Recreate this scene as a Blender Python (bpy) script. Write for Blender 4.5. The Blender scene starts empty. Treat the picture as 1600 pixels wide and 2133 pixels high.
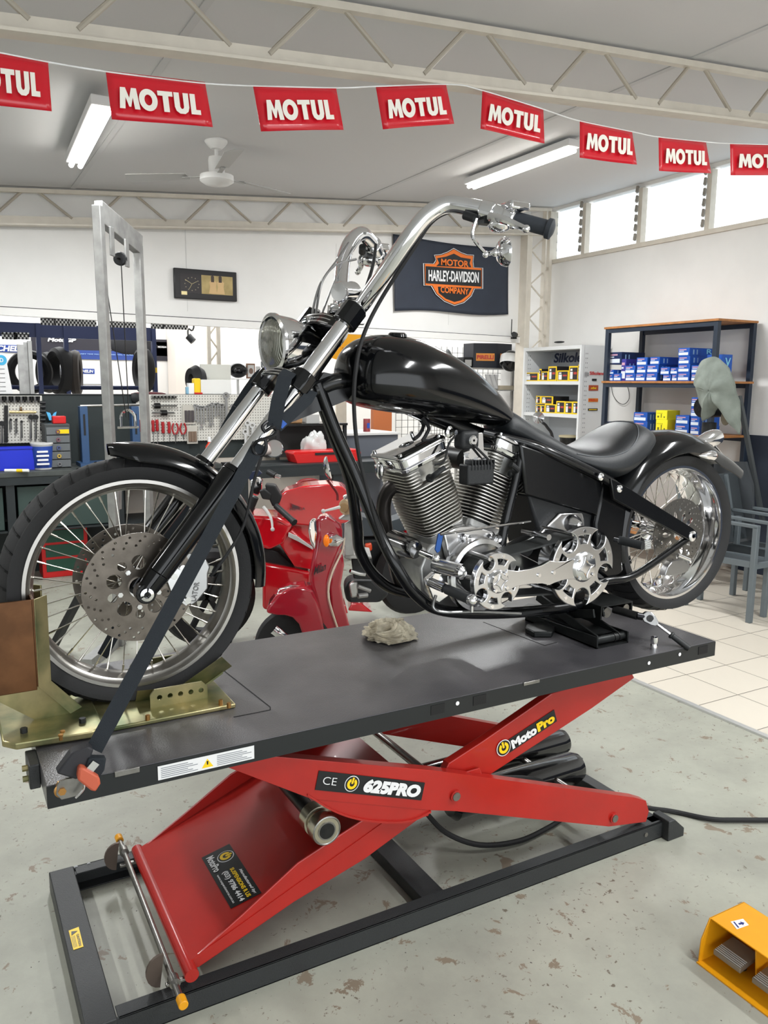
import bpy, bmesh, math, random
from math import pi, sin, cos, radians
from mathutils import Vector, Matrix
from mathutils.geometry import tessellate_polygon
random.seed(7)
scn = bpy.context.scene
col = scn.collection
# ------------------------------------------------------------------ camera
CX, CY, CZ = -0.1536, -1.7668, 1.5774
FPX, YAW, PIT, ROL = 1665.93, 0.5092, 0.158, 0.0085
fw = Vector((sin(YAW)*cos(PIT), cos(YAW)*cos(PIT), -sin(PIT)))
r0 = Vector((cos(YAW), -sin(YAW), 0)); u0 = r0.cross(fw)
rt = r0*cos(ROL)+u0*sin(ROL); up = -r0*sin(ROL)+u0*cos(ROL)
cam = bpy.data.cameras.new('camera'); camo = bpy.data.objects.new('camera', cam); col.objects.link(camo)
cam.sensor_fit = 'VERTICAL'; cam.sensor_height = 36; cam.lens = FPX/2133*36; cam.clip_start = .02
M4 = Matrix((rt, up, -fw)).transposed().to_4x4(); M4.translation = (CX, CY, CZ); camo.matrix_world = M4
scn.camera = camo
# ------------------------------------------------------------------ light
scn.view_settings.view_transform = 'Standard'
try: scn.view_settings.look = 'None'
except Exception: pass
scn.view_settings.gamma = 1; scn.view_settings.use_curve_mapping = False
scn.view_settings.exposure = 0.33
w = bpy.data.worlds.new('daylight'); scn.world = w; w.use_nodes = True
w.node_tree.nodes['Background'].inputs[0].default_value = (.93, .97, 1, 1)
w.node_tree.nodes['Background'].inputs[1].default_value = 2.3
def area(name, loc, sx, sy, power, rot=(0, 0, 0), c=(.97, .99, 1)):
    l = bpy.data.lights.new(name, 'AREA'); l.shape = 'RECTANGLE'; l.size = sx; l.size_y = sy; l.energy = power; l.color = c
    o = bpy.data.objects.new(name, l); o.location = loc; o.rotation_euler = rot; col.objects.link(o); return o
TUBE_POWER = 55
# ------------------------------------------------------------------ helpers
def at(px, py, x=None, y=None, z=None):
    """photo pixel -> world point on a real plane"""
    d = rt*((px-800)/FPX) - up*((py-1066.5)/FPX) + fw
    if x is not None: t = (x-CX)/d.x
    elif y is not None: t = (y-CY)/d.y
    else: t = (z-CZ)/d.z
    return Vector((CX, CY, CZ)) + d*t
V = Vector
def srgb(r, g, b):
    f = lambda c: (c/255/12.92 if c/255 <= .04045 else ((c/255+.055)/1.055)**2.4)
    return (f(r), f(g), f(b), 1)
mats = {}
def mat(name, rgb, rough=.5, metal=0, noise=0, nscale=30, bump=0, bscale=200, coat=0, trans=0, emit=0, rgb2=None, spec=.5, ior=1.45, alpha=1):
    if name in mats: return mats[name]
    m = bpy.data.materials.new(name); m.use_nodes = True; nt = m.node_tree; b = nt.nodes['Principled BSDF']
    c = srgb(*rgb); b.inputs['Base Color'].default_value = c
    b.inputs['Roughness'].default_value = rough; b.inputs['Metallic'].default_value = metal
    b.inputs['Specular IOR Level'].default_value = spec; b.inputs['IOR'].default_value = ior
    b.inputs['Coat Weight'].default_value = coat; b.inputs['Coat Roughness'].default_value = .04
    b.inputs['Transmission Weight'].default_value = trans; b.inputs['Alpha'].default_value = alpha
    if emit:
        b.inputs['Emission Color'].default_value = c; b.inputs['Emission Strength'].default_value = emit
    tc = None
    if noise or bump:
        tc = nt.nodes.new('ShaderNodeTexCoord')
    if noise:
        n = nt.nodes.new('ShaderNodeTexNoise'); n.inputs['Scale'].default_value = nscale; n.inputs['Detail'].default_value = 6
        nt.links.new(tc.outputs['Object'], n.inputs['Vector'])
        r = nt.nodes.new('ShaderNodeValToRGB'); c2 = srgb(*rgb2) if rgb2 else tuple(list(v*(1-noise) for v in c[:3])+[1])
        r.color_ramp.elements[0].position = .35; r.color_ramp.elements[0].color = c2
        r.color_ramp.elements[1].position = .65; r.color_ramp.elements[1].color = c
        nt.links.new(n.outputs['Fac'], r.inputs['Fac']); nt.links.new(r.outputs['Color'], b.inputs['Base Color'])
    if bump:
        n = nt.nodes.new('ShaderNodeTexNoise'); n.inputs['Scale'].default_value = bscale; n.inputs['Detail'].default_value = 3
        nt.links.new(tc.outputs['Object'], n.inputs['Vector'])
        bp = nt.nodes.new('ShaderNodeBump'); bp.inputs['Strength'].default_value = bump; bp.inputs['Distance'].default_value = .002
        nt.links.new(n.outputs['Fac'], bp.inputs['Height']); nt.links.new(bp.outputs['Normal'], b.inputs['Normal'])
    mats[name] = m; return m
origin = {}
def tag(o, label=None, cat=None, group=None, kind=None):
    if label: o['label'] = label
    if cat: o['category'] = cat
    if group: o['group'] = group
    if kind: o['kind'] = kind
    return o
def thing(name, label, cat, loc=(0, 0, 0), group=None, rotz=0):
    o = bpy.data.objects.new(name, None); o.empty_display_size = .05; col.objects.link(o); o.location = loc; o.rotation_euler.z = rotz
    origin[o] = V(loc); return tag(o, label, cat, group)
def link_mesh(name, me, parent=None, org=None):
    o = bpy.data.objects.new(name, me); col.objects.link(o)
    if parent is not None:
        o.parent = parent; origin[o] = origin[parent]
        me.transform(Matrix.Translation(-origin[parent]))
    else:
        g = V(org) if org is not None else V((0, 0, 0)); origin[o] = g
        if org is not None: me.transform(Matrix.Translation(-g)); o.location = g
    return o
def basis(d, hint=V((0, 0, 1))):
    d = d.normalized()
    if abs(d.dot(hint)) > .98: hint = V((0, 1, 0)) if abs(d.y) < .9 else V((1, 0, 0))
    a = hint.cross(d).normalized(); return a, d.cross(a).normalized()      # side, up
def spline(pts, n=8, closed=False):
    pts = [V(p) for p in pts]; out = []; N = len(pts)
    rng = range(N) if closed else range(N-1)
    for i in rng:
        if closed: p0, p1, p2, p3 = pts[i-1], pts[i], pts[(i+1) % N], pts[(i+2) % N]
        else: p0, p1, p2, p3 = pts[max(i-1, 0)], pts[i], pts[i+1], pts[min(i+2, N-1)]
        for k in range(n):
            t = k/n; out.append(.5*((2*p1)+(p2-p0)*t+(2*p0-5*p1+4*p2-p3)*t*t+(3*p1-p0-3*p2+p3)*t**3))
    if not closed: out.append(pts[-1])
    return out
class MB:
    def __init__(s): s.v = []; s.f = []; s.mi = []; s.m = 0
    def add(s, vs, fs):
        k = len(s.v); s.v += [V(v) for v in vs]; s.f += [[k+i for i in f] for f in fs]; s.mi += [s.m]*len(fs); return s
    def box(s, c, d, R=None):
        c = V(c); h = V(d)/2; vs = []
        for x in (-1, 1):
            for y in (-1, 1):
                for z in (-1, 1):
                    q = V((x*h.x, y*h.y, z*h.z)); vs.append(c+(R @ q if R is not None else q))
        return s.add(vs, [[0, 1, 3, 2], [4, 6, 7, 5], [0, 4, 5, 1], [2, 3, 7, 6], [0, 2, 6, 4], [1, 5, 7, 3]])
    def bb(s, a, b): a = V(a); b = V(b); return s.box((a+b)/2, [abs(q) for q in (b-a)])
    def bar(s, p, q, w, h, hint=V((0, 0, 1))):
        p = V(p); q = V(q); a, u = basis(q-p, hint); vs = []
        for e in (p, q):
            for i, j in ((-1, -1), (1, -1), (1, 1), (-1, 1)): vs.append(e+a*(i*w/2)+u*(j*h/2))
        return s.add(vs, [[3, 2, 1, 0], [4, 5, 6, 7], [0, 1, 5, 4], [1, 2, 6, 5], [2, 3, 7, 6], [3, 0, 4, 7]])
    def cyl(s, p, q, r, r2=None, n=20, cap=True):
        p = V(p); q = V(q); r2 = r if r2 is None else r2; a, u = basis(q-p); vs = []
        for e, R in ((p, r), (q, r2)):
            for i in range(n): t = 2*pi*i/n; vs.append(e+a*(cos(t)*R)+u*(sin(t)*R))
        fs = [[i, (i+1) % n, n+(i+1) % n, n+i] for i in range(n)]
        if cap: fs += [list(range(n))[::-1], list(range(n, 2*n))]
        return s.add(vs, fs)
    def tube(s, pts, r, n=10, smooth=6, closed=False, flat=None, hint=None):
        P = spline(pts, smooth, closed) if smooth else [V(p) for p in pts]
        N = len(P); vs = []; side = None
        for i, p in enumerate(P):
            if closed: d = P[(i+1) % N]-P[i-1]
            else: d = P[min(i+1, N-1)]-P[max(i-1, 0)]
            d.normalize()
            if side is None: side, _ = basis(d, hint or V((0, 0, 1)))
            elif hint is not None: side = basis(d, hint)[0]
            side = (side-d*side.dot(d)).normalized(); u = d.cross(side)
            R = r(i/(N-1)) if callable(r) else (r if not isinstance(r, (list, tuple)) else r[0]+(r[1]-r[0])*i/(N-1))
            for k in range(n):
                t = 2*pi*k/n+(pi/n if n == 4 else 0); vs.append(p+side*(cos(t)*R)+u*(sin(t)*R*(flat or 1)))
        fs = [[i*n+k, i*n+(k+1) % n, ((i+1) % N)*n+(k+1) % n, ((i+1) % N)*n+k] for i in range(N if closed else N-1) for k in range(n)]
        if not closed: fs += [list(range(n))[::-1], [(N-1)*n+k for k in range(n)]]
        return s.add(vs, fs)
    def lathe(s, prof, c, axis, n=32, closed=False, hint=None):
        c = V(c); ax = V(axis).normalized(); a, u = basis(ax, hint or V((0, 0, 1))); m = len(prof); vs = []
        for i in range(n):
            t = 2*pi*i/n; d = a*cos(t)+u*sin(t)
            for r, h in prof: vs.append(c+d*r+ax*h)
        fs = [[i*m+j, i*m+(j+1) % m, ((i+1) % n)*m+(j+1) % m, ((i+1) % n)*m+j] for i in range(n) for j in range(m if closed else m-1)]
        return s.add(vs, fs)
    def prism(s, poly, t):
        poly = [V(p) for p in poly]; t = V(t); n = len(poly)
        tris = tessellate_polygon([poly])
        fs = [list(q) for q in tris]+[[i+n for i in q][::-1] for q in tris]+[[i, (i+1) % n, n+(i+1) % n, n+i] for i in range(n)]
        return s.add(poly+[p+t for p in poly], fs)
    def ball(s, c, r, sc=(1, 1, 1), n=16, R=None):
        c = V(c); vs = []; m = n//2
        for j in range(1, m):
            ph = pi*j/m
            for i in range(n):
                t = 2*pi*i/n; q = V((sin(ph)*cos(t)*sc[0], sin(ph)*sin(t)*sc[1], cos(ph)*sc[2]))*r
                vs.append(c+(R @ q if R is not None else q))
        top = V((0, 0, sc[2]*r)); 
        vs += [c+(R @ top if R is not None else top), c-(R @ top if R is not None else top)]
        fs = [[j*n+i, (j+1)*n+i, (j+1)*n+(i+1) % n, j*n+(i+1) % n] for j in range(m-2) for i in range(n)]
        T = len(vs)-2; fs += [[T, i, (i+1) % n] for i in range(n)]+[[T+1, (m-2)*n+(i+1) % n, (m-2)*n+i] for i in range(n)]
        return s.add(vs, fs)
    def loft(s, rings, cap=True, closed=False):
        n = len(rings[0]); N = len(rings); vs = [V(p) for r in rings for p in r]
        fs = [[i*n+k, i*n+(k+1) % n, ((i+1) % N)*n+(k+1) % n, ((i+1) % N)*n+k] for i in range(N if closed else N-1) for k in range(n)]
        if cap and not closed: fs += [list(range(n))[::-1], [(N-1)*n+k for k in range(n)]]
        return s.add(vs, fs)
    def grid(s, fn, nu, nv):
        vs = [fn(i/nu, j/nv) for i in range(nu+1) for j in range(nv+1)]
        return s.add(vs, [[i*(nv+1)+j, (i+1)*(nv+1)+j, (i+1)*(nv+1)+j+1, i*(nv+1)+j+1] for i in range(nu) for j in range(nv)])
    def build(s, name, m, parent=None, bevel=0, smooth=35, org=None, solid=0, sub=0, seg=2):
        me = bpy.data.meshes.new(name); me.from_pydata([tuple(v) for v in s.v], [], s.f)
        for k in (m if isinstance(m, (list, tuple)) else [m]): me.materials.append(k)
        me.polygons.foreach_set('material_index', s.mi)
        bm = bmesh.new(); bm.from_mesh(me); bmesh.ops.recalc_face_normals(bm, faces=bm.faces)
        bm.to_mesh(me); bm.free(); me.update()
        if smooth:
            me.polygons.foreach_set('use_smooth', [True]*len(me.polygons)); me.set_sharp_from_angle(angle=radians(smooth))
        if org is None and parent is None and s.v:
            lo = [min(v[i] for v in s.v) for i in range(3)]; hi = [max(v[i] for v in s.v) for i in range(3)]
            org = ((lo[0]+hi[0])/2, (lo[1]+hi[1])/2, lo[2])
        o = link_mesh(name, me, parent, org)
        if solid: q = o.modifiers.new('t', 'SOLIDIFY'); q.thickness = solid; q.offset = 0
        if bevel: q = o.modifiers.new('b', 'BEVEL'); q.width = bevel; q.segments = seg; q.limit_method = 'ANGLE'; q.angle_limit = radians(40)
        if sub: q = o.modifiers.new('s', 'SUBSURF'); q.levels = sub; q.render_levels = sub
        return o
def copy_tree(o, parent=None):
    c = o.copy(); col.objects.link(c); origin[c] = origin.get(o, V((0, 0, 0)))
    if parent: c.parent = parent
    for ch in list(o.children): copy_tree(ch, c)
    return c
def curve_mesh(name, loops, depth, m, O, U, W, parent=None, bevel=0):
    """2-D loops (with holes) filled and extruded; O origin, U and W the in-plane axes, depth along U x W"""
    cu = bpy.data.curves.new('tmp', 'CURVE'); cu.dimensions = '2D'; cu.fill_mode = 'BOTH'; cu.extrude = depth/2; cu.bevel_depth = bevel; cu.bevel_resolution = 1
    for lp in loops:
        sp = cu.splines.new('POLY'); sp.points.add(len(lp)-1); sp.use_cyclic_u = True
        for i, (a, b) in enumerate(lp): sp.points[i].co = (a, b, 0, 1)
    ob = bpy.data.objects.new('tmp', cu); col.objects.link(ob); dg = bpy.context.evaluated_depsgraph_get(); dg.update()
    me = bpy.data.meshes.new_from_object(ob.evaluated_get(dg)); bpy.data.objects.remove(ob); bpy.data.curves.remove(cu)
    U = V(U); W = V(W); N = U.cross(W).normalized(); O = V(O)
    for v in me.vertices: v.co = O+U*v.co.x+W*v.co.y+N*v.co.z
    me.materials.clear(); me.materials.append(m); me.name = name
    me.polygons.foreach_set('use_smooth', [False]*len(me.polygons))
    return link_mesh(name, me, parent)
def text(s, m, O, U, W, parent, off=.012, lift=.0015, shear=0, name='lettering', fit=True, size=1):
    """lettering fitted to the parallelogram O, O+U, O+W"""
    cu = bpy.data.curves.new('tmp', 'FONT'); cu.body = s; cu.offset = off; cu.shear = shear; cu.size = 1; cu.extrude = 0; cu.resolution_u = 4
    cu.space_line = .9
    ob = bpy.data.objects.new('tmp', cu); col.objects.link(ob); dg = bpy.context.evaluated_depsgraph_get(); dg.update()
    me = bpy.data.meshes.new_from_object(ob.evaluated_get(dg)); bpy.data.objects.remove(ob); bpy.data.curves.remove(cu)
    xs = [v.co.x for v in me.vertices]; ys = [v.co.y for v in me.vertices]
    x0, x1, y0, y1 = min(xs), max(xs), min(ys), max(ys)
    O = V(O); U = V(U); W = V(W); N = U.cross(W).normalized()
    for v in me.vertices: v.co = O+U*((v.co.x-x0)/(x1-x0))+W*((v.co.y-y0)/(y1-y0))+N*lift
    me.materials.clear(); me.materials.append(m); me.name = name
    me.polygons.foreach_set('use_smooth', [False]*len(me.polygons))
    return link_mesh(name, me, parent)
def disc_pts(r, n=24, cx=0, cy=0, a0=0): return [(cx+r*cos(a0+2*pi*i/n), cy+r*sin(a0+2*pi*i/n)) for i in range(n)]
def patch(name, O, U, W, m, parent, lift=.001, th=.0008):
    O = V(O); U = V(U); W = V(W); N = U.cross(W).normalized(); O = O+N*lift
    return MB().prism([O, O+U, O+U+W, O+W], N*th).build(name, m, parent, smooth=0)
# ------------------------------------------------------------------ materials
WALL = mat('wall_white', (226, 225, 222), .7, noise=.05, nscale=3)
ROD = mat('web_rod_paint', (172, 164, 150), .5)
CREAM = mat('cream_steel', (210, 203, 190), .5, noise=.08, nscale=12)
CEIL = mat('ceiling_paint', (200, 200, 200), .8)
BLACKP = mat('black_paint', (8, 9, 11), .12, spec=.5)
BLACKF = mat('black_frame', (11, 12, 14), .2, spec=.5)
BLACKM = mat('black_matte', (24, 26, 28), .55, bump=.3)
BPOWD = mat('black_powder', (42, 44, 45), .42, bump=.5, bscale=400)
RUB = mat('rubber', (26, 26, 27), .72, bump=.2)
CHROME = mat('chrome', (232, 232, 234), .07, 1)
ALU = mat('polished_aluminium', (205, 205, 206), .2, 1)
CAST = mat('cast_aluminium', (190, 190, 188), .42, 1, noise=.15, nscale=40)
STEEL = mat('brushed_steel', (150, 148, 144), .32, 1, noise=.2, nscale=60)
DSTEEL = mat('dark_steel', (52, 52, 52), .4, .8, noise=.3, nscale=40)
RED = mat('red_powder', (168, 28, 20), .34, noise=.12, nscale=8, coat=.3)
CHRED = mat('glossy_red', (205, 18, 32), .15, coat=1)
YELP = mat('yellow_paint', (222, 152, 18), .35, noise=.05, nscale=15)
ZINC = mat('gold_zinc', (168, 156, 114), .3, .75, noise=.5, nscale=9, rgb2=(98, 108, 74))
ZINCR = mat('rusty_zinc', (112, 76, 48), .35, .7, noise=.4, nscale=12)
WHITE = mat('white', (235, 235, 235), .5)
WSTK = mat('white_sticker', (225, 225, 225), .4)
BLK = mat('black_sticker', (22, 24, 26), .35)
YEL = mat('yellow_sticker', (240, 200, 20), .4)
GALV = mat('galvanised', (168, 168, 166), .42, .6, noise=.25, nscale=14)
LEATH = mat('black_leather', (26, 29, 32), .38, bump=.35, bscale=500)
AMBER = mat('amber_lens', (255, 130, 20), .15, emit=.1)
WOOD = mat('plywood', (176, 118, 66), .6, noise=.3, nscale=20)
NAVY = mat('navy_steel', (30, 42, 72), .45)
GREY = mat('grey_plastic', (96, 100, 102), .5)
REDP = mat('red_plastic', (200, 30, 30), .35)
BLUE = mat('blue_card', (28, 84, 176), .5, noise=.1, nscale=30)
FABRIC = mat('strap_webbing', (28, 34, 40), .8, bump=.6, bscale=700)
GLASS = mat('lens_glass', (240, 245, 245), .03, trans=1, ior=1.3)
LITG = mat('light_grey', (200, 200, 198), .45)
# ================================================================== ROOM
def floor_mat():
    m = bpy.data.materials.new('painted_concrete'); m.use_nodes = True; nt = m.node_tree; b = nt.nodes['Principled BSDF']; N = nt.nodes.new; L = nt.links.new
    tc = N('ShaderNodeTexCoord')
    def noise(sc, det=6, rough=.6, dist=0):
        n = N('ShaderNodeTexNoise'); n.inputs['Scale'].default_value = sc; n.inputs['Detail'].default_value = det; n.inputs['Roughness'].default_value = rough; n.inputs['Distortion'].default_value = dist
        L(tc.outputs['Object'], n.inputs['Vector']); return n
    def ramp(n, a, b_, ca=(0, 0, 0, 1), cb=(1, 1, 1, 1)):
        r = N('ShaderNodeValToRGB'); r.color_ramp.elements[0].position = a; r.color_ramp.elements[0].color = ca; r.color_ramp.elements[1].position = b_; r.color_ramp.elements[1].color = cb
        L(n.outputs['Fac'], r.inputs['Fac']); return r
    base = ramp(noise(2.2, 8, .65), .3, .7, srgb(140, 140, 130), srgb(166, 167, 154))
    def mix(a, fac, c):
        x = N('ShaderNodeMix'); x.data_type = 'RGBA'; L(fac.outputs[0], x.inputs[0]); L(a, x.inputs[6]); x.inputs[7].default_value = c; return x.outputs[2]
    c1 = mix(base.outputs[0], ramp(noise(9, 6, .7, .6), .61, .63), srgb(126, 114, 98))
    zone = ramp(noise(1.1, 3), .45, .6)
    sp = ramp(noise(42, 4, .6, .4), .64, .66)
    mu = N('ShaderNodeMath'); mu.operation = 'MULTIPLY'; L(sp.outputs[0], mu.inputs[0]); L(zone.outputs[0], mu.inputs[1])
    c2 = mix(c1, mu, srgb(104, 96, 84))
    c3 = mix(c2, ramp(noise(75, 2, .5), .735, .745), srgb(66, 62, 56))
    c4 = mix(c3, ramp(noise(14, 8, .75, 1.5), .645, .66), srgb(106, 101, 88))
    L(c4, b.inputs['Base Color']); b.inputs['Roughness'].default_value = .5
    bp = N('ShaderNodeBump'); bp.inputs['Strength'].default_value = .15; bp.inputs['Distance'].default_value = .004
    L(noise(30).outputs['Fac'], bp.inputs['Height']); L(bp.outputs['Normal'], b.inputs['Normal'])
    return m
def tile_mat():
    m = bpy.data.materials.new('cream_floor_tiles'); m.use_nodes = True; nt = m.node_tree; b = nt.nodes['Principled BSDF']
    tc = nt.nodes.new('ShaderNodeTexCoord'); mp = nt.nodes.new('ShaderNodeMapping'); br = nt.nodes.new('ShaderNodeTexBrick')
    br.offset = 0; br.inputs['Scale'].default_value = 1; br.inputs['Brick Width'].default_value = .33; br.inputs['Row Height'].default_value = .33
    br.inputs['Mortar Size'].default_value = .003; br.inputs['Color1'].default_value = srgb(214, 206, 192); br.inputs['Color2'].default_value = srgb(205, 197, 183); br.inputs['Mortar'].default_value = srgb(120, 114, 104)
    mp.inputs['Location'].default_value = (-3.06, -.79, 0)
    nt.links.new(tc.outputs['Object'], mp.inputs['Vector']); nt.links.new(mp.outputs[0], br.inputs['Vector']); nt.links.new(br.outputs['Color'], b.inputs['Base Color'])
    b.inputs['Roughness'].default_value = .35; return m
def st(o): o['kind'] = 'structure'; return o
XR, YB = 5.92, 5.4
Z0 = (0, 0, 0)
def ceilz(x): return 3.03+.08*x
st(MB().bb((-4, -4.5, -.05), (3.06, YB, 0)).build('floor', floor_mat(), org=Z0, smooth=0))
st(MB().bb((3.06, -4.5, -.05), (XR+.1, YB, 0)).build('floor', tile_mat(), org=Z0, smooth=0))
st(MB().bb((-4, YB, -.05), (XR+.1, 11.1, 0)).build('floor', mat('showroom_floor', (190, 186, 178), .4), org=Z0, smooth=0))
st(MB().bar((3.06, -4.5, .004), (3.06, YB, .004), .03, .012).build('trim_1', mat('edge_strip', (200, 200, 198), .35, .5), org=Z0))
c = MB(); c.prism([(-4, -4.5, ceilz(-4)), (XR+.1, -4.5, ceilz(XR+.1)), (XR+.1, 11.1, ceilz(XR+.1)), (-4, 11.1, ceilz(-4))], (0, 0, .05)); st(c.build('ceiling', CEIL, org=Z0, smooth=0))
# joint strips of the ceiling panels, running back
for k, x in enumerate((-1.65, .925, 3.5)):
    st(MB().bar((x, -4.4, ceilz(x)-.004), (x, YB-.1, ceilz(x)-.004), .035, .006).build('trim_%d' % (k+2), mat('joint_strip', (192, 192, 192), .7), org=Z0))
st(MB().bb((-4, YB, 2.10), (XR-.28, YB+.06, 3.6)).build('wall_back', WALL, org=Z0, smooth=0))
st(MB().bb((-4, YB, -.05), (1.25, YB+.06, .9)).build('wall_back', mat('dark_green_wall', (36, 44, 44), .6), org=Z0, smooth=0))

st(MB().bb((1.25, YB, -.05), (3.15, YB+.06, .9)).build('wall_back', mat('low_wall', (190, 182, 172), .6), org=Z0, smooth=0))
st(MB().bar((-4, YB-.015, 2.168), (5.6, YB-.015, 2.072), .06, .062).build('trim_6', mat('white_beam', (222, 221, 218), .5), org=Z0))
st(MB().bar((-4, YB-.03, 2.203), (5.6, YB-.03, 2.105), .008, .008).build('trim_7', mat('gap', (40, 40, 40), .5), org=Z0))
for x in (1.85, 3.3, 4.6):
    st(MB().bb((x-.002, YB-.003, 2.2), (x+.002, YB, 2.9)).build('trim_8', mat('joint', (205, 205, 203), .6), org=Z0))
# right wall with louvre windows
wb = 2.92
wl = MB(); wl.bb((XR, -4.5, -.05), (XR+.1, 11.1, wb)); wl.bb((XR, -4.5, 3.47), (XR+.1, 11.1, 3.7)); wl.bb((XR, 5.40, wb), (XR+.1, 11.1, 3.47)); wl.bb((XR, -4.5, wb), (XR+.1, .5, 3.47))
st(wl.build('wall_right', WALL, org=Z0, smooth=0))
st(MB().bb((XR-.012, -4.5, 0), (XR, 2.72, 1.18)).build('trim_9', mat('navy_wainscot', (38, 46, 60), .55), org=Z0, smooth=0))
st(MB().bar((XR-.01, .5, wb+.01), (XR-.01, 5.4, wb+.01), .03, .04).build('trim_10', CREAM, org=Z0))
LOUV = mat('louvre_glass', (225, 232, 236), .25, trans=.85, ior=1.1)
LATCH = mat('louvre_channel', (150, 145, 135), .5, .3)
ys = [5.36, 4.843, 4.074, 3.283, 2.45, 1.6, .8]
for k in range(6):
    y1, y0 = ys[k], ys[k+1]
    fr = MB(); fr.bb((XR-.02, y0-.02, wb), (XR+.05, y0+.03, 3.46))
    if k == 0: fr.bb((XR-.02, y1-.03, wb), (XR+.05, y1+.02, 3.46))
    wo = st(fr.build('window_%d' % (k+1), CREAM, org=(XR, (y0+y1)/2, wb)))
    lv = MB()
    for j in range(6):
        z = wb+.05+j*.088; lv.bar((XR+.06, y0+.03, z+.035), (XR+.06, y1-.03, z+.035), .006, .1, hint=V((.45, 0, 1)))
    lv.build('glass_louvres', LOUV, wo)
    ch = MB()
    for j in range(6):
        z = wb+.06+j*.088; ch.bar((XR-.035, y0+.04, z), (XR-.02, y0+.045, z+.06), .02, .03)
    ch.build('louvre_latches', LATCH, wo)
# remaining shell: left wall, front wall with an open roller door
st(MB().bb((-4.1, -4.5, -.05), (-4, 11.1, 3.7)).build('wall_left', mat('wall_left_paint', (190, 190, 188), .7), org=Z0, smooth=0))
fwl = MB(); fwl.bb((-4, -4.6, -.05), (-3.2, -4.5, 3.7)); fwl.bb((4.2, -4.6, -.05), (XR, -4.5, 3.7)); fwl.bb((-3.2, -4.6, 2.75), (4.2, -4.5, 3.7))
st(fwl.build('wall_front', WALL, org=Z0, smooth=0))
st(MB().bb((-4, 8.6, -.05), (XR, 8.7, 3.9)).build('wall_back', mat('showroom_wall', (228, 226, 222), .7), org=Z0, smooth=0))
st(MB().bb((XR-.012, 5.46, 0), (XR, 7.4, 3.4)).build('trim_11', WALL, org=Z0, smooth=0))
# steel column, truss column at the corner
sc = thing('steel_column', 'cream steel column rising to the truss at the right end of the wall beam', 'column', (5.58, 5.36, 0))
MB().bb((5.53, 5.3, 0), (5.60, 5.42, 3.2)).build('web', CREAM, sc, bevel=.003)
MB().bb((5.515, 5.28, 0), (5.535, 5.43, 3.2)).build('flange', CREAM, sc)
tc_ = thing('lattice_column', 'cream open lattice column in the corner behind the shelving', 'column', (5.8, 5.36, 0))
MB().bb((5.84, 5.3, 1.9), (5.88, 5.36, 3.45)).build('chord', CREAM, tc_)
MB().bb((5.78, 5.3, 1.9), (5.8, 5.36, 3.45)).build('chord', CREAM, tc_)
zz = MB(); 
for k in range(4): zz.cyl((5.62, 5.34, 1.95+k*.36), (5.84, 5.34, 2.13+k*.36), .009, n=8); zz.cyl((5.84, 5.34, 2.13+k*.36), (5.62, 5.34, 2.31+k*.36), .009, n=8)
zz.build('lacing', CREAM, tc_)
# roof trusses
def truss(Y, label, zoff=0, xs=-4, xe=5.85, ph=0, p=.3625):
    t = thing('roof_truss', label, 'roof truss', (0, Y, 3), 'roof trusses')
    zb = lambda x: 2.775+.079*x+zoff
    zt = lambda x: ceilz(x)-.03
    o = MB(); o.bar((xs, Y+.03, zb(xs)), (xe, Y+.03, zb(xe)), .008, .075); o.bar((xs, Y, zb(xs)-.035), (xe, Y, zb(xe)-.035), .08, .012)
    o.build('bottom_chord', CREAM, t)
    o = MB(); o.bar((xs, Y+.02, zt(xs)), (xe, Y+.02, zt(xe)), .04, .03); o.build('top_chord', CREAM, t)
    x = xs+ph
    k = 0
    while x < xe-p:
        MB().cyl((x+.08, Y+.03, zb(x)+.02), (x+p-.055, Y+.03, zt(x+p)), .011, n=8).build('web_rod', ROD, t); MB().cyl((x+p+.055, Y+.03, zt(x+p)), (x+2*p-.08, Y+.03, zb(x+2*p)+.02), .011, n=8).build('web_rod', ROD, t)
        x += 2*p
    return t
truss(1.44, 'near cream lattice truss crossing under the ceiling above the chopper', ph=.68)
truss(5.3, 'far cream lattice truss running along the top of the back wall', ph=.465, p=.3775)
# fluorescent battens (the lamps carry the light they give)
def batten(p, q, label):
    p = V(p); q = V(q); t = thing('fluorescent_batten', label, 'ceiling light', (p+q)/2, 'fluorescent battens')
    d = (q-p).normalized()
    MB().bar(p-d*.03, q+d*.03, .12, .05).build('housing', mat('batten_white', (225, 225, 225), .5), t, bevel=.006)
    e = MB(); n = V((0, 0, -.045))
    for s in (-1, 1): e.cyl(p+n+V((s*.028, 0, 0)), q+n+V((s*.028, 0, 0)), .016, n=10)
    e.build('tubes', mat('lit_tube', (255, 252, 245), .5, emit=14), t)
    m = (p+q)/2; L = (q-p).length; a = math.atan2(d.y, d.x)
    area('tube_light', m+V((0, 0, -.075)), L, .14, TUBE_POWER, (0, 0, a))
    return t
batten(at(213, 212, z=3.0), at(157, 330, z=3.02), 'blazing fluorescent batten above the left hoist, by the second flag')
batten(at(1192, 299, z=3.30), at(982, 378, z=3.30), 'fluorescent batten on the ceiling right of the fan')
batten((-1.8, 1.0, 2.83), (-1.8, 2.4, 2.83), 'added fluorescent batten over the left of the bay, out of frame')  # extra lamp outside the view, added to light the left of the bay
batten((2.2, -2.6, 3.15), (2.2, -1.2, 3.15), 'added unseen fluorescent batten behind the photographer, above the bay mouth')  # invented lamp behind the camera, lights the bay from the front
batten((3.6, -1.6, 3.26), (3.6, -.2, 3.26), 'added fluorescent batten over the tiled side, out of frame')  # unseen lamp put in to brighten the tiled side
area('showroom_light', (1.5, 8.2, 3.0), 4, 3, 170)
area('showroom_light', (4.5, 7.5, 3.2), 2, 2, 60)
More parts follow.
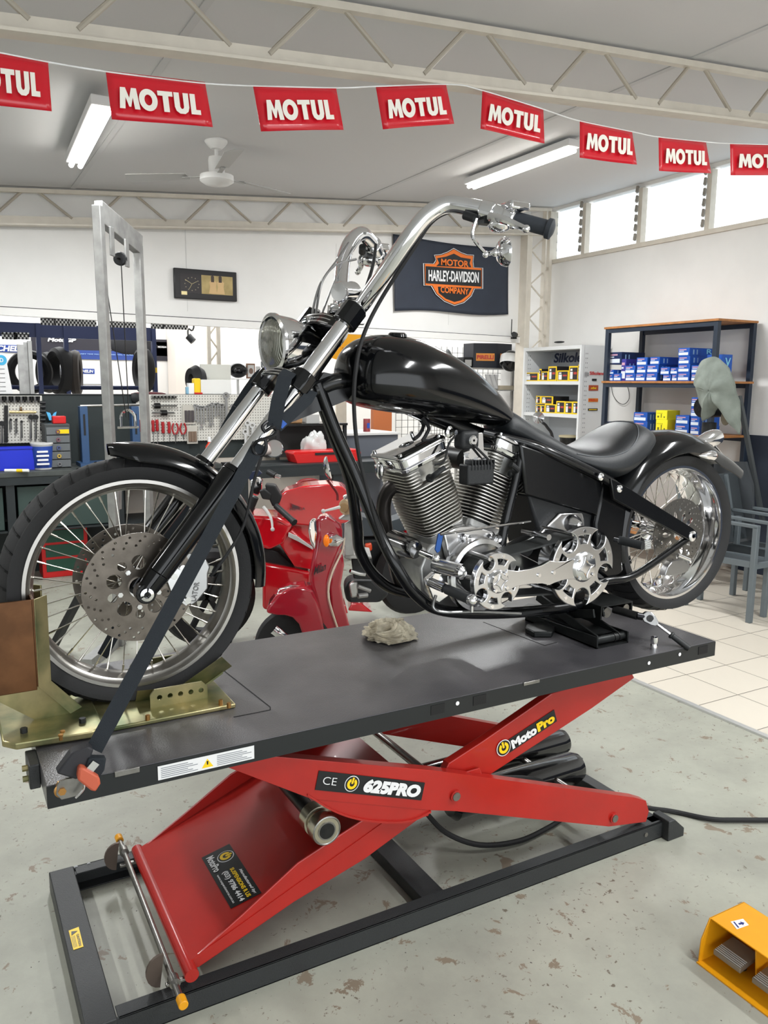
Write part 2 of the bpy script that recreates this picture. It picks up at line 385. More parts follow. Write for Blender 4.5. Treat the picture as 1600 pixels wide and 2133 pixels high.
# ceiling fan
fp = at(450, 292, z=ceilz(1.6)); fx, fy = fp.x, fp.y; 
f = thing('ceiling_fan', 'white three-bladed ceiling fan hanging between the two lights', 'fan', (fx, fy, ceilz(fx)))
zc = ceilz(fx); FW = mat('fan_enamel', (214, 214, 212), .4)
zf_ = at(455, 378, y=fy).z
MB().lathe([(0, 0), (.075, 0), (.075, -.012), (.062, -.03), (.035, -.055), (0, -.058)], (fx, fy, zc), (0, 0, 1), 24).build('canopy', FW, f)
MB().cyl((fx, fy, zc-.05), (fx, fy, zf_+.14), .012).build('down_rod', FW, f)
MB().lathe([(0, .15), (.05, .15), (.055, .13), (.052, .05), (.11, .035), (.112, 0), (.08, -.02), (0, -.03)], (fx, fy, zf_), (0, 0, 1), 28).build('motor', FW, f)
for k in range(3):
    a = radians(22+120*k); R = Matrix.Rotation(a, 3, 'Z')
    b = MB(); b.box(V((fx, fy, zf_+.03))+R @ V((.16, 0, 0)), (.16, .03, .004), R)
    b.prism([V((fx, fy, zf_+.035))+R @ V(q) for q in ((.2, -.045, -.008), (.62, -.06, -.012), (.64, 0, 0), (.62, .06, .012), (.2, .045, .008))], (0, 0, .004)); b.build('blade', mat('fan_blade', (170, 170, 168), .5), f)
# ================================================================== MOTUL bunting
YF = 1.40
st_ = MB().tube([at(a, b, y=YF) for a, b in ((-160, 78), (0, 110), (110, 131), (220, 149), (330, 163), (430, 174), (530, 179), (705, 183), (785, 180), (940, 176), (1003, 188), (1133, 228), (1204, 251), (1320, 275), (1370, 285), (1475, 296), (1520, 299), (1660, 303))], .003, n=6)
tag(st_.build('cord', WHITE, smooth=60), 'white cord strung along the near truss carrying the red flags', 'cord')
flags = [((-95, 92), (100, 127), (106, 236), (-85, 212), 'cut off by the left photo edge'),
 ((220, 147), (427, 171), (440, 268), (232, 250), 'in front of the bright left tube light'),
 ((527, 178), (700, 182), (712, 273), (542, 275), 'hanging almost square, directly above the fan'),
 ((783, 181), (929, 175), (942, 260), (795, 271), 'fourth from left, right edge tipped up'),
 ((1005, 187), (1132, 229), (1129, 301), (997, 270), 'sloping steeply down to the right'),
 ((1208, 250), (1317, 275), (1320, 345), (1203, 330), 'just right of the right tube light end'),
 ((1372, 286), (1471, 297), (1474, 363), (1369, 357), 'before the windows, second from the right'),
 ((1521, 299), (1650, 303), (1652, 367), (1519, 366), 'cut off by the right photo edge')]
FRED = mat('flag_red', (206, 22, 40), .25, coat=.4); FW2 = mat('flag_white', (245, 240, 230), .5)
for i, (a, b, c_, d, l) in enumerate(flags):
    A, Bq, Cq, D = [at(*p, y=YF) for p in (a, b, c_, d)]
    Cq.y -= .02; D.y -= .012
    t = thing('bunting_flag', 'red bunting flag with white lettering, '+l, 'flag', (A+Bq)/2, 'red bunting flags')
    def fn(u, v, A=A, B=Bq, C=Cq, D=D): 
        p = (A*(1-u)+B*u)*(1-v)+(D*(1-u)+C*u)*v; p.y += .004*sin(u*5+i)*v; return p
    MB().grid(fn, 12, 6).build('sheet', FRED, t, solid=.001)
    O = D*.92+Cq*.08; U = (Cq-D)*.8; Wv = (A-D)
    O = O+Wv*.22; O.y -= .016
    ov = lambda rx, ry: [(.355+rx*cos(2*pi*j/28), .5+ry*sin(2*pi*j/28)) for j in range(28)]
    curve_mesh('lettering', [
        [(0, 0), (.03, 1), (.09, 1), (.125, .52), (.16, 1), (.22, 1), (.245, 0), (.18, 0), (.168, .55), (.137, .1), (.113, .1), (.082, .55), (.065, 0)],
        ov(.112, .53), ov(.047, .26),
        [(.475, 1), (.66, 1), (.66, .77), (.605, .77), (.605, 0), (.535, 0), (.535, .77), (.475, .77)],
        [(.675, 1), (.742, 1), (.742, .32), (.752, .24), (.767, .21), (.782, .24), (.79, .32), (.79, 1), (.857, 1), (.857, .3), (.84, .1), (.80, -.02), (.735, -.02), (.692, .1), (.675, .3)],
        [(.877, 1), (.943, 1), (.943, .23), (1.0, .23), (1.0, 0), (.877, 0)]], .0006, FW2, O, U, Wv*.44, t)
# ================================================================== LIFT
H = .711; DL, DW = 2.151, .748; LIP = .0525
lift = thing('motorcycle_lift', 'black deck on a red scissor lift standing on a black frame, carrying the chopper', 'motorcycle lift', (1.0, .37, 0))
DECK = mat('deck_paint', (88, 86, 88), .3, noise=.35, nscale=3.5, bump=.35, bscale=260, rgb2=(58, 57, 60))
d = MB(); t_ = .006
d.bb((0, 0, H-t_), (DL, DW, H))
d.bb((0, 0, H-LIP), (DL, .006, H-t_)); d.bb((0, DW-.006, H-LIP), (DL, DW, H-t_)); d.bb((0, 0, H-LIP), (.006, DW, H-t_)); d.bb((DL-.006, 0, H-LIP), (DL, DW, H-t_))
for x in (.5, 1.0, 1.5): d.bb((x, .01, H-.04), (x+.04, DW-.01, H-t_))
deck = d.build('deck', DECK, lift, bevel=.0015, smooth=0)
# side rail skin in flatter black, with tie-down slots
sk = MB()
def sx(px, py): return at(px, py, y=0).x
slots = [(sx(897, 1470), .02), (sx(985, 1450), .026), (sx(1455, 1340), .03)]
sk.bb((0, -.002, H-LIP), (DL, -.0005, H-.002)); sk.build('side_rail', mat('rail_black', (24, 27, 28), .4), lift)
for x, wd in slots: MB().bb((x, -.0035, H-.036), (x+.045, -.0022, H-.008)).build('strap_slot', mat('slot_black', (8, 8, 9), .6), lift)
for px, py in ((953, 1465), (1416, 1363), (1352, 1381)):
    q = at(px, py, y=-.003); MB().cyl(q, q+V((0, -.001, 0)), .006).build('rail_hole', WSTK, lift)
q = at(262, 1600, y=-.002); MB().bb((q.x-.025, -.006, H-.012), (q.x+.03, -.001, H+.001)).build('edge_clip', STEEL, lift, bevel=.001)
q = at(1107, 1415, y=-.002); MB().bb((q.x-.03, -.005, H-.009), (q.x+.03, 0, H+.0012)).build('edge_clip', STEEL, lift, bevel=.001)
# removable panels: thin gaps in the deck
GAP = mat('gap_black', (10, 10, 10), .7)
def gapline(pts, nm):
    o = MB()
    for a, b in zip(pts, pts[1:]): o.bar((a[0], a[1], H+.0003), (b[0], b[1], H+.0003), .0028, .0012)
    o.build(nm, GAP, lift)
p_ = [at(*q, z=H) for q in ((455, 1388), (563, 1473), (563, 1479), (487, 1494))]; gapline([(q.x, q.y) for q in p_], 'panel_gap')
p_ = [at(*q, z=H) for q in ((1007, 1296), (1135, 1345), (1160, 1338))]; gapline([(q.x, q.y) for q in p_], 'panel_gap')
# warning label on the rail
a = at(328, 1589, y=-.0035); b = at(529, 1548, y=-.0035); lz = .031
U = V((b.x-a.x, 0, 0)); O = V((a.x, -.0025, H-.043))
lab = patch('warning_label', O, U, V((0, 0, .034)), WSTK, lift)
TXT = mat('label_text', (120, 125, 130), .5)
for k in range(6):
    for s0, s1 in ((.03, .4), (.6, .97)): MB().bar(O+U*s0+V((0, -.0022, .005+.0046*k)), O+U*(s1-.05*(k % 3))+V((0, -.0022, .005+.0046*k)), .0006, .0014).build('print_line', TXT, lab)
tri = [O+U*.5+V(q) for q in ((-.014, -.0015, .005), (.014, -.0015, .005), (0, -.0015, .027))]
MB().prism(tri, (0, -.0006, 0)).build('warning_triangle', YEL, lab, smooth=0)
tri = [O+U*.5+V(q) for q in ((-.0015, -.0022, .012), (.0015, -.0022, .012), (.0022, -.0022, .021), (-.0022, -.0022, .021))]
MB().prism(tri, (0, -.0003, 0)).build('exclamation_mark', BLK, lab, smooth=0)
# front end bracket with bolts
for y_ in (.165, .62): MB().bb((-.024, y_-.045, H-.06), (0, y_+.045, H-.001)).build('end_bracket', BPOWD, lift, bevel=.003)
for z in (H-.018, H-.044): MB().cyl((-.036, .15, z), (-.022, .15, z), .007, n=6).build('bolt', ZINC, lift)
# ramp hinge tabs at the rear end
for y0 in (.33, .62): MB().bb((DL-.01, y0, H-.02), (DL+.02, y0+.08, H+.004)).build('ramp_tab', BPOWD, lift, bevel=.002)
# ---- base frame
y0, y1 = .036, .737; x0, x1 = .056, 2.0; ZT = .062
def rail(y, s):
    o = MB(); o.bb((x0, y, 0), (x1, y+.006*s, ZT)); o.bb((x0+.075, y, ZT-.005), (x1, y+.045*s, ZT)); o.bb((x0, y, 0), (x1, y+.045*s, .005)); return o
rail(y0, 1).build('base_rail', BPOWD, lift, bevel=.0015); rail(y1, -1).build('base_rail', BPOWD, lift, bevel=.0015)
MB().bb((x0, y0-.002, 0), (x0+.072, y1+.002, ZT+.002)).build('cross_member', BPOWD, lift, bevel=.003)
MB().bb((x1-.05, y0+.01, .01), (x1, y1, ZT)).build('cross_member', BPOWD, lift, bevel=.003)
q = at(880, 1885, z=.03); MB().bb((1.03, y0+.006, .004), (1.11, y1-.006, .045)).build('cross_member', BPOWD, lift, bevel=.003)
for (px, py) in ((158, 1806), (158, 1818), (185, 1800)):
    q = at(px, py, y=y1-.007); MB().cyl(q, q+V((0, -.001, 0)), .006).build('rail_hole', WSTK, lift)
f_ = MB(); f_.bb((x1-.05, y0-.02, 0), (x1+.045, y0-.014, .09)); f_.bb((x1+.04, y0-.02, 0), (x1+.045, y0+.05, .09)); f_.bb((x1-.005, y0-.02, 0), (x1+.045, y0+.05, .005))
MB().prism([(x1-.01, y0-.03, 0), (x1+.07, y0-.03, 0), (x1+.07, y0-.03, .03), (x1+.02, y0-.03, .075), (x1-.01, y0-.03, .075)], (0, .075, 0)).build('foot', BPOWD, lift, bevel=.003)
MB().cyl((x1-.09, y0-.003, .035), (x1-.09, y0, .035), .008).build('bolt', STEEL, lift)
tb = MB(); tb.box((x1-.01, y1-.2, ZT+.012), (.14, .05, .008)); tb.build('lug', BPOWD, lift, bevel=.002)
# caution label on the left cross member
q = at(160, 1953, z=ZT+.003); A = [at(*p, z=ZT+.0025) for p in ((143, 1939), (164, 1931), (174, 1972), (153, 1979))]
cl = MB().prism([p for p in A], (0, 0, .0008)).build('caution_label', YEL, lift, smooth=0)
U = (A[2]-A[1]); Wc = (A[1]-A[0])
MB().prism([A[0]*.9+A[2]*.1+V((0, 0, .0012)) + Wc*.12, A[0]+U*.3+Wc*.15+V((0, 0, .0012)), A[0]+U*.18+Wc*.8+V((0, 0, .0012))], (0, 0, .0004)).build('warning_triangle', BLK, cl, smooth=0)
text('CAUTION', BLK, A[0]+U*.34+Wc*.6+V((0, 0, .001)), U*.58, Wc*.25, cl, off=.03)
for k in range(3): MB().bar(A[0]+U*.34+Wc*(.15+.13*k)+V((0, 0, .0012)), A[0]+U*.9+Wc*(.15+.13*k)+V((0, 0, .0012)), .001, .0004).build('print_line', BLK, cl)
# ---- scissor arms
def poly(pts, y): return [at(a, b, y=y) for a, b in pts]
def arm(name, pts, y, th, m=RED, yy=None):
    P = poly(pts, y)
    if yy is not None: P = [V((p.x, yy, p.z)) for p in P]
    return MB().prism(P, (0, th, 0)).build(name, m, lift, bevel=.003, smooth=0)
A1 = [(470, 1597), (540, 1582), (575, 1576), (905, 1605), (1325, 1662), (1346, 1668), (1352, 1690), (1346, 1712), (1268, 1722), (950, 1690), (895, 1688), (650, 1665)]
arm('outer_arm', A1, .05, .035); arm('outer_arm', A1, .05, .035, yy=.688)
# belly cam plate under the outer arm
def cam(yy):
    P = poly([(640, 1659), (895, 1686), (893, 1700), (850, 1711), (790, 1713), (730, 1704), (680, 1684)], .05); 
    return MB().prism([V((p.x, yy, p.z)) for p in P], (0, .008, 0))
cam(.052).build('cam_plate', RED, lift, smooth=0); cam(.71).build('cam_plate', RED, lift, smooth=0)
CF = poly([(640, 1657), (690, 1688), (740, 1706), (800, 1714), (855, 1711), (897, 1692)], .05)
o = MB(); 
for a, b in zip(CF, CF[1:]): o.bar(V((a.x, .062, a.z)), V((b.x, .062, b.z)), .035, .006, hint=V((0, 1, 0)))
o = MB(); o.loft([[V((p.x, .046, p.z)), V((p.x, .085, p.z)), V((p.x, .085, p.z+.006)), V((p.x, .046, p.z+.006))] for p in spline(CF, 5)]); o.build('cam_flange', RED, lift)
A2a = [(903, 1655), (935, 1590), (1000, 1548), (1149, 1445), (1190, 1432), (1318, 1404), (1322, 1412), (1230, 1478), (1003, 1626), (960, 1660)]
arm('inner_arm', A2a, .09, .03); arm('inner_arm', A2a, .09, .03, yy=.66)
# lower half of the inner arm: channel with triangular flanges
A2b = [(388, 2022), (410, 1990), (505, 1905), (620, 1798), (725, 1728), (860, 1640), (1000, 1600), (1010, 1625), (895, 1690), (760, 1790), (612, 1880), (540, 1930), (415, 2015)]
arm('channel_flange', A2b, .075, .006); arm('channel_flange', A2b, .075, .006, yy=.64)
P = poly([(395, 2020), (612, 1868), (895, 1683), (980, 1620)], .075)
pl = MB(); R_ = []
lo = V((P[0].x+.01, 0, P[0].z+.012)); hi = V((P[3].x, 0, P[3].z-.01))
arml = at(395, 2015, y=.075); 
# inner floor plate from the red tube upward
pa = V((.318, 0, .118)); pb = V((1.02, 0, .40))
pl.bar((pa.x, .36, pa.z), (pb.x, .36, pb.z), .575, .005, hint=V((0, 0, 1))); pl.build('channel_plate', RED, lift)
MB().cyl((.312, .037, .105), (.312, .665, .105), .018, n=24).build('pivot_tube', RED, lift)
for y in (.05, .62): MB().bb((.25, y, .085), (.325, y+.012, .094)).build('end_strap', STEEL, lift, bevel=.002)
# sticker on the channel plate
dd = (pb-pa).normalized(); nn = V((-dd.z, 0, dd.x))
def onplate(px, py, lift_=.0035):
    d = rt*((px-800)/FPX) - up*((py-1066.5)/FPX) + fw; O = V((CX, CY, CZ)); p0_ = pa+nn*lift_
    t = (p0_-O).dot(nn)/d.dot(nn); return O+d*t
SA, SB, SC = onplate(420, 1787), onplate(478, 1758), onplate(545, 1860); SD = SA+(SC-SB)
sO, sU, sW = SA, SD-SA, SB-SA      # reading direction runs SA->SD
stk = MB().prism([SA, SB, SC, SD], nn*.0008).build('maker_sticker', BLK, lift, smooth=0)
ys_ = (SB-SA); xs_ = (SD-SA)
def logo(c, U, W, parent, r, lift=.0012, hollow=False):
    """power-symbol badge: white ring, yellow ring with a bar; U,W unit in-plane axes"""
    N = U.cross(W).normalized()
    bd = curve_mesh('badge', [disc_pts(r)], .0006, WSTK, c+N*lift, U, W, parent)
    curve_mesh('badge_field', [disc_pts(r*.9)], .0006, BLK, c+N*(lift+.0006), U, W, bd if parent.parent is None else parent)
    ring = [(r*.68*cos(a), r*.68*sin(a)) for a in [pi/2+.45+i*(2*pi-.9)/24 for i in range(25)]]+[(r*.34*cos(a), r*.34*sin(a)) for a in [pi/2-.6-i*(2*pi-1.2)/20 for i in range(21)]]
    curve_mesh('power_mark', [ring], .0006, YEL, c+N*(lift+.0012), U, W, bd if parent.parent is None else parent)
    curve_mesh('power_mark', [[(-r*.13, 0), (r*.13, 0), (r*.13, r*.78), (-r*.13, r*.78)]], .0006, YEL, c+N*(lift+.0012), U, W, bd if parent.parent is None else parent)
ux, uy = xs_.normalized(), ys_.normalized()
# text baseline follows the long side (down-right in the photo)
lo_ = sO+ys_*.0
text('MotoPro', WSTK, sO+xs_*.06+ys_*.1+nn*.001, xs_*.30, ys_*.26, stk, off=.03)
logo(sO+xs_*.18+ys_*.68, ux, uy, stk, .025)
text('Manufactured by:', WSTK, sO+xs_*.50+ys_*.78+nn*.001, xs_*.47, ys_*.12, stk, off=.03, shear=.3)
text('SUSPENSIONS R US', YEL, sO+xs_*.42+ys_*.57+nn*.001, xs_*.55, ys_*.14, stk, off=.04)
text('(03) 9786 4414', WSTK, sO+xs_*.42+ys_*.28+nn*.001, xs_*.56, ys_*.22, stk, off=.04)
text('www.suspensionsrus.com.au', WSTK, sO+xs_*.42+ys_*.1+nn*.001, xs_*.53, ys_*.1, stk, off=.02)
# rocker pins
for (px, py) in ((948, 1657), (1278, 1703)):
    q = at(px, py, y=.05); MB().cyl((q.x, .04, q.z), (q.x, .73, q.z), .013, n=24).build('pivot_pin', STEEL, lift); MB().lathe([(0.013, .0), (.018, 0), (.018, .008), (.013, .008)], (q.x, .043, q.z), (0, 1, 0), 24).build('pin_boss', RED, lift)
# decal 625PRO on outer arm
ya = .049
TL, TR, BR, BL = at(664, 1605, y=ya), at(885, 1630, y=ya), at(877, 1668, y=ya), at(656, 1645, y=ya)
U = TR-TL; U = V((U.x, 0, U.z)); W_ = V((TL.x-BL.x, 0, TL.z-BL.z)); O = V((BL.x, .0485, BL.z))
dc = MB().prism([O, O+U, O+U+W_, O+W_], (0, -.0008, 0)).build('model_decal', BLK, lift, smooth=0)
text('625PRO', WSTK, O+U*.42+W_*.14+V((0, -.001, 0)), U*.55, W_*.74, dc, off=.07, shear=.15)
text('CE', WSTK, O+U*.05+W_*.34+V((0, -.001, 0)), U*.12, W_*.4, dc, off=-.01)
logo(O+U*.31+W_*.52, U.normalized(), V((-U.z, 0, U.x)).normalized(), dc, .0225)
# decal MotoPro on the upper arm
ya = .0895
A, B_, C_, D_ = at(1062, 1550, y=ya), at(1150, 1485, y=ya), at(1155, 1500, y=ya), at(1072, 1560, y=ya)
A = at(1068, 1563, y=ya); B_ = at(1158, 1503, y=ya); U = V((B_.x-A.x, 0, B_.z-A.z)); W_ = at(1152, 1479, y=ya)-B_; O = V((A.x, .0885, A.z)); W_.y = 0
dc = MB().prism([O-U*.08, O+U*1.02, O+U*1.02+W_, O-U*.08+W_], (0, -.0008, 0)).build('brand_decal', BLK, lift, smooth=0)
text('Moto', WSTK, O+W_*.12+V((0, -.001, 0)), U*.56, W_*.72, dc, off=.06)
text('Pro', YEL, O+U*.58+W_*.12+V((0, -.001, 0)), U*.4, W_*.72, dc, off=.06)
logo(V((at(1048, 1557, y=ya).x, .0875, at(1048, 1557, y=ya).z)), U.normalized(), V((-U.z, 0, U.x)).normalized(), dc, .027)
# roller and cylinder rod
q = at(676, 1725, y=.06); rc = V((q.x, .045, q.z))
ro = MB().lathe([(.026, 0), (.041, 0), (.043, .004), (.043, .034), (.036, .036), (.036, .05), (.043, .052), (.043, .09), (.024, .09)], rc, (0, 1, 0), 36).build('cam_roller', mat('roller_steel', (190, 184, 165), .25, 1), lift)
MB().lathe([(.021, -.002), (.026, -.002), (.026, 0.002), (.036, .0), (.038, -.002), (.041, -.001)], rc, (0, 1, 0), 36).build('bearing_ring', STEEL, ro)
MB().cyl(rc+V((0, -.003, 0)), rc+V((0, .6, 0)), .022, n=24).build('roller_axle', DSTEEL, lift)
MB().cyl(rc+V((-.0, .3, 0)), V((1.7, .36, .13)), .026, n=24).build('lift_cylinder', BLACKM, lift)
rd = at(578, 1640, y=.3); MB().cyl(V((rc.x-.0, .31, rc.z)), V((.50, .31, .60)), .014, n=16).build('cylinder_rod', DSTEEL, lift)
# pumps: two black air bags / cylinders lying between the arms
pp = [((985, 1600), (1205, 1620), .36, .052, .12), ((830, 1560), (1170, 1575), .58, .05, .13)]
for k, (a, b, y, r, z) in enumerate(((985, 1205, .40, .062, .125), (835, 1175, .58, .055, .135))):
    qa, qb = at(a-50, 1600, y=y), at(b, 1600, y=y)
    c_ = MB().lathe([(0, 0), (r*.7, 0), (r, .02), (r, (qb.x-qa.x)-.04), (r*.85, qb.x-qa.x-.01), (r*.5, qb.x-qa.x), (0, qb.x-qa.x)], (qa.x, y, z), (1, 0, 0), 32).build('air_cylinder', mat('gloss_black_tank', (18, 18, 20), .15, coat=.8), lift)
    if k == 0:
        U = V((0, .0, -.1)); 
        t1 = (at(1060, 1575, y=y-r*.8)); 
        text('MotoPro', WSTK, V((t1.x+.0, y-r*1.0, z+.05)), V((0, .0, -.13))*.8, V((.035, 0, 0)), c_, off=.05, lift=.002)
# safety bar with yellow caps in front of the red tube
pA = at(250, 1752, z=.115); pB = at(376, 2078, z=.115)
MB().cyl((pA.x, pA.y, .112), (pB.x, pB.y, .112), .0085, n=16).build('lock_bar', STEEL, lift)
d_ = (pB-pA).normalized()
for e_, s in ((pA, -1), (pB, 1)):
    MB().cyl(e_+d_*(.0*s), e_+d_*(.03*s), .012, n=16).build('yellow_cap', YELP, lift, bevel=.002)
    MB().cyl(e_-d_*(.075*s), e_-d_*(.05*s), .014, n=16).build('bar_collar', STEEL, lift)
for y in (.09, .655):
    MB().prism([(.262+cos(a)*.04-.012, y, .105+sin(a)*.045) for a in [pi*.45+i*pi*1.0/10 for i in range(11)]], (0, .008, 0)).build('pawl_plate', mat('pawl', (96, 84, 76), .5, .5), lift)
# hose
h = MB().tube([at(a, b, z=z) for a, b, z in ((885, 1690, .2), (930, 1735, .08), (1000, 1760, .03), (1080, 1752, .02), (1140, 1725, .02), (1180, 1700, .03))], .009, n=8).build('air_hose', RUB)
tag(h, 'black rubber hose looping under the red scissor arms', 'hose')
h = MB().tube([at(a, b, z=z) for a, b, z in ((1260, 1660, .05), (1345, 1682, .05), (1400, 1690, .01), (1480, 1706, .012), (1540, 1708, .012), (1640, 1708, .012))], .009, n=8).build('power_cable', RUB)
tag(h, 'thick black cable running right across the floor from the lift foot', 'cable')
# ---- wheel chock bolted on the deck
ck = MB(); zp = H+.001
P = [at(a, b, z=zp) for a, b in ((488, 1473), (395, 1407), (300, 1330))]
fx0, fy0 = at(20, 1560, z=zp).x, .215
base = MB(); base.prism([(-.03, .215, zp), (.50, .215, zp), (.50, .60, zp), (-.03, .60, zp)], (0, 0, .012)); base = base.build('chock_base', ZINC, lift, bevel=.003)
MB().prism([(-.045, .205, zp+.006), (.13, .19, zp+.006), (.16, .22, zp+.006), (.16, .60, zp+.006), (.13, .635, zp+.006), (-.045, .635, zp+.006), (-.07, .6, zp+.006), (-.07, .235, zp+.006)], (0, 0, .016)).build('front_plate', ZINC, base, bevel=.004)
YW = .4166
for s, nm in ((-1, 'n'), (1, 'f')):
    y = YW+s*.085
    q = [V((a, y, b)) for a, b in ((.235, H+.03), (.42, H+.03), (.435, H+.06), (.42, H+.075), (.25, H+.075), (.235, H+.06))]
    pts = [at(300, 1497, y=y), at(460, 1490, y=y)]
    br = curve_mesh('pin_bracket', [[(0, 0), (.155, 0), (.155, .035), (.14, .05), (.012, .05), (0, .035)]]+[disc_pts(.007, 14, .025+.028*k, .026) for k in range(5)], .006, ZINC, (.29, YW+s*.125, zp+.012), (1, 0, 0), (0, 0, 1), base)
# rocking cradle: V trough under the wheel (two angle plates each side)
def trough(P0, P1, P2, y_in, y_out, th=.006):
    o = MB()
    for a, b in ((P0, P1), (P1, P2)): o.loft([[V((a[0], y_in, a[1])), V((a[0], y_out, a[1]+.0)), V((a[0], y_out, a[1]+th)), V((a[0], y_in, a[1]+th))], [V((b[0], y_in, b[1])), V((b[0], y_out, b[1])), V((b[0], y_out, b[1]+th)), V((b[0], y_in, b[1]+th))]])
    return o
for s in (-1, 1):
    yi, yo = YW+s*.058, YW+s*.066
    P = [at(a, b, y=YW-.085) for a, b in ((285, 1440), (372, 1432), (462, 1368))]
    A = [V((p.x, 0, p.z)) for p in P]
    w_ = .062
    o = MB(); dn = [V((0, 0, -1))*.05, V((.02, 0, -.05)), V((.04, 0, -.045))]
    ring = []
    for p, q in zip(A, dn):
        up_ = -q.normalized()
        ring.append([p+V((0, YW+s*.052, 0))+q*1.0, p+V((0, YW+s*.085, 0)), p+V((0, YW+s*.092, 0))+up_*.004, p+V((0, YW+s*.058, 0))+q*.85])
    o.loft(ring); cr = o.build('cradle_side', ZINC, base, bevel=.001)
A = [at(a, b, y=YW-.085) for a, b in ((285, 1480), (380, 1470), (470, 1405))]
o = MB(); o.loft([[V((p.x, YW-.06, p.z)), V((p.x, YW+.06, p.z)), V((p.x, YW+.06, p.z-.006)), V((p.x, YW-.06, p.z-.006))] for p in A]); o.build('cradle_floor', ZINC, base)
# front wheel stop: tall folded plate
yl = YW-.085
Q = [at(a, b, y=yl) for a, b in ((70, 1248), (80, 1430), (148, 1512))]
zt_, zk, zb_ = Q[0].z, Q[1].z, zp+.022
xs3 = [Q[0].x, Q[1].x, Q[2].x]
st2 = MB()
for s in (-1, 1):
    y = YW+s*.085
    st2.loft([[V((x-.0, y-s*.0, z)), V((x+.03, y-s*.03, z)), V((x+.034, y-s*.028, z)), V((x+.0, y+s*.006, z))] for x, z in zip(xs3, (zt_, zk, zb_))])
st2.build('stop_flange', ZINC, base, bevel=.001)
bk = MB(); bk.loft([[V((x, YW-.085, z)), V((x, YW+.085, z)), V((x-.006, YW+.085, z)), V((x-.006, YW-.085, z))] for x, z in zip((xs3[0]-.0, xs3[1]), (zt_, zk))])
bk.build('stop_plate', ZINCR, base)
bk = MB(); bk.loft([[V((x, YW-.085, z)), V((x, YW+.085, z)), V((x-.006, YW+.085, z)), V((x-.006, YW-.085, z))] for x, z in zip((xs3[1], xs3[2]), (zk, zb_))]); bk.build('stop_brace', ZINC, base)
MB().bb((xs3[0]-.16, yl-.002, zt_-.235), (xs3[0]-.004, yl+.003, zt_)).build('stop_wing', ZINCR, base, bevel=.002)
bl = MB(); bl.prism([(xs3[1]-.12, yl-.001, zk+.0), (xs3[1]+.0, yl-.001, zk), (xs3[2], yl-.001, zb_), (xs3[2]-.085, yl-.001, zb_)], (0, .004, 0)); bl.build('stop_gusset', ZINC, base)
for px, py in ((50, 1526), (172, 1505)):
    q = at(px, py, z=zp+.022); MB().cyl(q, q+V((0, 0, .012)), .0085, n=6).build('bolt', BLACKM, base)
for px, py in ((131, 1533), (308, 1500), (460, 1468), (477, 1474), (127, 1541)):
    q = at(px, py, z=zp+.012); MB().cyl(q, q+V((0, 0, .014)), .006, n=6).build('bolt', mat('brass_bolt', (190, 140, 80), .3, .9), base)
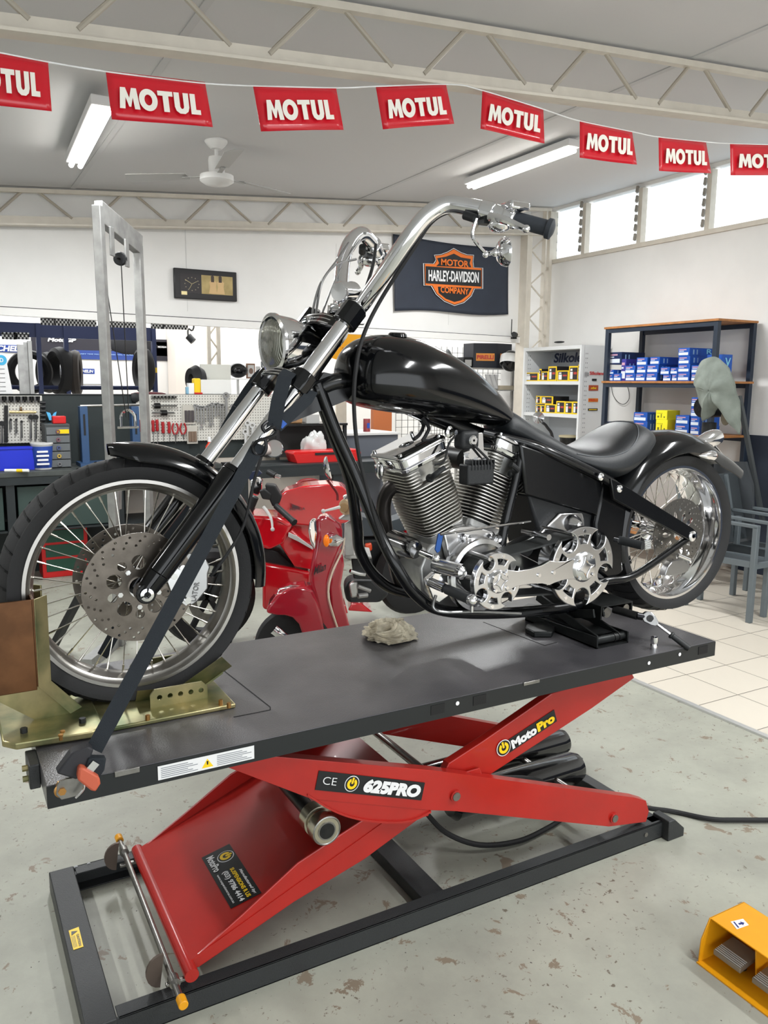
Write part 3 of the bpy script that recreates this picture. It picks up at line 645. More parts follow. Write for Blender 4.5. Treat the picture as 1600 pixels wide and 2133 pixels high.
# ================================================================== CHOPPER
YC = .4166
def B(px, py, dy=0): return at(px, py, y=YC+dy)
def G(x, z, dy=0): return V((x, YC+dy, z))
bike = thing('chopper_motorcycle', 'black and chrome chopper with ape hanger handlebars strapped upright on the lift', 'motorcycle', (1.3, YC, H))
def part(mb, name, m, parent=None, **k): return mb.build(name, m, parent or bike, **k)
YA = V((0, 1, 0))
def make_wheel(name, c, R, tw, rr, rw, m_rim, hub_r, hub_w, n, disc, bed):
    c = V(c)
    w0 = MB(); prof = [(rr-.012, -rw*.86), (rr+.002, -rw*1.04), (rr+(R-rr)*.35, -tw*.98), (rr+(R-rr)*.65, -tw), (R-.02, -tw*.86), (R-.006, -tw*.55), (R, -tw*.2), (R, tw*.2), (R-.006, tw*.55), (R-.02, tw*.86), (rr+(R-rr)*.65, tw), (rr+(R-rr)*.35, tw*.98), (rr+.002, rw*1.04), (rr-.012, rw*.86)]
    w0.lathe(prof, c, YA, 112, closed=True); w0.m = 1
    # tread grooves cut in pairs across the crown
    for k in range(44):
        a = 2*pi*k/44
        for s in (-1, 1):
            q = []
            for j, (yy, rr_) in enumerate(((.12, R+.0006), (.45, R-.0035), (.78, R-.0125), (.93, R-.0255))):
                aa = a+(.03+.05*j/3)*(1)+(.07 if s > 0 else 0)
                q.append(c+V((cos(aa)*(rr_), s*tw*yy, sin(aa)*rr_)))
            for p_, q_ in zip(q, q[1:]): w0.bar(p_, q_, .0045, .0022, hint=V((cos(a), 0, sin(a))))
    wh = w0.build(name, [RUB, mat('groove', (10, 10, 10), .8)], bike)      # tyre carries the wheel
    tire = wh; 
    e = MB()
    e.lathe([(rr, -rw), (rr+.003, -rw-.003), (rr+.003, -rw-.005), (rr-.006, -rw-.005), (rr-.012, -rw*.86), (rr-.018, -rw*.78), (rr-.02, -rw*.6), (bed+.004, -rw*.45), (bed, -rw*.25), (bed, rw*.25), (bed+.004, rw*.45), (rr-.02, rw*.6), (rr-.018, rw*.78), (rr-.012, rw*.86), (rr-.006, rw+.005), (rr+.003, rw+.005), (rr+.003, rw+.003), (rr, rw), (rr-.005, 0)], c, YA, 96, closed=True)
    e.build('rim', m_rim, wh)
    hb = MB(); hb.lathe([(0, -hub_w-.004), (.014, -hub_w-.004), (hub_r*.7, -hub_w), (hub_r, -hub_w+.004), (hub_r, -hub_w+.012), (hub_r*.62, -hub_w+.02), (hub_r*.62, hub_w-.02), (hub_r, hub_w-.012), (hub_r, hub_w-.004), (hub_r*.7, hub_w), (0, hub_w+.004)], c, YA, 32)
    hb.build('hub', CHROME, wh)
    sp0 = {}
    for i in range(n):
        s = -1 if i % 2 else 1; lean = .62 if (i//2) % 2 else -.62
        a = 2*pi*i/n; b = a+lean*(.9)
        p_ = c+V((cos(b)*hub_r*.92, s*(hub_w-.008), sin(b)*hub_r*.92)); q_ = c+V((cos(a)*(bed+.001), s*rw*.16, sin(a)*(bed+.001)))
        m = MB(); m.cyl(p_, q_, .0016, n=6); d = (p_-q_).normalized(); m.cyl(q_, q_+d*.022, .0030, n=6)
        m.build('spoke', mat('spoke_steel', (190, 186, 178), .2, 1), wh)
    return wh
def rotor(parent, c, R, dy, holes=True, carrier=True, m=STEEL, inner=.045, name='brake_disc'):
    lp = [disc_pts(R, 72)]
    for k, r in enumerate((.93, .85, .77) if holes else (.9,)):
        for i in range(22): a = 2*pi*i/22+k*.09; lp.append(disc_pts(.0038, 8, R*r*cos(a), R*r*sin(a)))
    if carrier:
        for i in range(5):
            a = 2*pi*i/5+.3; lp.append(disc_pts(R*.135, 18, R*.46*cos(a), R*.46*sin(a)))
            a += pi/5; lp.append(disc_pts(R*.085, 14, R*.5*cos(a), R*.5*sin(a)))
    else:
        for i in range(10):
            a = 2*pi*i/10; lp.append([(R*.5*cos(a)+R*.17*cos(a)*cos(t)-R*.08*sin(a)*sin(t), R*.5*sin(a)+R*.17*sin(a)*cos(t)+R*.08*cos(a)*sin(t)) for t in [2*pi*j/12 for j in range(12)]])
            lp.append(disc_pts(R*.055, 8, R*.68*cos(a+.31), R*.68*sin(a+.31)))
    lp.append(disc_pts(inner*.6, 24))
    return curve_mesh(name, lp, .005, m, (c[0], YC+dy, c[2]), (1, 0, 0), (0, 0, 1), parent)
FC = (.2854, YC, 1.043); RC = (2.303, YC, 1.024)
fwh = make_wheel('front_wheel', FC, .337, .057, .28, .043, mat('satin_rim', (168, 165, 160), .32, 1), .036, .04, 40, None, .252)
rwh = make_wheel('rear_wheel', RC, .318, .105, .256, .088, CHROME, .05, .055, 48, None, .222)
for s in (-1, 1):
    rd_ = rotor(fwh, FC, .146, s*.072, m=mat('drilled_disc', (112, 105, 97), .35, 1, noise=.25, nscale=30))
    bt = MB()
    for i in range(5):
        a = 2*pi*i/5+.3; bt.cyl(V(FC)+V((.052*cos(a+.6), s*.076, .052*sin(a+.6))), V(FC)+V((.052*cos(a+.6), s*.082, .052*sin(a+.6))), .007, n=6)
    bt.cyl(V(FC)+V((0, s*.04, 0)), V(FC)+V((0, s*.082, 0)), .028, n=24); bt.build('disc_bolts', CHROME, fwh)
rotor(rwh, RC, .135, -.10, carrier=False, m=mat('rear_disc', (150, 147, 142), .3, 1))
# forks
AX = V((.2854, 0, 1.043)); FD = V((.633, 0, .775)).normalized(); FN = V((FD.z, 0, -FD.x))
def FK(t, dy, n=0): q = AX+FD*t+FN*n; return V((q.x, YC+dy, q.z))
for s in (-1, 1):
    dy = .135*s
    sl = MB(); sl.cyl(FK(-.012, dy), FK(.06, dy), .024, .031, n=28); sl.cyl(FK(.06, dy), FK(.385, dy), .031, .0335, n=28); sl.cyl(FK(.385, dy), FK(.40, dy), .0335, .030, n=28)
    sl.cyl(FK(0, dy)+V((0, -s*.02, 0)), FK(0, dy)+V((0, s*.02, 0)), .026, n=24)
    so = part(sl, 'fork_slider', BLACKP, bevel=.002)
    MB().lathe([(.005, .021), (.013, .021), (.017, .024), (.017, .03), (.009, .032), (.006, .026)], FK(0, dy), (0, s, 0), 20).build('axle_nut', CHROME, so)
    part(MB().cyl(FK(.39, dy), FK(.97, dy), .0225, n=28), 'fork_tube', CHROME)
    # clamps: two black collars on each tube
    part(MB().cyl(FK(.665, dy), FK(.725, dy), .036, n=8), 'lower_clamp', BLACKP, bevel=.004)
    cp = part(MB().cyl(FK(.90, dy), FK(.965, dy), .036, n=10), 'upper_clamp', BLACKP, bevel=.004)
    MB().lathe([(0, .022), (.006, .02), (.010, .008), (.016, .002), (.016, 0)], FK(.96, dy), FD, 16).build('fork_cap', CHROME, cp)
def tree(t, w, nm):
    o = MB(); o.prism([FK(t, -.135, -.02), FK(t, -.06, -.045), FK(t, .06, -.045), FK(t, .135, -.02), FK(t, .135, .02), FK(t, .05, .06), FK(t, -.05, .06), FK(t, -.135, .02)], FD*w)
    q = part(o, nm, BLACKP, bevel=.004)
    for k in range(3):
        tt = t+w*(.2+.3*k); MB().tube([FK(tt, -.12, -.02), FK(tt, -.07, -.042), FK(tt, 0, -.048), FK(tt, .07, -.042), FK(tt, .12, -.02)], .0026, n=6).build('chrome_fin', CHROME, q)
tree(.685, .03, 'lower_triple_tree'); tree(.875, .04, 'upper_triple_tree')
part(MB().cyl(FK(.68, 0, .052), FK(.93, 0, .045), .028, n=24), 'steering_head', BLACKF, bevel=.003)
# fork brace / springs seen beside the far leg
part(MB().cyl(FK(.40, -.09, .03), FK(.68, -.04, .03), .006, n=10), 'brake_line_guide', CHROME)
# headlight
hc = B(574, 716, 0); ax = V((-1, -.1, -.04)).normalized()
hl = part(MB().lathe([(0, -.155), (.02, -.15), (.035, -.13), (.058, -.09), (.074, -.045), (.081, 0), (.081, .008), (.076, .014), (.068, .012), (.066, .002), (0, -.01)], hc, ax, 40), 'headlight', CHROME)
MB().lathe([(.081, .0), (.086, .004), (.086, .012), (.077, .016), (.074, .012)], hc, ax, 40, closed=True).build('headlight_ring', CHROME, hl)
def lens_mat():
    m = mat('headlight_lens', (128, 128, 118), .1, .5); nt = m.node_tree; b = nt.nodes['Principled BSDF']
    tc = nt.nodes.new('ShaderNodeTexCoord'); wv = nt.nodes.new('ShaderNodeTexWave'); wv.bands_direction = 'Y'; wv.inputs['Scale'].default_value = 45; wv.inputs['Distortion'].default_value = 0
    nt.links.new(tc.outputs['Object'], wv.inputs['Vector']); bp = nt.nodes.new('ShaderNodeBump'); bp.inputs['Distance'].default_value = .003; bp.inputs['Strength'].default_value = .8
    nt.links.new(wv.outputs['Fac'], bp.inputs['Height']); nt.links.new(bp.outputs['Normal'], b.inputs['Normal']); return m
MB().lathe([(.075, .008), (.06, .018), (.03, .025), (0, .027)], hc, ax, 40).build('lens', lens_mat(), hl)
part(MB().tube([hc-ax*.12+V((0, 0, -.03)), hc-ax*.13+V((0, 0, -.09)), FK(.71, 0, -.04)], .011, n=10), 'headlight_mount', CHROME)
part(MB().tube([hc-ax*.13+V((0, 0, .01)), FK(.9, 0, -.05)], .016, n=10, smooth=0), 'headlight_arm', CHROME)
# handlebar, one bent tube
half = [B(748, 641, -.062), B(775, 605, -.102), B(810, 555, -.152), B(850, 497, -.2), B(888, 450, -.228), B(928, 427, -.25), B(975, 431, -.29), B(1020, 441, -.33), B(1060, 453, -.37), B(1146, 477, -.45)]
half = [V((p.x, p.y, p.z)) for p in half]
far = [V((p.x, 2*YC-p.y, p.z)) for p in half]
mid = [V((half[0].x-.026, YC-.035, half[0].z-.004)), V((half[0].x-.030, YC, half[0].z-.004)), V((half[0].x-.026, YC+.035, half[0].z-.004))]
bar_pts = half[:-1][::-1]+mid+far[:-1]
bar_ = part(MB().tube(bar_pts, .0235, n=20, smooth=8), 'handlebar', CHROME)
for s in (-1, 1):
    part(MB().prism([G(half[0].x-.04, half[0].z-.05, s*.05), G(half[0].x+.01, half[0].z-.05, s*.05), G(half[0].x+.005, half[0].z+.02, s*.05), G(half[0].x-.035, half[0].z+.02, s*.05)], (0, s*.03, 0)), 'riser', CHROME, bevel=.004)
# grips and controls, both sides
for s in (-1, 1):
    def mir(p): return p if s < 0 else V((p.x, 2*YC-p.y, p.z))
    g0, g1 = mir(B(1066, 455, -.372)), mir(B(1146, 477, -.45)); gd = (g1-g0).normalized()
    gr = MB(); gr.cyl(g0, g1, .021, n=24); gr.lathe([(.021, 0), (.026, .004), (.026, .012), (.02, .014)], g0, gd, 24); gr.lathe([(.021, -.012), (.027, -.008), (.027, .004), (.014, .01), (0, .01)], g1, gd, 24)
    grp = part(gr, 'grip', mat('grip_black', (42, 46, 52), .6))
    c0, c1 = mir(B(1004, 440, -.315)), mir(B(1048, 450, -.36))
    sw = part(MB().cyl(c0-gd*.005, c0+gd*.035, .031, n=14), 'switch_housing', CHROME, bevel=.004)
    MB().box(c0+gd*.015+V((-.012, -.01*-s, -.025)), (.03, .03, .018)).build('switch', BLACKM, sw)
    mc = MB(); mc.cyl(c1, c1+gd*.035, .029, n=14); q = c1+gd*.03+V((-.005, 0, .03)); mc.prism([q+V((-.03, -.035, -.012)), q+V((.035, -.035, -.012)), q+V((.045, .03, -.012)), q+V((-.02, .03, -.012))], (0, 0, .024))
    mco = part(mc, 'master_cylinder', CHROME, bevel=.006)
    l0 = mir(B(1022, 452, -.36)); l1 = mir(B(1096, 477, -.475))
    part(MB().tube([l0, mir(B(1050, 458, -.41)), mir(B(1075, 468, -.44)), l1], lambda t: .013-.005*t, n=10).ball(l1, .011, n=12), 'lever', CHROME)
    part(MB().ball(mir(B(1040, 468, -.37)), .032, (1, 1, .7), 14), 'control_pod', CHROME)
    part(MB().cyl(mir(B(968, 448, -.30)), mir(B(990, 455, -.33)), .012, n=12), 'brake_switch', BLACKM)
# mirror hanging under the near grip
part(MB().tube([B(992, 456, -.33), B(984, 485, -.335), B(990, 503, -.34), B(1012, 528, -.345)], .0048, n=8), 'mirror_stem', CHROME)
m0 = B(1046, 525, -.35); ma = V((.88, -.25, .1)).normalized()
mr = part(MB().lathe([(0, -.016), (.012, -.014), (.026, -.010), (.036, 0), (.04, .012), (.038, .014), (.034, .012), (0, .010)], m0, ma, 32), 'mirror', CHROME)
part(MB().tube([B(1012, 530, -.345), m0-ma*.03], .006, n=8, smooth=0).ball(B(1012, 530, -.345), .009, n=10).ball(m0-ma*.02, .011, n=10), 'mirror_joint', CHROME)
# speedometer cup between the risers
s0 = B(716, 609, .0); sa = V((.85, .5, .05)).normalized()
sp_ = part(MB().lathe([(0, -.03), (.026, -.028), (.031, -.02), (.031, .035), (.034, .04), (.034, .045), (0, .046)], s0, sa, 32), 'speedometer', CHROME)
# cables and lines
def cable(pts, r, m, nm): return part(MB().tube(pts, r, n=8, smooth=10), nm, m)
BR = mat('braided_line', (150, 150, 150), .35, .8)
cable([B(985, 437, -.3), B(940, 440, -.25), B(900, 462, -.22), B(860, 520, -.19), B(790, 630, -.13), B(755, 705, -.15), B(740, 780, -.17), B(738, 860, -.17), B(748, 950, -.17), B(775, 1060, -.16), B(800, 1140, -.14)], .0058, RUB, 'clutch_cable')
cable([B(762, 486, .22), B(738, 492, .22), B(700, 545, .15), B(668, 590, .1), B(653, 640, .08), B(652, 665, .06)], .0038, BR, 'brake_line')
cable([B(742, 540, .18), B(700, 552, .15), B(672, 585, .1), B(660, 640, .08), B(658, 668, .06)], .0038, BR, 'throttle_cable')
cable([B(750, 500, .2), B(710, 560, .15), B(676, 640, .05), B(668, 672, .04)], .003, BR, 'throttle_cable')
cable([B(745, 650, -.1), B(775, 560, .1), B(783, 510, .2)], .0055, RUB, 'idle_cable')
cable([B(640, 790, -.1), B(590, 800, -.12), B(560, 900, -.1), B(530, 1000, -.1), B(505, 1100, -.1), B(455, 1180, -.1), B(438, 1200, -.09)], .0045, RUB, 'front_brake_hose')
# front calipers
def caliper(s):
    y = s*.085; cpts = [(398, 1175), (425, 1160), (437, 1180), (432, 1195), (432, 1225), (410, 1252), (395, 1262), (380, 1240)]
    P = [B(a, b, -.095) for a, b in cpts]; P = [V((p.x, YC+y-.02, p.z)) for p in P]
    o = part(MB().prism(P, (0, .045, 0)), 'brake_caliper', mat('caliper_chrome', (170, 170, 170), .3, .95), bevel=.005)
    k = MB()
    for (a, b) in ((380, 1183), (391, 1250), (362, 1200)):
        q = B(a, b, -.1); k.cyl(V((q.x, YC+y-.022, q.z)), V((q.x, YC+y-.008, q.z)), .009, n=12)
    k.build('caliper_bolts', CHROME, o)
    Q = [B(a, b, -.09) for a, b in ((350, 1212), (372, 1172), (400, 1185), (402, 1250), (388, 1262), (360, 1240))]
    part(MB().prism([V((p.x, YC+y+.004*s, p.z)) for p in Q], (0, .006, 0)), 'caliper_bracket', ALU)
    if s < 0: text('LATOR', mat('engraving', (120, 120, 120), .4), V((B(407, 1252, -.1).x, YC+y-.0215, B(407, 1252, -.1).z)), V((.012, 0, .052)), V((-.014, 0, .003)), o, off=.02)
caliper(-1); caliper(1)
# fenders
def fender(c, R, a0, a1, hw, drop, n, taper0=0, flare=None, th=.003):
    rings = []
    for i in range(n+1):
        t = i/n; a = radians(a0+(a1-a0)*t); r = R+(flare(t) if flare else 0)
        k = 1-taper0*max(0, 1-t*9)**2
        d = drop*(1-taper0*.5*max(0, 1-t*9)); ring = []
        m = 10
        for j in range(m+1):
            u = -1+2*j/m; yy = math.copysign(abs(sin(u*pi/2))**.9, u)*hw*k; rr_ = r-d*(1-cos(u*pi/2))*.9
            ring.append(V(c)+V((cos(a)*rr_, yy, sin(a)*rr_)))
        for j in range(m, -1, -1):
            u = -1+2*j/m; yy = math.copysign(abs(sin(u*pi/2))**.9, u)*(hw*k-th); rr_ = r-th-d*(1-cos(u*pi/2))*.9
            ring.append(V(c)+V((cos(a)*rr_, yy, sin(a)*rr_)))
        rings.append(ring)
    return MB().loft(rings)
part(fender(FC, .374, 98, -7, .072, .052, 40, .75, lambda t: .006*(1-t)), 'front_fender', BLACKP, smooth=50)
part(MB().tube([FK(.30, -.135, .03), V((.53, YC-.075, 1.27)), V((.56, YC-.06, 1.26))], .008, n=8), 'fender_strut', CHROME)
part(MB().tube([FK(.30, .135, .03), V((.53, YC+.075, 1.27)), V((.56, YC+.06, 1.26))], .008, n=8), 'fender_strut', CHROME)
part(fender(RC, .385, 195, 33, .126, .088, 60, 0, lambda t: .009*t+.052*(max(0, t-.86)/.14)**1.4), 'rear_fender', BLACKP, smooth=50)
# tail light and indicators
tl = B(1478, 915, .02); ta = V((.9, 0, .18)).normalized()
part(MB().lathe([(0, -.10), (.012, -.095), (.026, -.05), (.034, -.01), (.036, .02), (.03, .05), (0, .055)], tl, ta, 28), 'tail_light', CHROME)
part(MB().prism([G(2.60, 1.345, .0), G(2.60, 1.345, .09), G(2.69, 1.275, .09), G(2.69, 1.275, .0)], (.004, 0, .003)), 'number_plate', CHROME, bevel=.002)
tb_ = B(1475, 949, -.14); it = part(MB().lathe([(0, -.052), (.008, -.035), (.016, 0), (.019, .02), (.018, .03)], tb_, (1, 0, -.04), 20), 'indicator', CHROME)
MB().lathe([(.018, .03), (.014, .036), (0, .038)], tb_, (1, 0, -.04), 20).build('indicator_lens', AMBER, it)
tb2 = V((tb_.x, 2*YC-tb_.y, tb_.z)); part(MB().lathe([(0, -.052), (.008, -.035), (.016, 0), (.019, .02), (.018, .03)], tb2, (1, 0, -.04), 20), 'indicator', CHROME)
# tank
def se(c, hw, zt, zb, n=28, widest=.38, p=2.3):
    out = []; zc_ = zb+(zt-zb)*widest
    for i in range(n):
        t = 2*pi*i/n; cs, sn = cos(t), sin(t)
        y = math.copysign(abs(cs)**(2/p), cs)*hw
        z = zc_+(math.copysign(abs(sn)**(2/p), sn)*((zt-zc_) if sn > 0 else (zc_-zb)))
        out.append(V((c, YC+y, z)))
    return out
st_t = [(.918, 1.620, 1.575, .02), (.924, 1.655, 1.548, .07), (.945, 1.690, 1.525, .112), (.985, 1.716, 1.510, .14), (1.05, 1.728, 1.497, .156), (1.13, 1.722, 1.487, .158), (1.2, 1.706, 1.478, .150), (1.28, 1.676, 1.468, .136), (1.36, 1.636, 1.458, .118), (1.44, 1.583, 1.447, .096), (1.51, 1.520, 1.436, .07), (1.555, 1.468, 1.426, .045), (1.565, 1.45, 1.43, .02)]
def lerp_st(st, n):
    P = spline([V((a[0], a[1], a[2])) for a in st], n); Q = spline([V((a[3], 0, 0)) for a in st], n); return [(p.x, p.y, p.z, q.x) for p, q in zip(P, Q)]
tank = part(MB().loft([se(x, hw, zt, zb) for x, zt, zb, hw in lerp_st(st_t, 4)]), 'fuel_tank', BLACKP, smooth=60)
MB().lathe([(0, .012), (.022, .012), (.027, .009), (.03, 0)], (1.09, YC-.03, 1.722), (-.02, -.08, 1), 28).build('filler_cap', BLACKP, tank)
# frame
def ft(pts, r, nm, m=BLACKF, smooth=8): return part(MB().tube(pts, r, n=14, smooth=smooth), nm, m)
ft([FK(.74, 0, .09), G(.95, 1.585), G(1.2, 1.49), G(1.47, 1.40)], .026, 'backbone')
part(MB().prism([FK(.62, -.012, .09), FK(.80, -.012, .08), G(1.0, 1.585, -.012), G(.93, 1.53, -.012)], (0, .024, 0)), 'neck_gusset', BLACKF)
for s in (-1, 1):
    def S(a, b, dy): p = B(a, b, -abs(dy)); return p if s < 0 else V((p.x, 2*YC-p.y, p.z))
    ft([S(661, 798, .008), S(700, 900, .014), S(745, 1000, .028), S(790, 1110, .075), S(826, 1180, .12), S(868, 1240, .13), S(925, 1272, .13), S(1050, 1277, .13), S(1200, 1262, .13), V((1.85, YC+s*.13, .84))], .0185, 'frame_tube')
    ft([G(1.40, 1.425, s*.05), S(1100, 925, .09), S(1150, 945, .12), S(1252, 992, .14), S(1290, 1018, .15)], .017, 'seat_rail')
    ft([S(1088, 925, .10), S(1073, 1000, .11), S(1052, 1090, .115), S(1040, 1170, .12)], .016, 'seat_post_tube')
    axe = G(RC[0], RC[2], s*.15)
    u = S(1290, 1020, .15); l = S(1325, 1196, .14); l2 = S(1265, 1210, .13)
    part(MB().prism([u+V((-.06, 0, .045)), u+V((.0, 0, .02)), axe+V((.0, 0, .03)), axe+V((.028, 0, .01)), axe+V((.028, 0, -.014)), axe+V((.0, 0, -.022)), u+V((-.04, 0, -.03))], (0, s*.016, 0)), 'swingarm_blade', BLACKF, bevel=.004)
    ft([axe+V((0, 0, -.01)), l, l2, V((1.80, YC+s*.13, .88))], .014, 'lower_swingarm_tube')
    MB_ = MB().lathe([(.006, .0), (.02, 0), (.02, .006), (.014, .01), (.006, .010)], axe+V((0, s*.012, 0)), (0, s, 0), 24); part(MB_, 'axle_adjuster', CHROME)
    for (a, b) in ((1251, 993), (1290, 1018)): q = S(a, b, .165); part(MB().lathe([(0, .008), (.006, .008), (.013, .004), (.013, -.004)], q, (0, s, 0), 20), 'frame_bolt', CHROME)
# plates in front of the rear wheel
part(MB().prism([B(a, b, -.125) for a, b in ((1258, 1005), (1296, 1030), (1306, 1062), (1298, 1130), (1300, 1190), (1272, 1212), (1246, 1190), (1240, 1090))], (0, .25, 0)), 'rear_frame_box', BLACKF, bevel=.01)
oil = part(MB().prism([B(a, b, -.125) for a, b in ((1083, 925), (1140, 945), (1258, 1003), (1246, 1076), (1235, 1070), (1095, 1030))], (0, .25, 0)), 'oil_tank', BLACKF, bevel=.014, seg=3)
part(MB().prism([B(a, b, -.1) for a, b in ((1100, 1030), (1240, 1072), (1244, 1190), (1150, 1215), (1120, 1100))], (0, .2, 0)), 'gearbox', BLACKM, bevel=.01)
# seat: a skirted solo saddle
st_s = [(1.485, 1.470, 1.435, .045), (1.50, 1.498, 1.41, .078), (1.54, 1.492, 1.392, .086), (1.62, 1.448, 1.36, .088), (1.70, 1.412, 1.33, .100), (1.78, 1.388, 1.29, .122), (1.86, 1.385, 1.258, .148), (1.93, 1.402, 1.245, .160), (1.99, 1.428, 1.25, .160), (2.05, 1.446, 1.28, .150), (2.10, 1.447, 1.32, .134), (2.14, 1.43, 1.36, .11), (2.165, 1.41, 1.385, .06)]
def seat_ring(x, hw, zt, zb, n=32):
    out = []
    for i in range(n):
        t = 2*pi*i/n; cs, sn = cos(t), sin(t)
        y = math.copysign(abs(cs)**.75, cs)*hw*(1 if sn < 0 else 1-.12*sn)
        if sn >= 0:
            dish = .028*max(0, 1-((x-1.88)/.2)**2)
            z = zb+(zt-zb)*(.35+.65*abs(sn)**.8)-dish*(1-abs(cs)**2)
            if x > 1.95: z += .0
        else: z = zb+(zt-zb)*.35*(1-abs(sn)**1.2)
        out.append(V((x, YC+y, z)))
    return out
seat = part(MB().loft([seat_ring(x, hw, zt, zb) for x, zt, zb, hw in lerp_st(st_s, 4)]), 'saddle', LEATH, smooth=70)
# stitched seam across the saddle
seam = []
SS = lerp_st(st_s, 4)
def seat_surf(x, v):      # v: -1..1 across, point on the upper skin
    k = min(range(len(SS)), key=lambda i: abs(SS[i][0]-x)); _, zt, zb, hw = SS[k]
    r = seat_ring(x, hw, zt, zb, 64); t = int(round((.5-.5*v)*32)) % 64; return r[t]
pts = [seat_surf(1.74, 1-.0), seat_surf(1.80, -.1)]
sm = [seat_surf(x, v)+V((0, 0, .001)) for x, v in ((1.76, -.88), (1.83, -.80), (1.90, -.78), (1.97, -.72), (2.03, -.6), (2.07, -.4), (2.085, -.15), (2.085, .15), (2.07, .4), (2.03, .6), (1.97, .72), (1.9, .78), (1.83, .8), (1.76, .88))]
MB().tube(sm, .002, n=6, smooth=4).build('piping', mat('stitch', (70, 74, 78), .5), seat)
# ---- engine
CR = V((1.333, YC, .935)); 
FIN = mat('fin_alloy', (205, 202, 196), .42, 1, noise=.15, nscale=40)
def rrect(c, l, a, hl, hy, r, n=5):
    out = []
    for (sx_, sy_, a0) in ((1, 1, 0), (-1, 1, pi/2), (-1, -1, pi), (1, -1, 3*pi/2)):
        for i in range(n+1):
            t = a0+pi/2*i/n; out.append(c+l*(sx_*(hl-r)+cos(t)*r)+YA*(sy_*(hy-r)+sin(t)*r))
    return out
for s, nm in ((-1, 'front'), (1, 'rear')):
    a = V((s*sin(radians(22.5)), 0, cos(radians(22.5)))); l = V((a.z, 0, -a.x))
    cy = part(MB().cyl(CR+a*.10, CR+a*.37, .058, n=32), nm+'_cylinder', DSTEEL)
    m = MB()
    for k in range(15):
        q = CR+a*(.212+.0112*k); hl = .076+.009*min(1, k/7); m.loft([rrect(q, l, a, hl, .092, .035), rrect(q+a*.0035, l, a, hl, .092, .035)])
    m.build('cylinder_fins', FIN, cy)
    part(MB().loft([rrect(CR+a*.13, l, a, .062, .065, .03), rrect(CR+a*.205, l, a, .074, .078, .02)]), nm+'_cylinder_base', CAST, bevel=.002)
    hd = part(MB().loft([rrect(CR+a*.38, l, a, .062, .066, .03), rrect(CR+a*.435, l, a, .072, .076, .02)]), nm+'_cylinder_head', CAST)
    m = MB()
    for k in range(5):
        q = CR+a*(.383+.0105*k); 
        for sy in (-1, 1):
            m.loft([rrect(q+l*sy*.058, l, a, .030, .094, .022), rrect(q+a*.0038+l*sy*.058, l, a, .030, .094, .022)])
    m.build('head_fins', FIN, hd)
    rb = MB(); rb.loft([rrect(CR+a*.437, l, a, .088, .096, .022), rrect(CR+a*.452, l, a, .093, .102, .022)]); rb.loft([rrect(CR+a*.452, l, a, .087, .096, .022), rrect(CR+a*.480, l, a, .089, .098, .022)])
    rbo = part(rb, nm+'_rocker_box', CHROME, bevel=.003)
    lid = MB().loft([rrect(CR+a*.481, l, a, .093, .102, .024), rrect(CR+a*.488, l, a, .093, .102, .024), rrect(CR+a*.493, l, a, .087, .096, .022)]).build('rocker_lid', CHROME, rbo, bevel=.0015)
    q = CR+a*.4935
    MB().lathe([(.026, 0), (.02, .001), (.0, .001)], q-a*.0005, a, 28).build('lid_recess', BLACKM, rbo)
    MB().lathe([(0, .006), (.01, .006), (.015, .003), (.015, 0)], q, a, 16).build('lid_bolt', CHROME, rbo)
    bt = MB()
    for u, v in ((-.075, -.083), (.075, -.083), (-.075, .083), (.075, .083)): bt.cyl(CR+a*.490+l*u+YA*v, CR+a*.499+l*u+YA*v, .006, n=10)
    bt.build('lid_screws', CHROME, rbo)
    # spark plug boot
    q = CR+a*.39+YA*(-.096)+l*.01*s
    part(MB().tube([q, q+V((0, -.03, .015)), q+V((.03*-s, -.035, .035))], .0085, n=10).ball(q, .014, n=12), 'spark_plug_boot', BLACKM)
# crankcase
cc = MB(); cc.prism([G(x, z, -.07) for x, z in ((1.19, 1.065), (1.245, 1.10), (1.315, 1.135), (1.40, 1.10), (1.47, 1.05), (1.49, .98), (1.44, .87), (1.36, .84), (1.24, .85), (1.17, .92), (1.16, 1.0))], (0, .14, 0))
part(cc, 'crankcase', CAST, bevel=.008)
ip = MB(); ip.prism([B(a, b, -.11) for a, b in ((924, 1112), (950, 1098), (985, 1096), (1030, 1108), (1045, 1130), (1080, 1150), (1130, 1175), (1130, 1215), (1040, 1262), (985, 1240), (955, 1215), (935, 1160))], (0, .03, 0))
part(ip, 'primary_backing_plate', ALU, bevel=.006, seg=3)
q = B(1002, 1172, -.12); part(MB().lathe([(.118, .03), (.124, 0), (.118, -.02), (.104, -.024), (.1, 0), (.1, .03)], (CR.x+.01, YC-.13, .975), (0, 1, 0), 48), 'primary_ring', ALU)
for a, b in ((973, 1121), (953, 1155), (1037, 1122), (1028, 1122)):
    q = B(a, b, -.125); part(MB().lathe([(0, .004), (.006, .004), (.012, .006), (.012, -.006)], q, (0, -1, 0), 16), 'plate_bolt', CHROME)
# jackshaft motor housing and dome at the rear of the plate
part(MB().prism([B(a, b, -.13) for a, b in ((1125, 1110), (1165, 1070), (1215, 1068), (1220, 1085), (1220, 1130), (1130, 1140), (1050, 1145), (1075, 1135))], (0, .05, 0)), 'starter_housing', ALU, bevel=.008, seg=3)
q = B(1197, 1091, -.14); part(MB().lathe([(0, .03), (.012, .028), (.028, .006), (.03, 0)], q, (0, -1, 0), 28), 'starter_dome', ALU)
part(MB().cyl(B(1090, 1140, .02), B(1090, 1140, -.08), .035, n=20), 'starter_motor', DSTEEL)
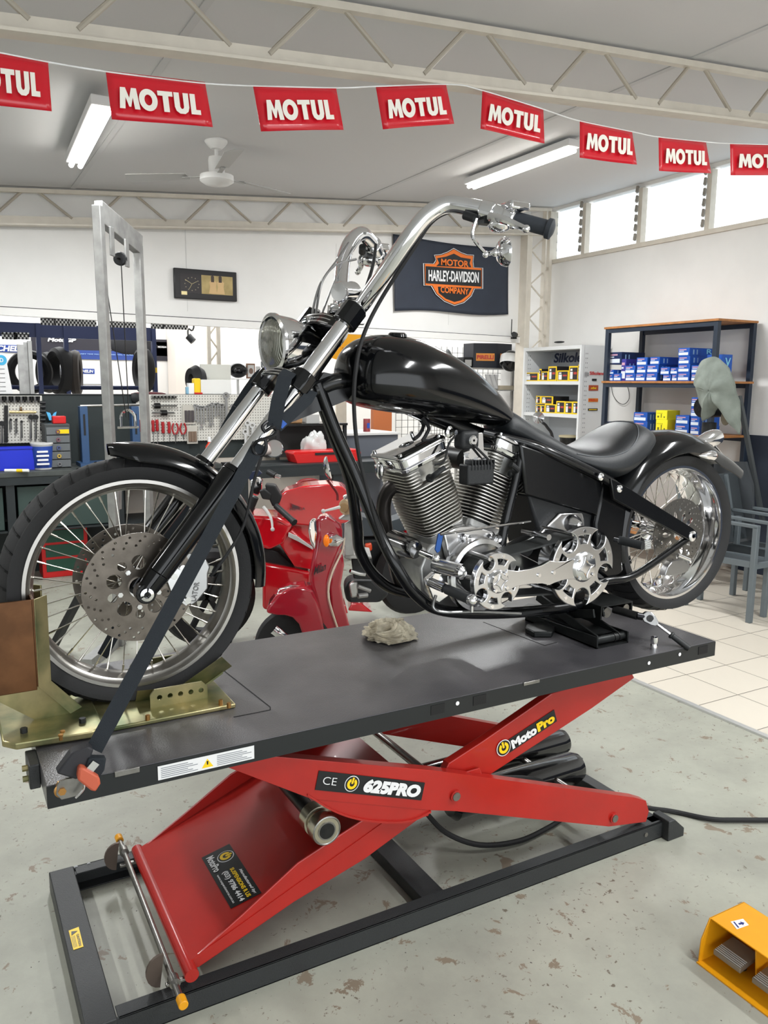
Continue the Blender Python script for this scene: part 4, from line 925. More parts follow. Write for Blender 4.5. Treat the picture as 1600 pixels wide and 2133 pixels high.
# belt drive
PF, PR = V((1.315, YC-.2, .985)), V((1.66, YC-.2, .995)); r1, r2 = .062, .098
dv = (PR-PF); L_ = dv.length; e = dv.normalized(); n_ = V((-e.z, 0, e.x)); al = math.asin((r2-r1)/L_)
loop = []
for i in range(13): t = pi/2+al+ (pi-2*al)*i/12; loop.append(PF+(e*cos(t)+n_*sin(t))*r1)
for i in range(17): t = -pi/2-al+(pi+2*al)*i/16; loop.append(PR+(e*cos(t)+n_*sin(t))*r2)
bl_ = MB(); nL = len(loop); vs = []
for p in loop:
    o_ = p; cdir = ((p-PF).normalized() if (p-PF).length < r1*1.2 else (p-PR).normalized())
    vs.append([p+YA*-.04, p+YA*.045, p+YA*.045-cdir*.006, p+YA*-.04-cdir*.006])
bl_.loft(vs, closed=True); part(bl_, 'primary_belt', mat('belt_rubber', (38, 40, 40), .6))
part(MB().cyl(PF+YA*.045, PF-YA*.045, r1-.007, n=40), 'front_pulley', DSTEEL)
part(MB().cyl(PR+YA*.045, PR-YA*.045, r2-.007, n=48), 'clutch_basket', ALU)
# outrigger: two cut-out wheels joined by a bow-tie arm
PFo, PRo = V((1.315, YC-.262, .985)), V((1.66, YC-.262, .995))
def gear_cover(c, R, nseg, nm, rot, hubR):
    lo = []; hooks = nseg; d0, br = R*.80, R*.27
    dl = math.acos((R*R+d0*d0-br*br)/(2*R*d0)); pts = []
    for k in range(hooks):
        ca = rot+2*pi*k/hooks; nx = ca+2*pi/hooks
        bx, bz = d0*cos(ca), d0*sin(ca)
        p0_ = (R*cos(ca-dl), R*sin(ca-dl)); p1_ = (R*cos(ca+dl), R*sin(ca+dl))
        a0 = math.atan2(p0_[1]-bz, p0_[0]-bx); a1 = math.atan2(p1_[1]-bz, p1_[0]-bx)
        while a1 > a0: a1 -= 2*pi
        for i in range(17): t = a0+(a1-a0)*i/16; pts.append((bx+br*cos(t), bz+br*sin(t)))
        for i in range(1, 14): t = ca+dl+(nx-dl-ca-dl)*i/14; pts.append((R*cos(t), R*sin(t)))
    lo.append(pts)
    for k in range(hooks):
        ca = rot+2*pi*(k+.5)/hooks; wd = pi/hooks*.40
        arc = [(R*.84*cos(ca+t), R*.84*sin(ca+t)) for t in [-wd+2*wd*i/8 for i in range(9)]]+[(R*.58*cos(ca+t), R*.58*sin(ca+t)) for t in [wd*.8-1.6*wd*i/6 for i in range(7)]]
        lo.append(arc)
    g = curve_mesh(nm, lo, .016, ALU, c, (1, 0, 0), (0, 0, 1), bike, bevel=.003)
    MB().lathe([(hubR, .0), (hubR, -.016), (hubR-.006, -.022), (hubR*.82, -.024), (0, -.024)], c, (0, 1, 0), 48).build('hub_cap', ALU, g)
    star = []
    for i in range(4):
        a0 = pi/2*i+.15; 
        for j in range(9):
            t = j/8; p0_, p1_, p2_ = V((cos(a0), sin(a0), 0))*hubR*.72, V((0, 0, 0)), V((cos(a0+pi/2), sin(a0+pi/2), 0))*hubR*.72
            q = p0_*(1-t)**2+V((cos(a0+pi/4), sin(a0+pi/4), 0))*hubR*.18*2*t*(1-t)+p2_*t*t; star.append(c+V((q.x, -.0245, q.y)))
    MB().tube(star, .0022, n=6, smooth=0, closed=True).build('star_crease', ALU, g)
    sc_ = MB()
    for i in range(4):
        a0 = pi/2*i+.9; q = c+V((cos(a0)*hubR*.84, 0, sin(a0)*hubR*.84)); sc_.cyl(q+YA*-.028, q+YA*-.02, .0055, n=10)
    for k in range(hooks):
        ca = rot+2*pi*(k+.5)/hooks; q = c+V((cos(ca)*R*.91, 0, sin(ca)*R*.91)); sc_.cyl(q+YA*-.012, q, .006, n=10)
    sc_.build('cover_screws', CHROME, g)
    return g
gear_cover(PFo, .087, 4, 'front_pulley_cover', .55, .036)
gear_cover(PRo, .130, 5, 'clutch_cover', .95, .050)
am = []
prof_ = [(0.03, .034), (.07, .024), (.12, .024), (.17, .030), (.20, .040), (.225, .034), (.26, .030), (.30, .034), (.335, .045)]
am = [PFo+e*x+n_*w_ for x, w_ in prof_]+[PFo+e*x-n_*w_ for x, w_ in prof_[::-1]]
arm_o = part(MB().prism([p+YA*-.016 for p in am], (0, .014, 0)), 'support_arm', ALU, bevel=.004, seg=3)
sc_ = MB()
for x in (.155, .215): q = PFo+e*x; sc_.cyl(q+YA*-.021, q+YA*-.012, .006, n=10)
sc_.build('arm_screws', CHROME, arm_o)
for c, R, k in ((PFo, .075, 3), (PRo, .115, 3)):
    for i in range(k):
        a = 2*pi*i/k+1.9; q = c+V((cos(a)*R, 0, sin(a)*R)); part(MB().cyl(q, q+YA*.15, .007, n=12), 'stand_off', ALU)
part(MB().cyl(V((1.53, YC-.25, 1.10)), V((1.53, YC-.12, 1.10)), .010, n=14), 'stand_off', ALU)
# carburettor, coil and choke hardware in the V
part(MB().cyl(G(1.34, 1.34, -.05), G(1.34, 1.34, .12), .035, n=20), 'intake_manifold', DSTEEL)
co = part(MB().box(G(1.335, 1.30, -.118), (.105, .05, .065)), 'ignition_coil', BLACKM, bevel=.006)
cf = MB()
for k in range(8): cf.box(G(1.30+.012*k, 1.33, -.12), (.004, .05, .03))
cf.build('coil_fins', BLACKM, co)
kb = part(MB().prism([G(1.285, 1.33, -.12), G(1.385, 1.325, -.12), G(1.375, 1.37, -.12), G(1.36, 1.375, -.12), G(1.355, 1.43, -.12), G(1.315, 1.43, -.12), G(1.305, 1.375, -.12), G(1.285, 1.37, -.12)], (0, .006, 0)), 'engine_mount_plate', CHROME, bevel=.002)
sc_ = MB()
for x, z in ((1.30, 1.36), (1.37, 1.345), (1.335, 1.345)): sc_.cyl(G(x, z, -.13), G(x, z, -.118), .008, n=10)
sc_.build('mount_bolts', CHROME, kb)
q = B(983, 917, -.13); part(MB().lathe([(.004, .012), (.012, .012), (.016, .008), (.016, -.01), (.0, -.01)], q, (0, -1, 0), 20), 'choke_knob', CHROME)
part(MB().box(q+V((0, .03, 0)), (.07, .05, .06)), 'carburettor', BLACKM, bevel=.012)
q = B(940, 900, -.12); part(MB().lathe([(0, .02), (.008, .02), (.011, .0), (.019, -.004), (.019, -.012), (0, -.012)], q, (.3, -1, 0), 8), 'fuel_tap', CHROME)
cable([B(930, 895, -.1), B(948, 905, -.12), B(935, 925, -.12), B(925, 960, -.13), B(905, 968, -.12)], .0035, RUB, 'plug_lead')
cable([B(985, 925, -.13), B(1020, 960, -.14), B(1028, 975, -.14)], .004, RUB, 'plug_lead')
cable([B(880, 870, -.02), B(893, 890, -.03), B(888, 905, -.04), B(880, 918, -.04)], .006, RUB, 'fuel_hose')
cable([B(870, 868, .0), B(882, 885, .0), B(874, 905, -.02), B(862, 915, -.03)], .006, RUB, 'fuel_hose')
# exhaust on the far side
EXH = mat('dark_pipe', (70, 66, 64), .3, .8)
part(MB().tube([B(845, 1000, .0), B(815, 1015, .03), B(800, 1045, .06), B(803, 1100, .08), B(822, 1170, .10), G(1.22, .90, .14), G(1.35, .87, .16), G(1.8, .87, .17), G(2.2, .88, .18)], .024, n=16), 'exhaust_pipe', EXH)
part(MB().ball(G(1.06, 1.31, .02), .02, (.6, 1, 1.4)), 'horn_cover', CHROME)
# round chrome oil filter at the engine front
q = B(868, 1147, -.11); oc = V((.18, -.95, -.1)).normalized()
part(MB().lathe([(0, .0), (.026, -.002), (.03, -.008), (.034, -.02), (.036, -.06), (.036, -.12), (0, -.12)], q, oc, 32), 'oil_filter', mat('dark_chrome', (150, 150, 150), .12, 1))
# forward controls
part(MB().cyl(B(878, 1152, -.16), B(905, 1163, -.24), .010, n=14).ball(B(908, 1163, -.245), .0135, n=14), 'shift_peg', CHROME)
part(MB().cyl(B(905, 1175, -.13), B(962, 1190, -.22), .022, n=18), 'control_arm', ALU)
q = B(960, 1193, -.235); part(MB().lathe([(0, .014), (.01, .016), (.02, .008), (.022, -.004), (.016, -.012), (0, -.012)], q, (.2, -1, 0), 24), 'pivot_cap', CHROME)
part(MB().cyl(B(968, 1200, -.2), B(1000, 1208, -.25), .008, n=12), 'stand_off', ALU)
part(MB().prism([B(a, b, -.14) for a, b in ((888, 1208), (905, 1193), (948, 1203), (953, 1228), (915, 1256), (902, 1248))], (0, .02, 0)), 'control_bracket', CHROME, bevel=.003)
part(MB().cyl(B(895, 1212, -.15), B(925, 1225, -.2), .015, n=16), 'peg_mount', CHROME)
part(MB().cyl(B(932, 1228, -.2), B(978, 1248, -.32), .0155, n=20).cyl(B(978, 1248, -.32), B(982, 1250, -.33), .017, n=20), 'foot_peg', mat('peg_rubber', (40, 42, 44), .6))
part(MB().ball(B(983, 1250, -.335), .0175, n=20), 'shifter_ball', CHROME)
part(MB().cyl(B(983, 1262, -.335), B(983, 1275, -.335), .005, n=10), 'ball_stem', CHROME)
part(MB().cyl(B(918, 1113, -.16), B(1105, 1086, -.15), .004, n=10), 'shift_rod', CHROME)
part(MB().prism([B(a, b, -.15) for a, b in ((914, 1112), (924, 1113), (917, 1148), (911, 1152), (907, 1145))], (0, .006, 0)), 'shift_lever', mat('blue_anodised', (46, 84, 150), .35, .6), bevel=.001)
part(MB().tube([B(908, 1240, -.16), B(903, 1265, -.17), B(925, 1275, -.18), B(990, 1274, -.2), B(1060, 1277, -.2), B(1085, 1278, -.2)], .0052, n=10), 'side_stand', mat('stand_steel', (150, 150, 150), .3, .9))
part(MB().prism([B(a, b, -.15) for a, b in ((1000, 1275), (1010, 1272), (1070, 1277), (1130, 1270), (1132, 1275), (1072, 1284))], (0, .03, 0)), 'side_stand_foot', BLACKM)
# passenger peg and rear caliper
part(MB().cyl(B(1290, 1125, -.17), B(1340, 1137, -.26), .015, n=18), 'passenger_peg', mat('peg_rubber', (40, 42, 44), .6))
part(MB().cyl(B(1281, 1124, -.16), B(1290, 1126, -.18), .009, n=12), 'peg_bolt', CHROME)
pc = MB()
for k in range(5): pc.cyl(B(1343, 1128+4*k, -.27), B(1356, 1125+4*k, -.28), .003, n=6)
part(pc, 'peg_end', CHROME)
P = [B(a, b, -.12) for a, b in ((1390, 1183), (1400, 1170), (1430, 1165), (1438, 1178), (1434, 1190), (1418, 1196), (1400, 1200), (1385, 1200))]
part(MB().prism(P, (0, .03, 0)), 'rear_caliper', mat('caliper_chrome', (170, 170, 170), .3, .95), bevel=.004)
part(MB().cyl(B(1412, 1156, -.13), B(1436, 1166, -.13), .008, n=12).ball(B(1433, 1153, -.13), .008, n=10).ball(B(1437, 1170, -.13), .008, n=10), 'caliper_slider', CHROME)
part(MB().cyl(G(RC[0], RC[2], -.15), G(RC[0], RC[2], .15), .012, n=16), 'rear_axle', CHROME)
part(MB().lathe([(.05, .12), (.095, .12), (.095, .135), (.05, .135)], (RC[0], YC, RC[2]), (0, 1, 0), 40, closed=True), 'drive_pulley', BLACKM)
# ================================================================== THINGS ON AND AROUND THE LIFT
from mathutils import noise as mnoise
def ribbon(pts, w_, th, hint, nm, m, parent, smooth=6):
    P = spline(pts, smooth) if smooth else [V(p) for p in pts]; rings = []
    for i, p in enumerate(P):
        d = (P[min(i+1, len(P)-1)]-P[max(i-1, 0)]).normalized(); n = V(hint); n = (n-d*n.dot(d)).normalized(); s = d.cross(n)
        rings.append([p+s*w_/2+n*th/2, p-s*w_/2+n*th/2, p-s*w_/2-n*th/2, p+s*w_/2-n*th/2])
    return MB().loft(rings).build(nm, m, parent, smooth=60)
view = V((-.45, -.85, .15))
sB = at(196, 1562, y=-.02); sT = B(540, 925, -.20)
ts = thing('tie_down_strap', 'dark ratchet strap with orange handle, from the near fork leg to the deck corner', 'strap', sB)
ribbon([sT, sT*.5+sB*.5, sB], .036, .0025, view, 'webbing', FABRIC, ts, 0)
ribbon([B(570, 893, -.205), B(580, 835, -.19), B(594, 785, -.17), B(604, 774, -.14)], .038, .003, view, 'loop_webbing', FABRIC, ts, 0)
ribbon([B(576, 890, -.207), B(640, 832, -.185), B(650, 815, -.14)], .032, .003, view, 'loop_webbing', FABRIC, ts, 0)
ribbon([B(582, 888, -.207), B(592, 878, -.205)], .02, .004, view, 'blue_tag', mat('blue_tag', (50, 90, 170), .7), ts, 0)
MB().tube([B(557, 878, -.215), B(547, 888, -.22), B(552, 898, -.22), B(566, 890, -.225), B(575, 896, -.22), B(570, 906, -.22), B(552, 914, -.22), B(537, 918, -.22), B(527, 930, -.21), B(532, 945, -.21), B(545, 948, -.215), B(554, 935, -.22), B(553, 915, -.22)], .0048, n=8).build('s_hook', mat('hook_black', (30, 30, 32), .35, .5), ts)
def PY(px, py, y): return at(px, py, y=y)
rp = MB().prism([PY(a, b, -.055) for a, b in ((150, 1568), (185, 1555), (196, 1562), (180, 1602), (160, 1625), (118, 1612))], (0, .03, 0)).build('ratchet_body', mat('ratchet_black', (38, 38, 42), .6), ts, bevel=.004)
MB().prism([PY(a, b, -.062) for a, b in ((185, 1580), (222, 1580), (218, 1605), (205, 1625), (178, 1600))], (0, .022, 0)).build('strap_end', FABRIC, ts, bevel=.003)
MB().prism([PY(a, b, -.078) for a, b in ((165, 1602), (174, 1600), (208, 1620), (210, 1634), (200, 1650), (190, 1648), (162, 1626))], (0, .028, 0)).build('ratchet_handle', mat('orange_rubber', (186, 88, 62), .55), ts, bevel=.006)
MB().prism([PY(a, b, -.045) for a, b in ((118, 1640), (124, 1628), (140, 1622), (165, 1618), (178, 1640), (160, 1658), (145, 1662), (128, 1666), (117, 1656))], (0, .006, 0)).build('hook_plate', STEEL, ts, bevel=.001)
q = PY(130, 1650, -.05); MB().cyl(q, q+V((0, .04, 0)), .0085, n=6).lathe([(.0085, .005), (.016, .007), (.016, .01), (.0085, .01)], q, (0, 1, 0), 18).build('anchor_bolt', mat('brass_bolt', (190, 140, 80), .3, .9), ts)
MB().tube([PY(168, 1612, -.06), PY(176, 1640, -.065), PY(158, 1662, -.06)], .0025, n=6).build('spring_clip', CHROME, ts)
MB().bar(PY(187, 1592, -.066), PY(200, 1600, -.066), .004, .02).build('ratchet_slot', CHROME, ts)
ts2 = thing('tie_down_strap', 'dark strap looped round the far fork leg, behind the chopper', 'strap', (.2, DW, H))
ribbon([B(585, 778, .10), B(548, 778, .15), B(522, 808, .17), B(495, 850, .18)], .034, .003, view, 'loop_webbing', FABRIC, ts2)
ribbon([B(495, 850, .18), V((.25, DW+.01, H+.02))], .034, .003, view, 'webbing', FABRIC, ts2, 0)
# --- rag
rc_ = at(806, 1328, z=H)
rag = MB(); 
def ragpt(u, v):
    a = 2*pi*u; b = pi*v*.5; 
    x = cos(a)*sin(b); y = sin(a)*sin(b); z = cos(b)
    p = V((x*1.7, y*1.7, z*1.7)); q = V((sin(p.x*2.3+p.y), cos(p.y*2-p.z), sin(p.z*2.1+p.x)))
    f = 1-abs(mnoise.noise(p*1.35+q*.5))*2.6; g = 1-abs(mnoise.noise(p*2.9+q*.9+V((5, 2, 1))))*2.2
    r = .95+.22*f*abs(f)+.06*g*abs(g)+.18*mnoise.noise(p*.8)
    return V((rc_.x+.015+x*.085*r, rc_.y+y*.085*r, max(H+.002, H+.004+z*.052*r)))
rag.grid(ragpt, 220, 90)
tag(rag.build('rag', mat('dirty_cloth', (228, 219, 196), .9, noise=.6, nscale=16, rgb2=(160, 150, 130), bump=.5, bscale=300), smooth=60), 'crumpled dirty beige rag on the middle of the lift deck', 'rag')
# --- scissor jack crosswise under the frame
jk = thing('scissor_jack', 'black steel scissor jack on the rear of the deck, holding the chopper frame up', 'jack', (1.80, .3, H))
JM = mat('jack_steel', (44, 46, 46), .4, .6, noise=.4, nscale=25)
xa, xb, ya, yb = 1.72, 1.865, .125, .50
for x in (xa, xb-.006): MB().prism([(x, ya, H), (x, yb, H), (x, yb, H+.03), (x, ya+.03, H+.04), (x, ya, H+.04)], (.006, 0, 0)).build('base_side', JM, jk, bevel=.001)
MB().bb((xa, ya, H), (xb, yb, H+.005)).build('base_plate', JM, jk)
MB().cyl((xa+.004, ya+.02, H+.022), (xb-.004, ya+.02, H+.022), .014, n=16).build('base_pin', JM, jk)
MB().lathe([(.014, .08), (.016, .08), (.016, .086), (.014, .086)], (xa+.01, ya+.02, H+.022), (1, 0, 0), 16, closed=True).lathe([(.014, .10), (.016, .10), (.016, .106), (.014, .106)], (xa+.01, ya+.02, H+.022), (1, 0, 0), 16, closed=True).build('pin_rings', DSTEEL, jk)
for x in (xa+.02, xb-.03): MB().bar((x, ya+.02, H+.022), (x, .46, H+.10), .008, .032).build('lifting_arm', JM, jk, bevel=.002)
for x in (xa+.045, xb-.055): MB().bar((x, yb-.02, H+.022), (x, .19, H+.10), .008, .03).build('lifting_arm', JM, jk, bevel=.002)
MB().bb((xa+.02, .17, H+.03), (xb-.02, .45, H+.034)).build('cover_plate', JM, jk)
jx = 1.79
MB().bb((jx, .185, H+.118), (jx+.15, .50, H+.123)).build('saddle_plate', JM, jk)
for x in (jx, jx+.144): MB().bb((x, .185, H+.075), (x+.006, .50, H+.118)).build('saddle_side', JM, jk)
MB().cyl((jx+.035, .19, H+.095), (jx+.035, .23, H+.095), .018, n=16).build('roller', STEEL, jk); MB().cyl((jx+.125, .19, H+.1), (jx+.125, .23, H+.1), .014, n=16).build('roller', STEEL, jk)
jd = V((jx+.075, .20, H+.10)); je = at(1328, 1283, y=.12)
MB().cyl(jd, je, .014, n=20).build('screw_nose', DSTEEL, jk)
MB().prism([at(a, b, z=H+.001) for a, b in ((1094, 1318), (1112, 1328), (1150, 1328), (1160, 1310), (1130, 1303), (1096, 1312))], (0, 0, .02)).build('pedal', JM, jk, bevel=.004)
MB().prism([at(a, b, z=H+.03) for a, b in ((1062, 1280), (1100, 1262), (1175, 1268), (1210, 1282), (1120, 1286))], (0, 0, .01)).build('cross_plate', JM, jk, bevel=.002)
# --- ratchet wrench
rw = thing('ratchet_wrench', 'chrome ratchet wrench with a black handle plugged into the end of the jack', 'wrench', (1.93, .1, H+.05))
rh = at(1352, 1288, y=.10); jdn = (je-jd).normalized()
MB().cyl(je-jdn*.005, rh-jdn*.012, .0125, n=20).build('socket_drive', mat('black_socket', (40, 40, 42), .25, .9), rw)
hn = (view+V((0, 0, .1))).normalized(); he = at(1428, 1345, y=.0); hd = (he-rh).normalized(); hsd = hd.cross(hn).normalized()
MB().prism([rh+hd*x+hsd*w_-hn*.01 for x, w_ in ((-.026, .0), (-.022, .014), (-.008, .022), (.01, .019), (.03, .009), (.034, 0), (.03, -.009), (.01, -.019), (-.008, -.022), (-.022, -.014))], hn*.02).build('ratchet_head', CHROME, rw, bevel=.003)
MB().cyl(rh+hn*.0105, rh+hn*.0125, .012, n=20).build('head_disc', DSTEEL, rw)
MB().cyl(rh+hd*.02, rh+hd*.088, .0052, n=12).build('shaft', CHROME, rw)
MB().cyl(rh+hd*.085, rh+hd*.16, .0095, .011, n=16).lathe([(.0095, 0), (.0125, .003), (.0125, .008), (.0095, .011)], rh+hd*.085, hd, 16).build('handle', BLACKM, rw)
sk_ = at(1362, 1352, z=H); tag(MB().lathe([(0, 0), (.0125, 0), (.0125, .018), (.0118, .02), (.0125, .022), (.0125, .042), (.008, .042), (.007, .025), (0, .025)], sk_, (0, 0, 1), 24).build('socket', CHROME), 'small chrome socket standing on the deck under the ratchet wrench', 'socket')
# --- yellow pneumatic foot pedal unit
fp_ = thing('foot_pedal', 'yellow steel foot control with two grey treadles on the floor at lower right', 'foot pedal', (1.65, -.55, 0))
bx0, bx1 = 1.595, 1.80; y_l, y_r = -.452, -.80; tz = .125
MB().bb((bx0-.01, y_r, .0), (bx1, y_l+.0, .004)).build('base_plate', YELP, fp_)
MB().prism([(bx0+.03, y_l, tz), (bx1-.03, y_l, tz), (bx1, y_l, .06), (bx1, y_l, 0), (bx0-.005, y_l, 0), (bx0, y_l, .07)], (0, -.004, 0)).build('end_plate', YELP, fp_, bevel=.001)
MB().bb((bx0+.03, y_r, tz-.004), (bx1-.03, y_l, tz)).build('top_plate', YELP, fp_, bevel=.002)
MB().prism([(bx1-.03, y_l, tz), (bx1, y_l, .06), (bx1, y_l, 0), (bx1-.004, y_l, 0), (bx1-.006, y_l, .058), (bx1-.034, y_l, tz-.003)], (0, y_r-y_l, 0)).build('back_plate', YELP, fp_)
MB().prism([(bx0+.045, -.585, tz-.004), (bx1-.04, -.585, tz-.004), (bx1-.006, -.585, .05), (bx1-.006, -.585, .004), (bx0+.06, -.585, .004)], (0, -.004, 0)).build('divider', YELP, fp_)
for yy in (-.48, -.60):
    tr = MB().prism([(bx0+.02, yy, .035), (bx0+.1, yy, .052), (bx0+.1, yy, .062), (bx0+.02, yy, .049)], (0, -.085, 0)).build('treadle', mat('treadle_grey', (140, 132, 118), .45, .5), fp_, bevel=.002)
    rb = MB()
    for k in range(5): rb.bar((bx0+.025+.006*k, yy-.002, .051+.0013*k), (bx0+.025+.006*k, yy-.083, .051+.0013*k), .002, .002)
    rb.build('tread_ribs', LITG, tr)
    MB().cyl((bx0+.08, yy-.043, .004), (bx0+.08, yy-.043, .05), .018, n=16).build('valve_stem', BLACKM, fp_)
A_ = [at(a, b, z=tz+.0005) for a, b in ((1522, 1920), (1548, 1914), (1560, 1927), (1535, 1936))]
dl = MB().prism(A_, (0, 0, .0006)).build('direction_label', WSTK, fp_, smooth=0)
U = A_[3]-A_[0]; Wq = A_[1]-A_[0]
MB().prism([A_[0]+U*u+Wq*v+V((0, 0, .0008)) for u, v in ((.25, .62), (.5, .85), (.75, .62), (.6, .62), (.6, .4), (.4, .4), (.4, .62))], (0, 0, .0004)).build('arrow', mat('label_blue', (30, 40, 110), .5), dl, smooth=0)
MB().bar(A_[0]+U*.12+Wq*.2+V((0, 0, .001)), A_[0]+U*.88+Wq*.2+V((0, 0, .001)), .004, .0005).build('print_line', mat('label_blue', (30, 40, 110), .5), dl)
# ================================================================== HOIST FRAME
gy1, gy2 = 3.09, 3.55
hs = thing('gantry_hoist', 'tall galvanised steel gantry with a pulley and cable standing left behind the chopper', 'hoist', (.85, 3.3, 0))
p1t = at(204, 440, y=gy1); p2t = at(287, 510, y=gy2)
p1b = at(245, 1345, z=0); p1b = V((.745, gy1, 0)); p2b = V((1.02, gy2, 0))
q1 = V((at(222, 900, y=gy1).x, gy1, at(222, 900, y=gy1).z)); 
def post(top, mid_px, y, w_):
    m = at(*mid_px, y=y); d = (m-top).normalized(); k = (0-top.z)/d.z; return top+d*k
pb1 = post(p1t, (228, 900), gy1, 0); pb2 = post(p2t, (303, 900), gy2, 0)
hx = V((p2t.x-p1t.x, gy2-gy1, 0)).normalized()
MB().bar(p1t+V((0, 0, .03)), V((pb1.x, gy1, 0)), .05, .055, hint=V((hx.x, hx.y, 0))).build('post', GALV, hs, bevel=.004)
MB().bar(p2t, V((pb2.x, gy2, 0)), .048, .055, hint=V((hx.x, hx.y, 0))).build('post', GALV, hs, bevel=.004)
MB().bar(p1t+V((0, 0, .0)), p2t+V((0, 0, .0))+hx*.02, .05, .12).build('head_beam', GALV, hs, bevel=.004)
mb_ = p1t.lerp(p2t, .5); sd = V((hx.y, -hx.x, 0))
for k in (.18, .55):
    c = p1t.lerp(p2t, k); MB().box(c+V((0, 0, -.13))+sd*.03, (.05, .012, .16), Matrix.Rotation(math.atan2(hx.y, hx.x), 3, 'Z')).build('hanger_plate', GALV, hs, bevel=.003)
pc_ = p1t.lerp(p2t, .5)+V((0, 0, -.17)); pw = MB().lathe([(0, -.012), (.035, -.012), (.04, -.008), (.032, 0), (.04, .008), (.035, .012), (0, .012)], pc_, hx, 24).build('pulley', BLACKM, hs)
MB().cyl(pc_-hx*.06, pc_+hx*.06, .008, n=10).build('pulley_axle', DSTEEL, hs)
hkz = at(262, 875, y=3.3)
MB().cyl(pc_+V((0, -.02, 0)), V((hkz.x+.02, 3.3, hkz.z)), .003, n=6).build('cable', DSTEEL, hs)
MB().cyl(pc_+V((-.12, -.05, .06)), V((hkz.x, 3.28, hkz.z+.02)), .003, n=6).build('cable', DSTEEL, hs)
MB().tube([V((hkz.x-.03, 3.3, hkz.z-.04)), V((hkz.x-.025, 3.3, hkz.z+.03)), V((hkz.x+.015, 3.3, hkz.z+.06)), V((hkz.x+.05, 3.3, hkz.z+.03)), V((hkz.x+.055, 3.3, hkz.z-.04))], .009, n=8).build('shackle', CHROME, hs)
MB().cyl(V((hkz.x-.05, 3.3, hkz.z-.045)), V((hkz.x+.075, 3.3, hkz.z-.045)), .007, n=8).build('shackle_pin', CHROME, hs)
MB().bar(V((pb1.x-.25, gy1-.35, .03)), V((pb1.x+.1, gy1+.2, .03)), .06, .06).build('foot_beam', GALV, hs); MB().bar(V((pb2.x-.1, gy2-.2, .03)), V((pb2.x+.25, gy2+.2, .03)), .06, .06).build('foot_beam', GALV, hs)
MB().bar(at(170, 1235, y=3.0), at(112, 1345, z=.02), .05, .03).build('leg_brace', BLACKM, hs)
MB().cyl(at(243, 1015, y=3.2), at(243, 1060, y=3.2), .03, n=12).build('winch_drum', GALV, hs)
MB().cyl(at(243, 1050, y=3.2), at(243, 1150, y=3.2), .012, n=10).build('winch_strap', mat('old_strap', (120, 104, 80), .8), hs)
# ================================================================== RED SCOOTER
CR5 = lambda cx, cy, y: at(480+cx*.2375, 940+cy*.2375, y=y)
EV = V((.42, .9, 0)).normalized()
sct = thing('red_scooter', 'dark red retro scooter with cream piping between the lift and the red sports bike', 'scooter', (1.8, 2.0, 0))
MAR = mat('maroon_paint', (156, 18, 38), .18, coat=1)
def puff(pts, y, depth, nm, m, par, bev=.03, seg=4, cv=CR5, push=0):
    P = [cv(a, b, y)+EV*push for a, b in pts]; return MB().prism(P, EV*depth).build(nm, m, par, bevel=bev, seg=seg, smooth=50)
y = 1.95
wc = V((1.43, y+.1, .205))
MB().lathe([(.12, -.045), (.16, -.05), (.195, -.04), (.205, 0), (.195, .04), (.16, .05), (.12, .045)], wc, (.35, 1, 0), 40, closed=True).build('front_tire', RUB, sct)
MB().lathe([(0, -.03), (.13, -.03), (.13, .03), (0, .03)], wc, (.35, 1, 0), 32).build('front_wheel_disc', BLACKM, sct)
MB().tube([CR5(380, 1560, y-.03), CR5(430, 1600, y-.04), CR5(490, 1650, y-.03)], .026, n=12).build('trailing_link', CHROME, sct)
puff([(310, 1420), (330, 1360), (400, 1270), (500, 1215), (640, 1195), (720, 1220), (770, 1330), (830, 1590), (640, 1640), (600, 1520), (540, 1460), (460, 1440), (400, 1440)], y, .16, 'front_mudguard', MAR, sct, .035)
puff([(390, 1275), (430, 1205), (520, 1180), (635, 1180), (630, 1200), (510, 1215), (430, 1245)], y+.04, .03, 'mudguard_crest', CHROME, sct, .006)
shield = puff([(750, 590), (830, 558), (960, 640), (985, 690), (985, 820), (940, 930), (890, 1060), (862, 1200), (870, 1320), (955, 1600), (820, 1640), (740, 1320), (700, 1180), (690, 1090), (730, 880), (755, 740)], y+.02, .14, 'leg_shield', MAR, sct, .04)
puff([(985, 900), (1000, 1000), (970, 1180), (1000, 1360), (1065, 1600), (955, 1600), (880, 1360), (865, 1200), (890, 1070), (945, 930)], y+.05, .2, 'leg_shield_wing', MAR, sct, .015)
MB().tube([CR5(a, b, y+.01) for a, b in ((1000, 760), (985, 860), (945, 950), (892, 1070), (862, 1200), (872, 1330), (950, 1580))], .0055, n=8).build('cream_piping', mat('cream_piping', (214, 196, 176), .4), sct)
puff([(695, 615), (750, 590), (762, 720), (740, 870), (700, 800), (682, 700)], y, .06, 'headlight_bezel', CHROME, sct, .012)
ic = CR5(905, 785, y-.0)
MB().lathe([(.0, -.05), (.02, -.045), (.036, -.015), (.034, .02), (.0, .06)], ic, (.75, -.5, .15), 20).build('indicator', CHROME, sct); 
MB().ball(CR5(842, 785, y-.03), .03, (.55, .6, 1.1), 14).build('indicator_lens', AMBER, sct)
text('Milan', mat('badge_dark', (40, 20, 26), .3), CR5(728, 1085, y-.004), (CR5(835, 1040, y-.004)-CR5(728, 1085, y-.004)), CR5(730, 1000, y-.004)-CR5(728, 1070, y-.004), shield, off=.03, lift=.004, shear=.3)
puff([(400, 480), (0, 0)][:0] or [(1000, 640), (1050, 610), (1075, 660), (1085, 915), (1010, 920), (995, 760)], y+.06, .03, 'steering_bracket', GALV, sct, .004)
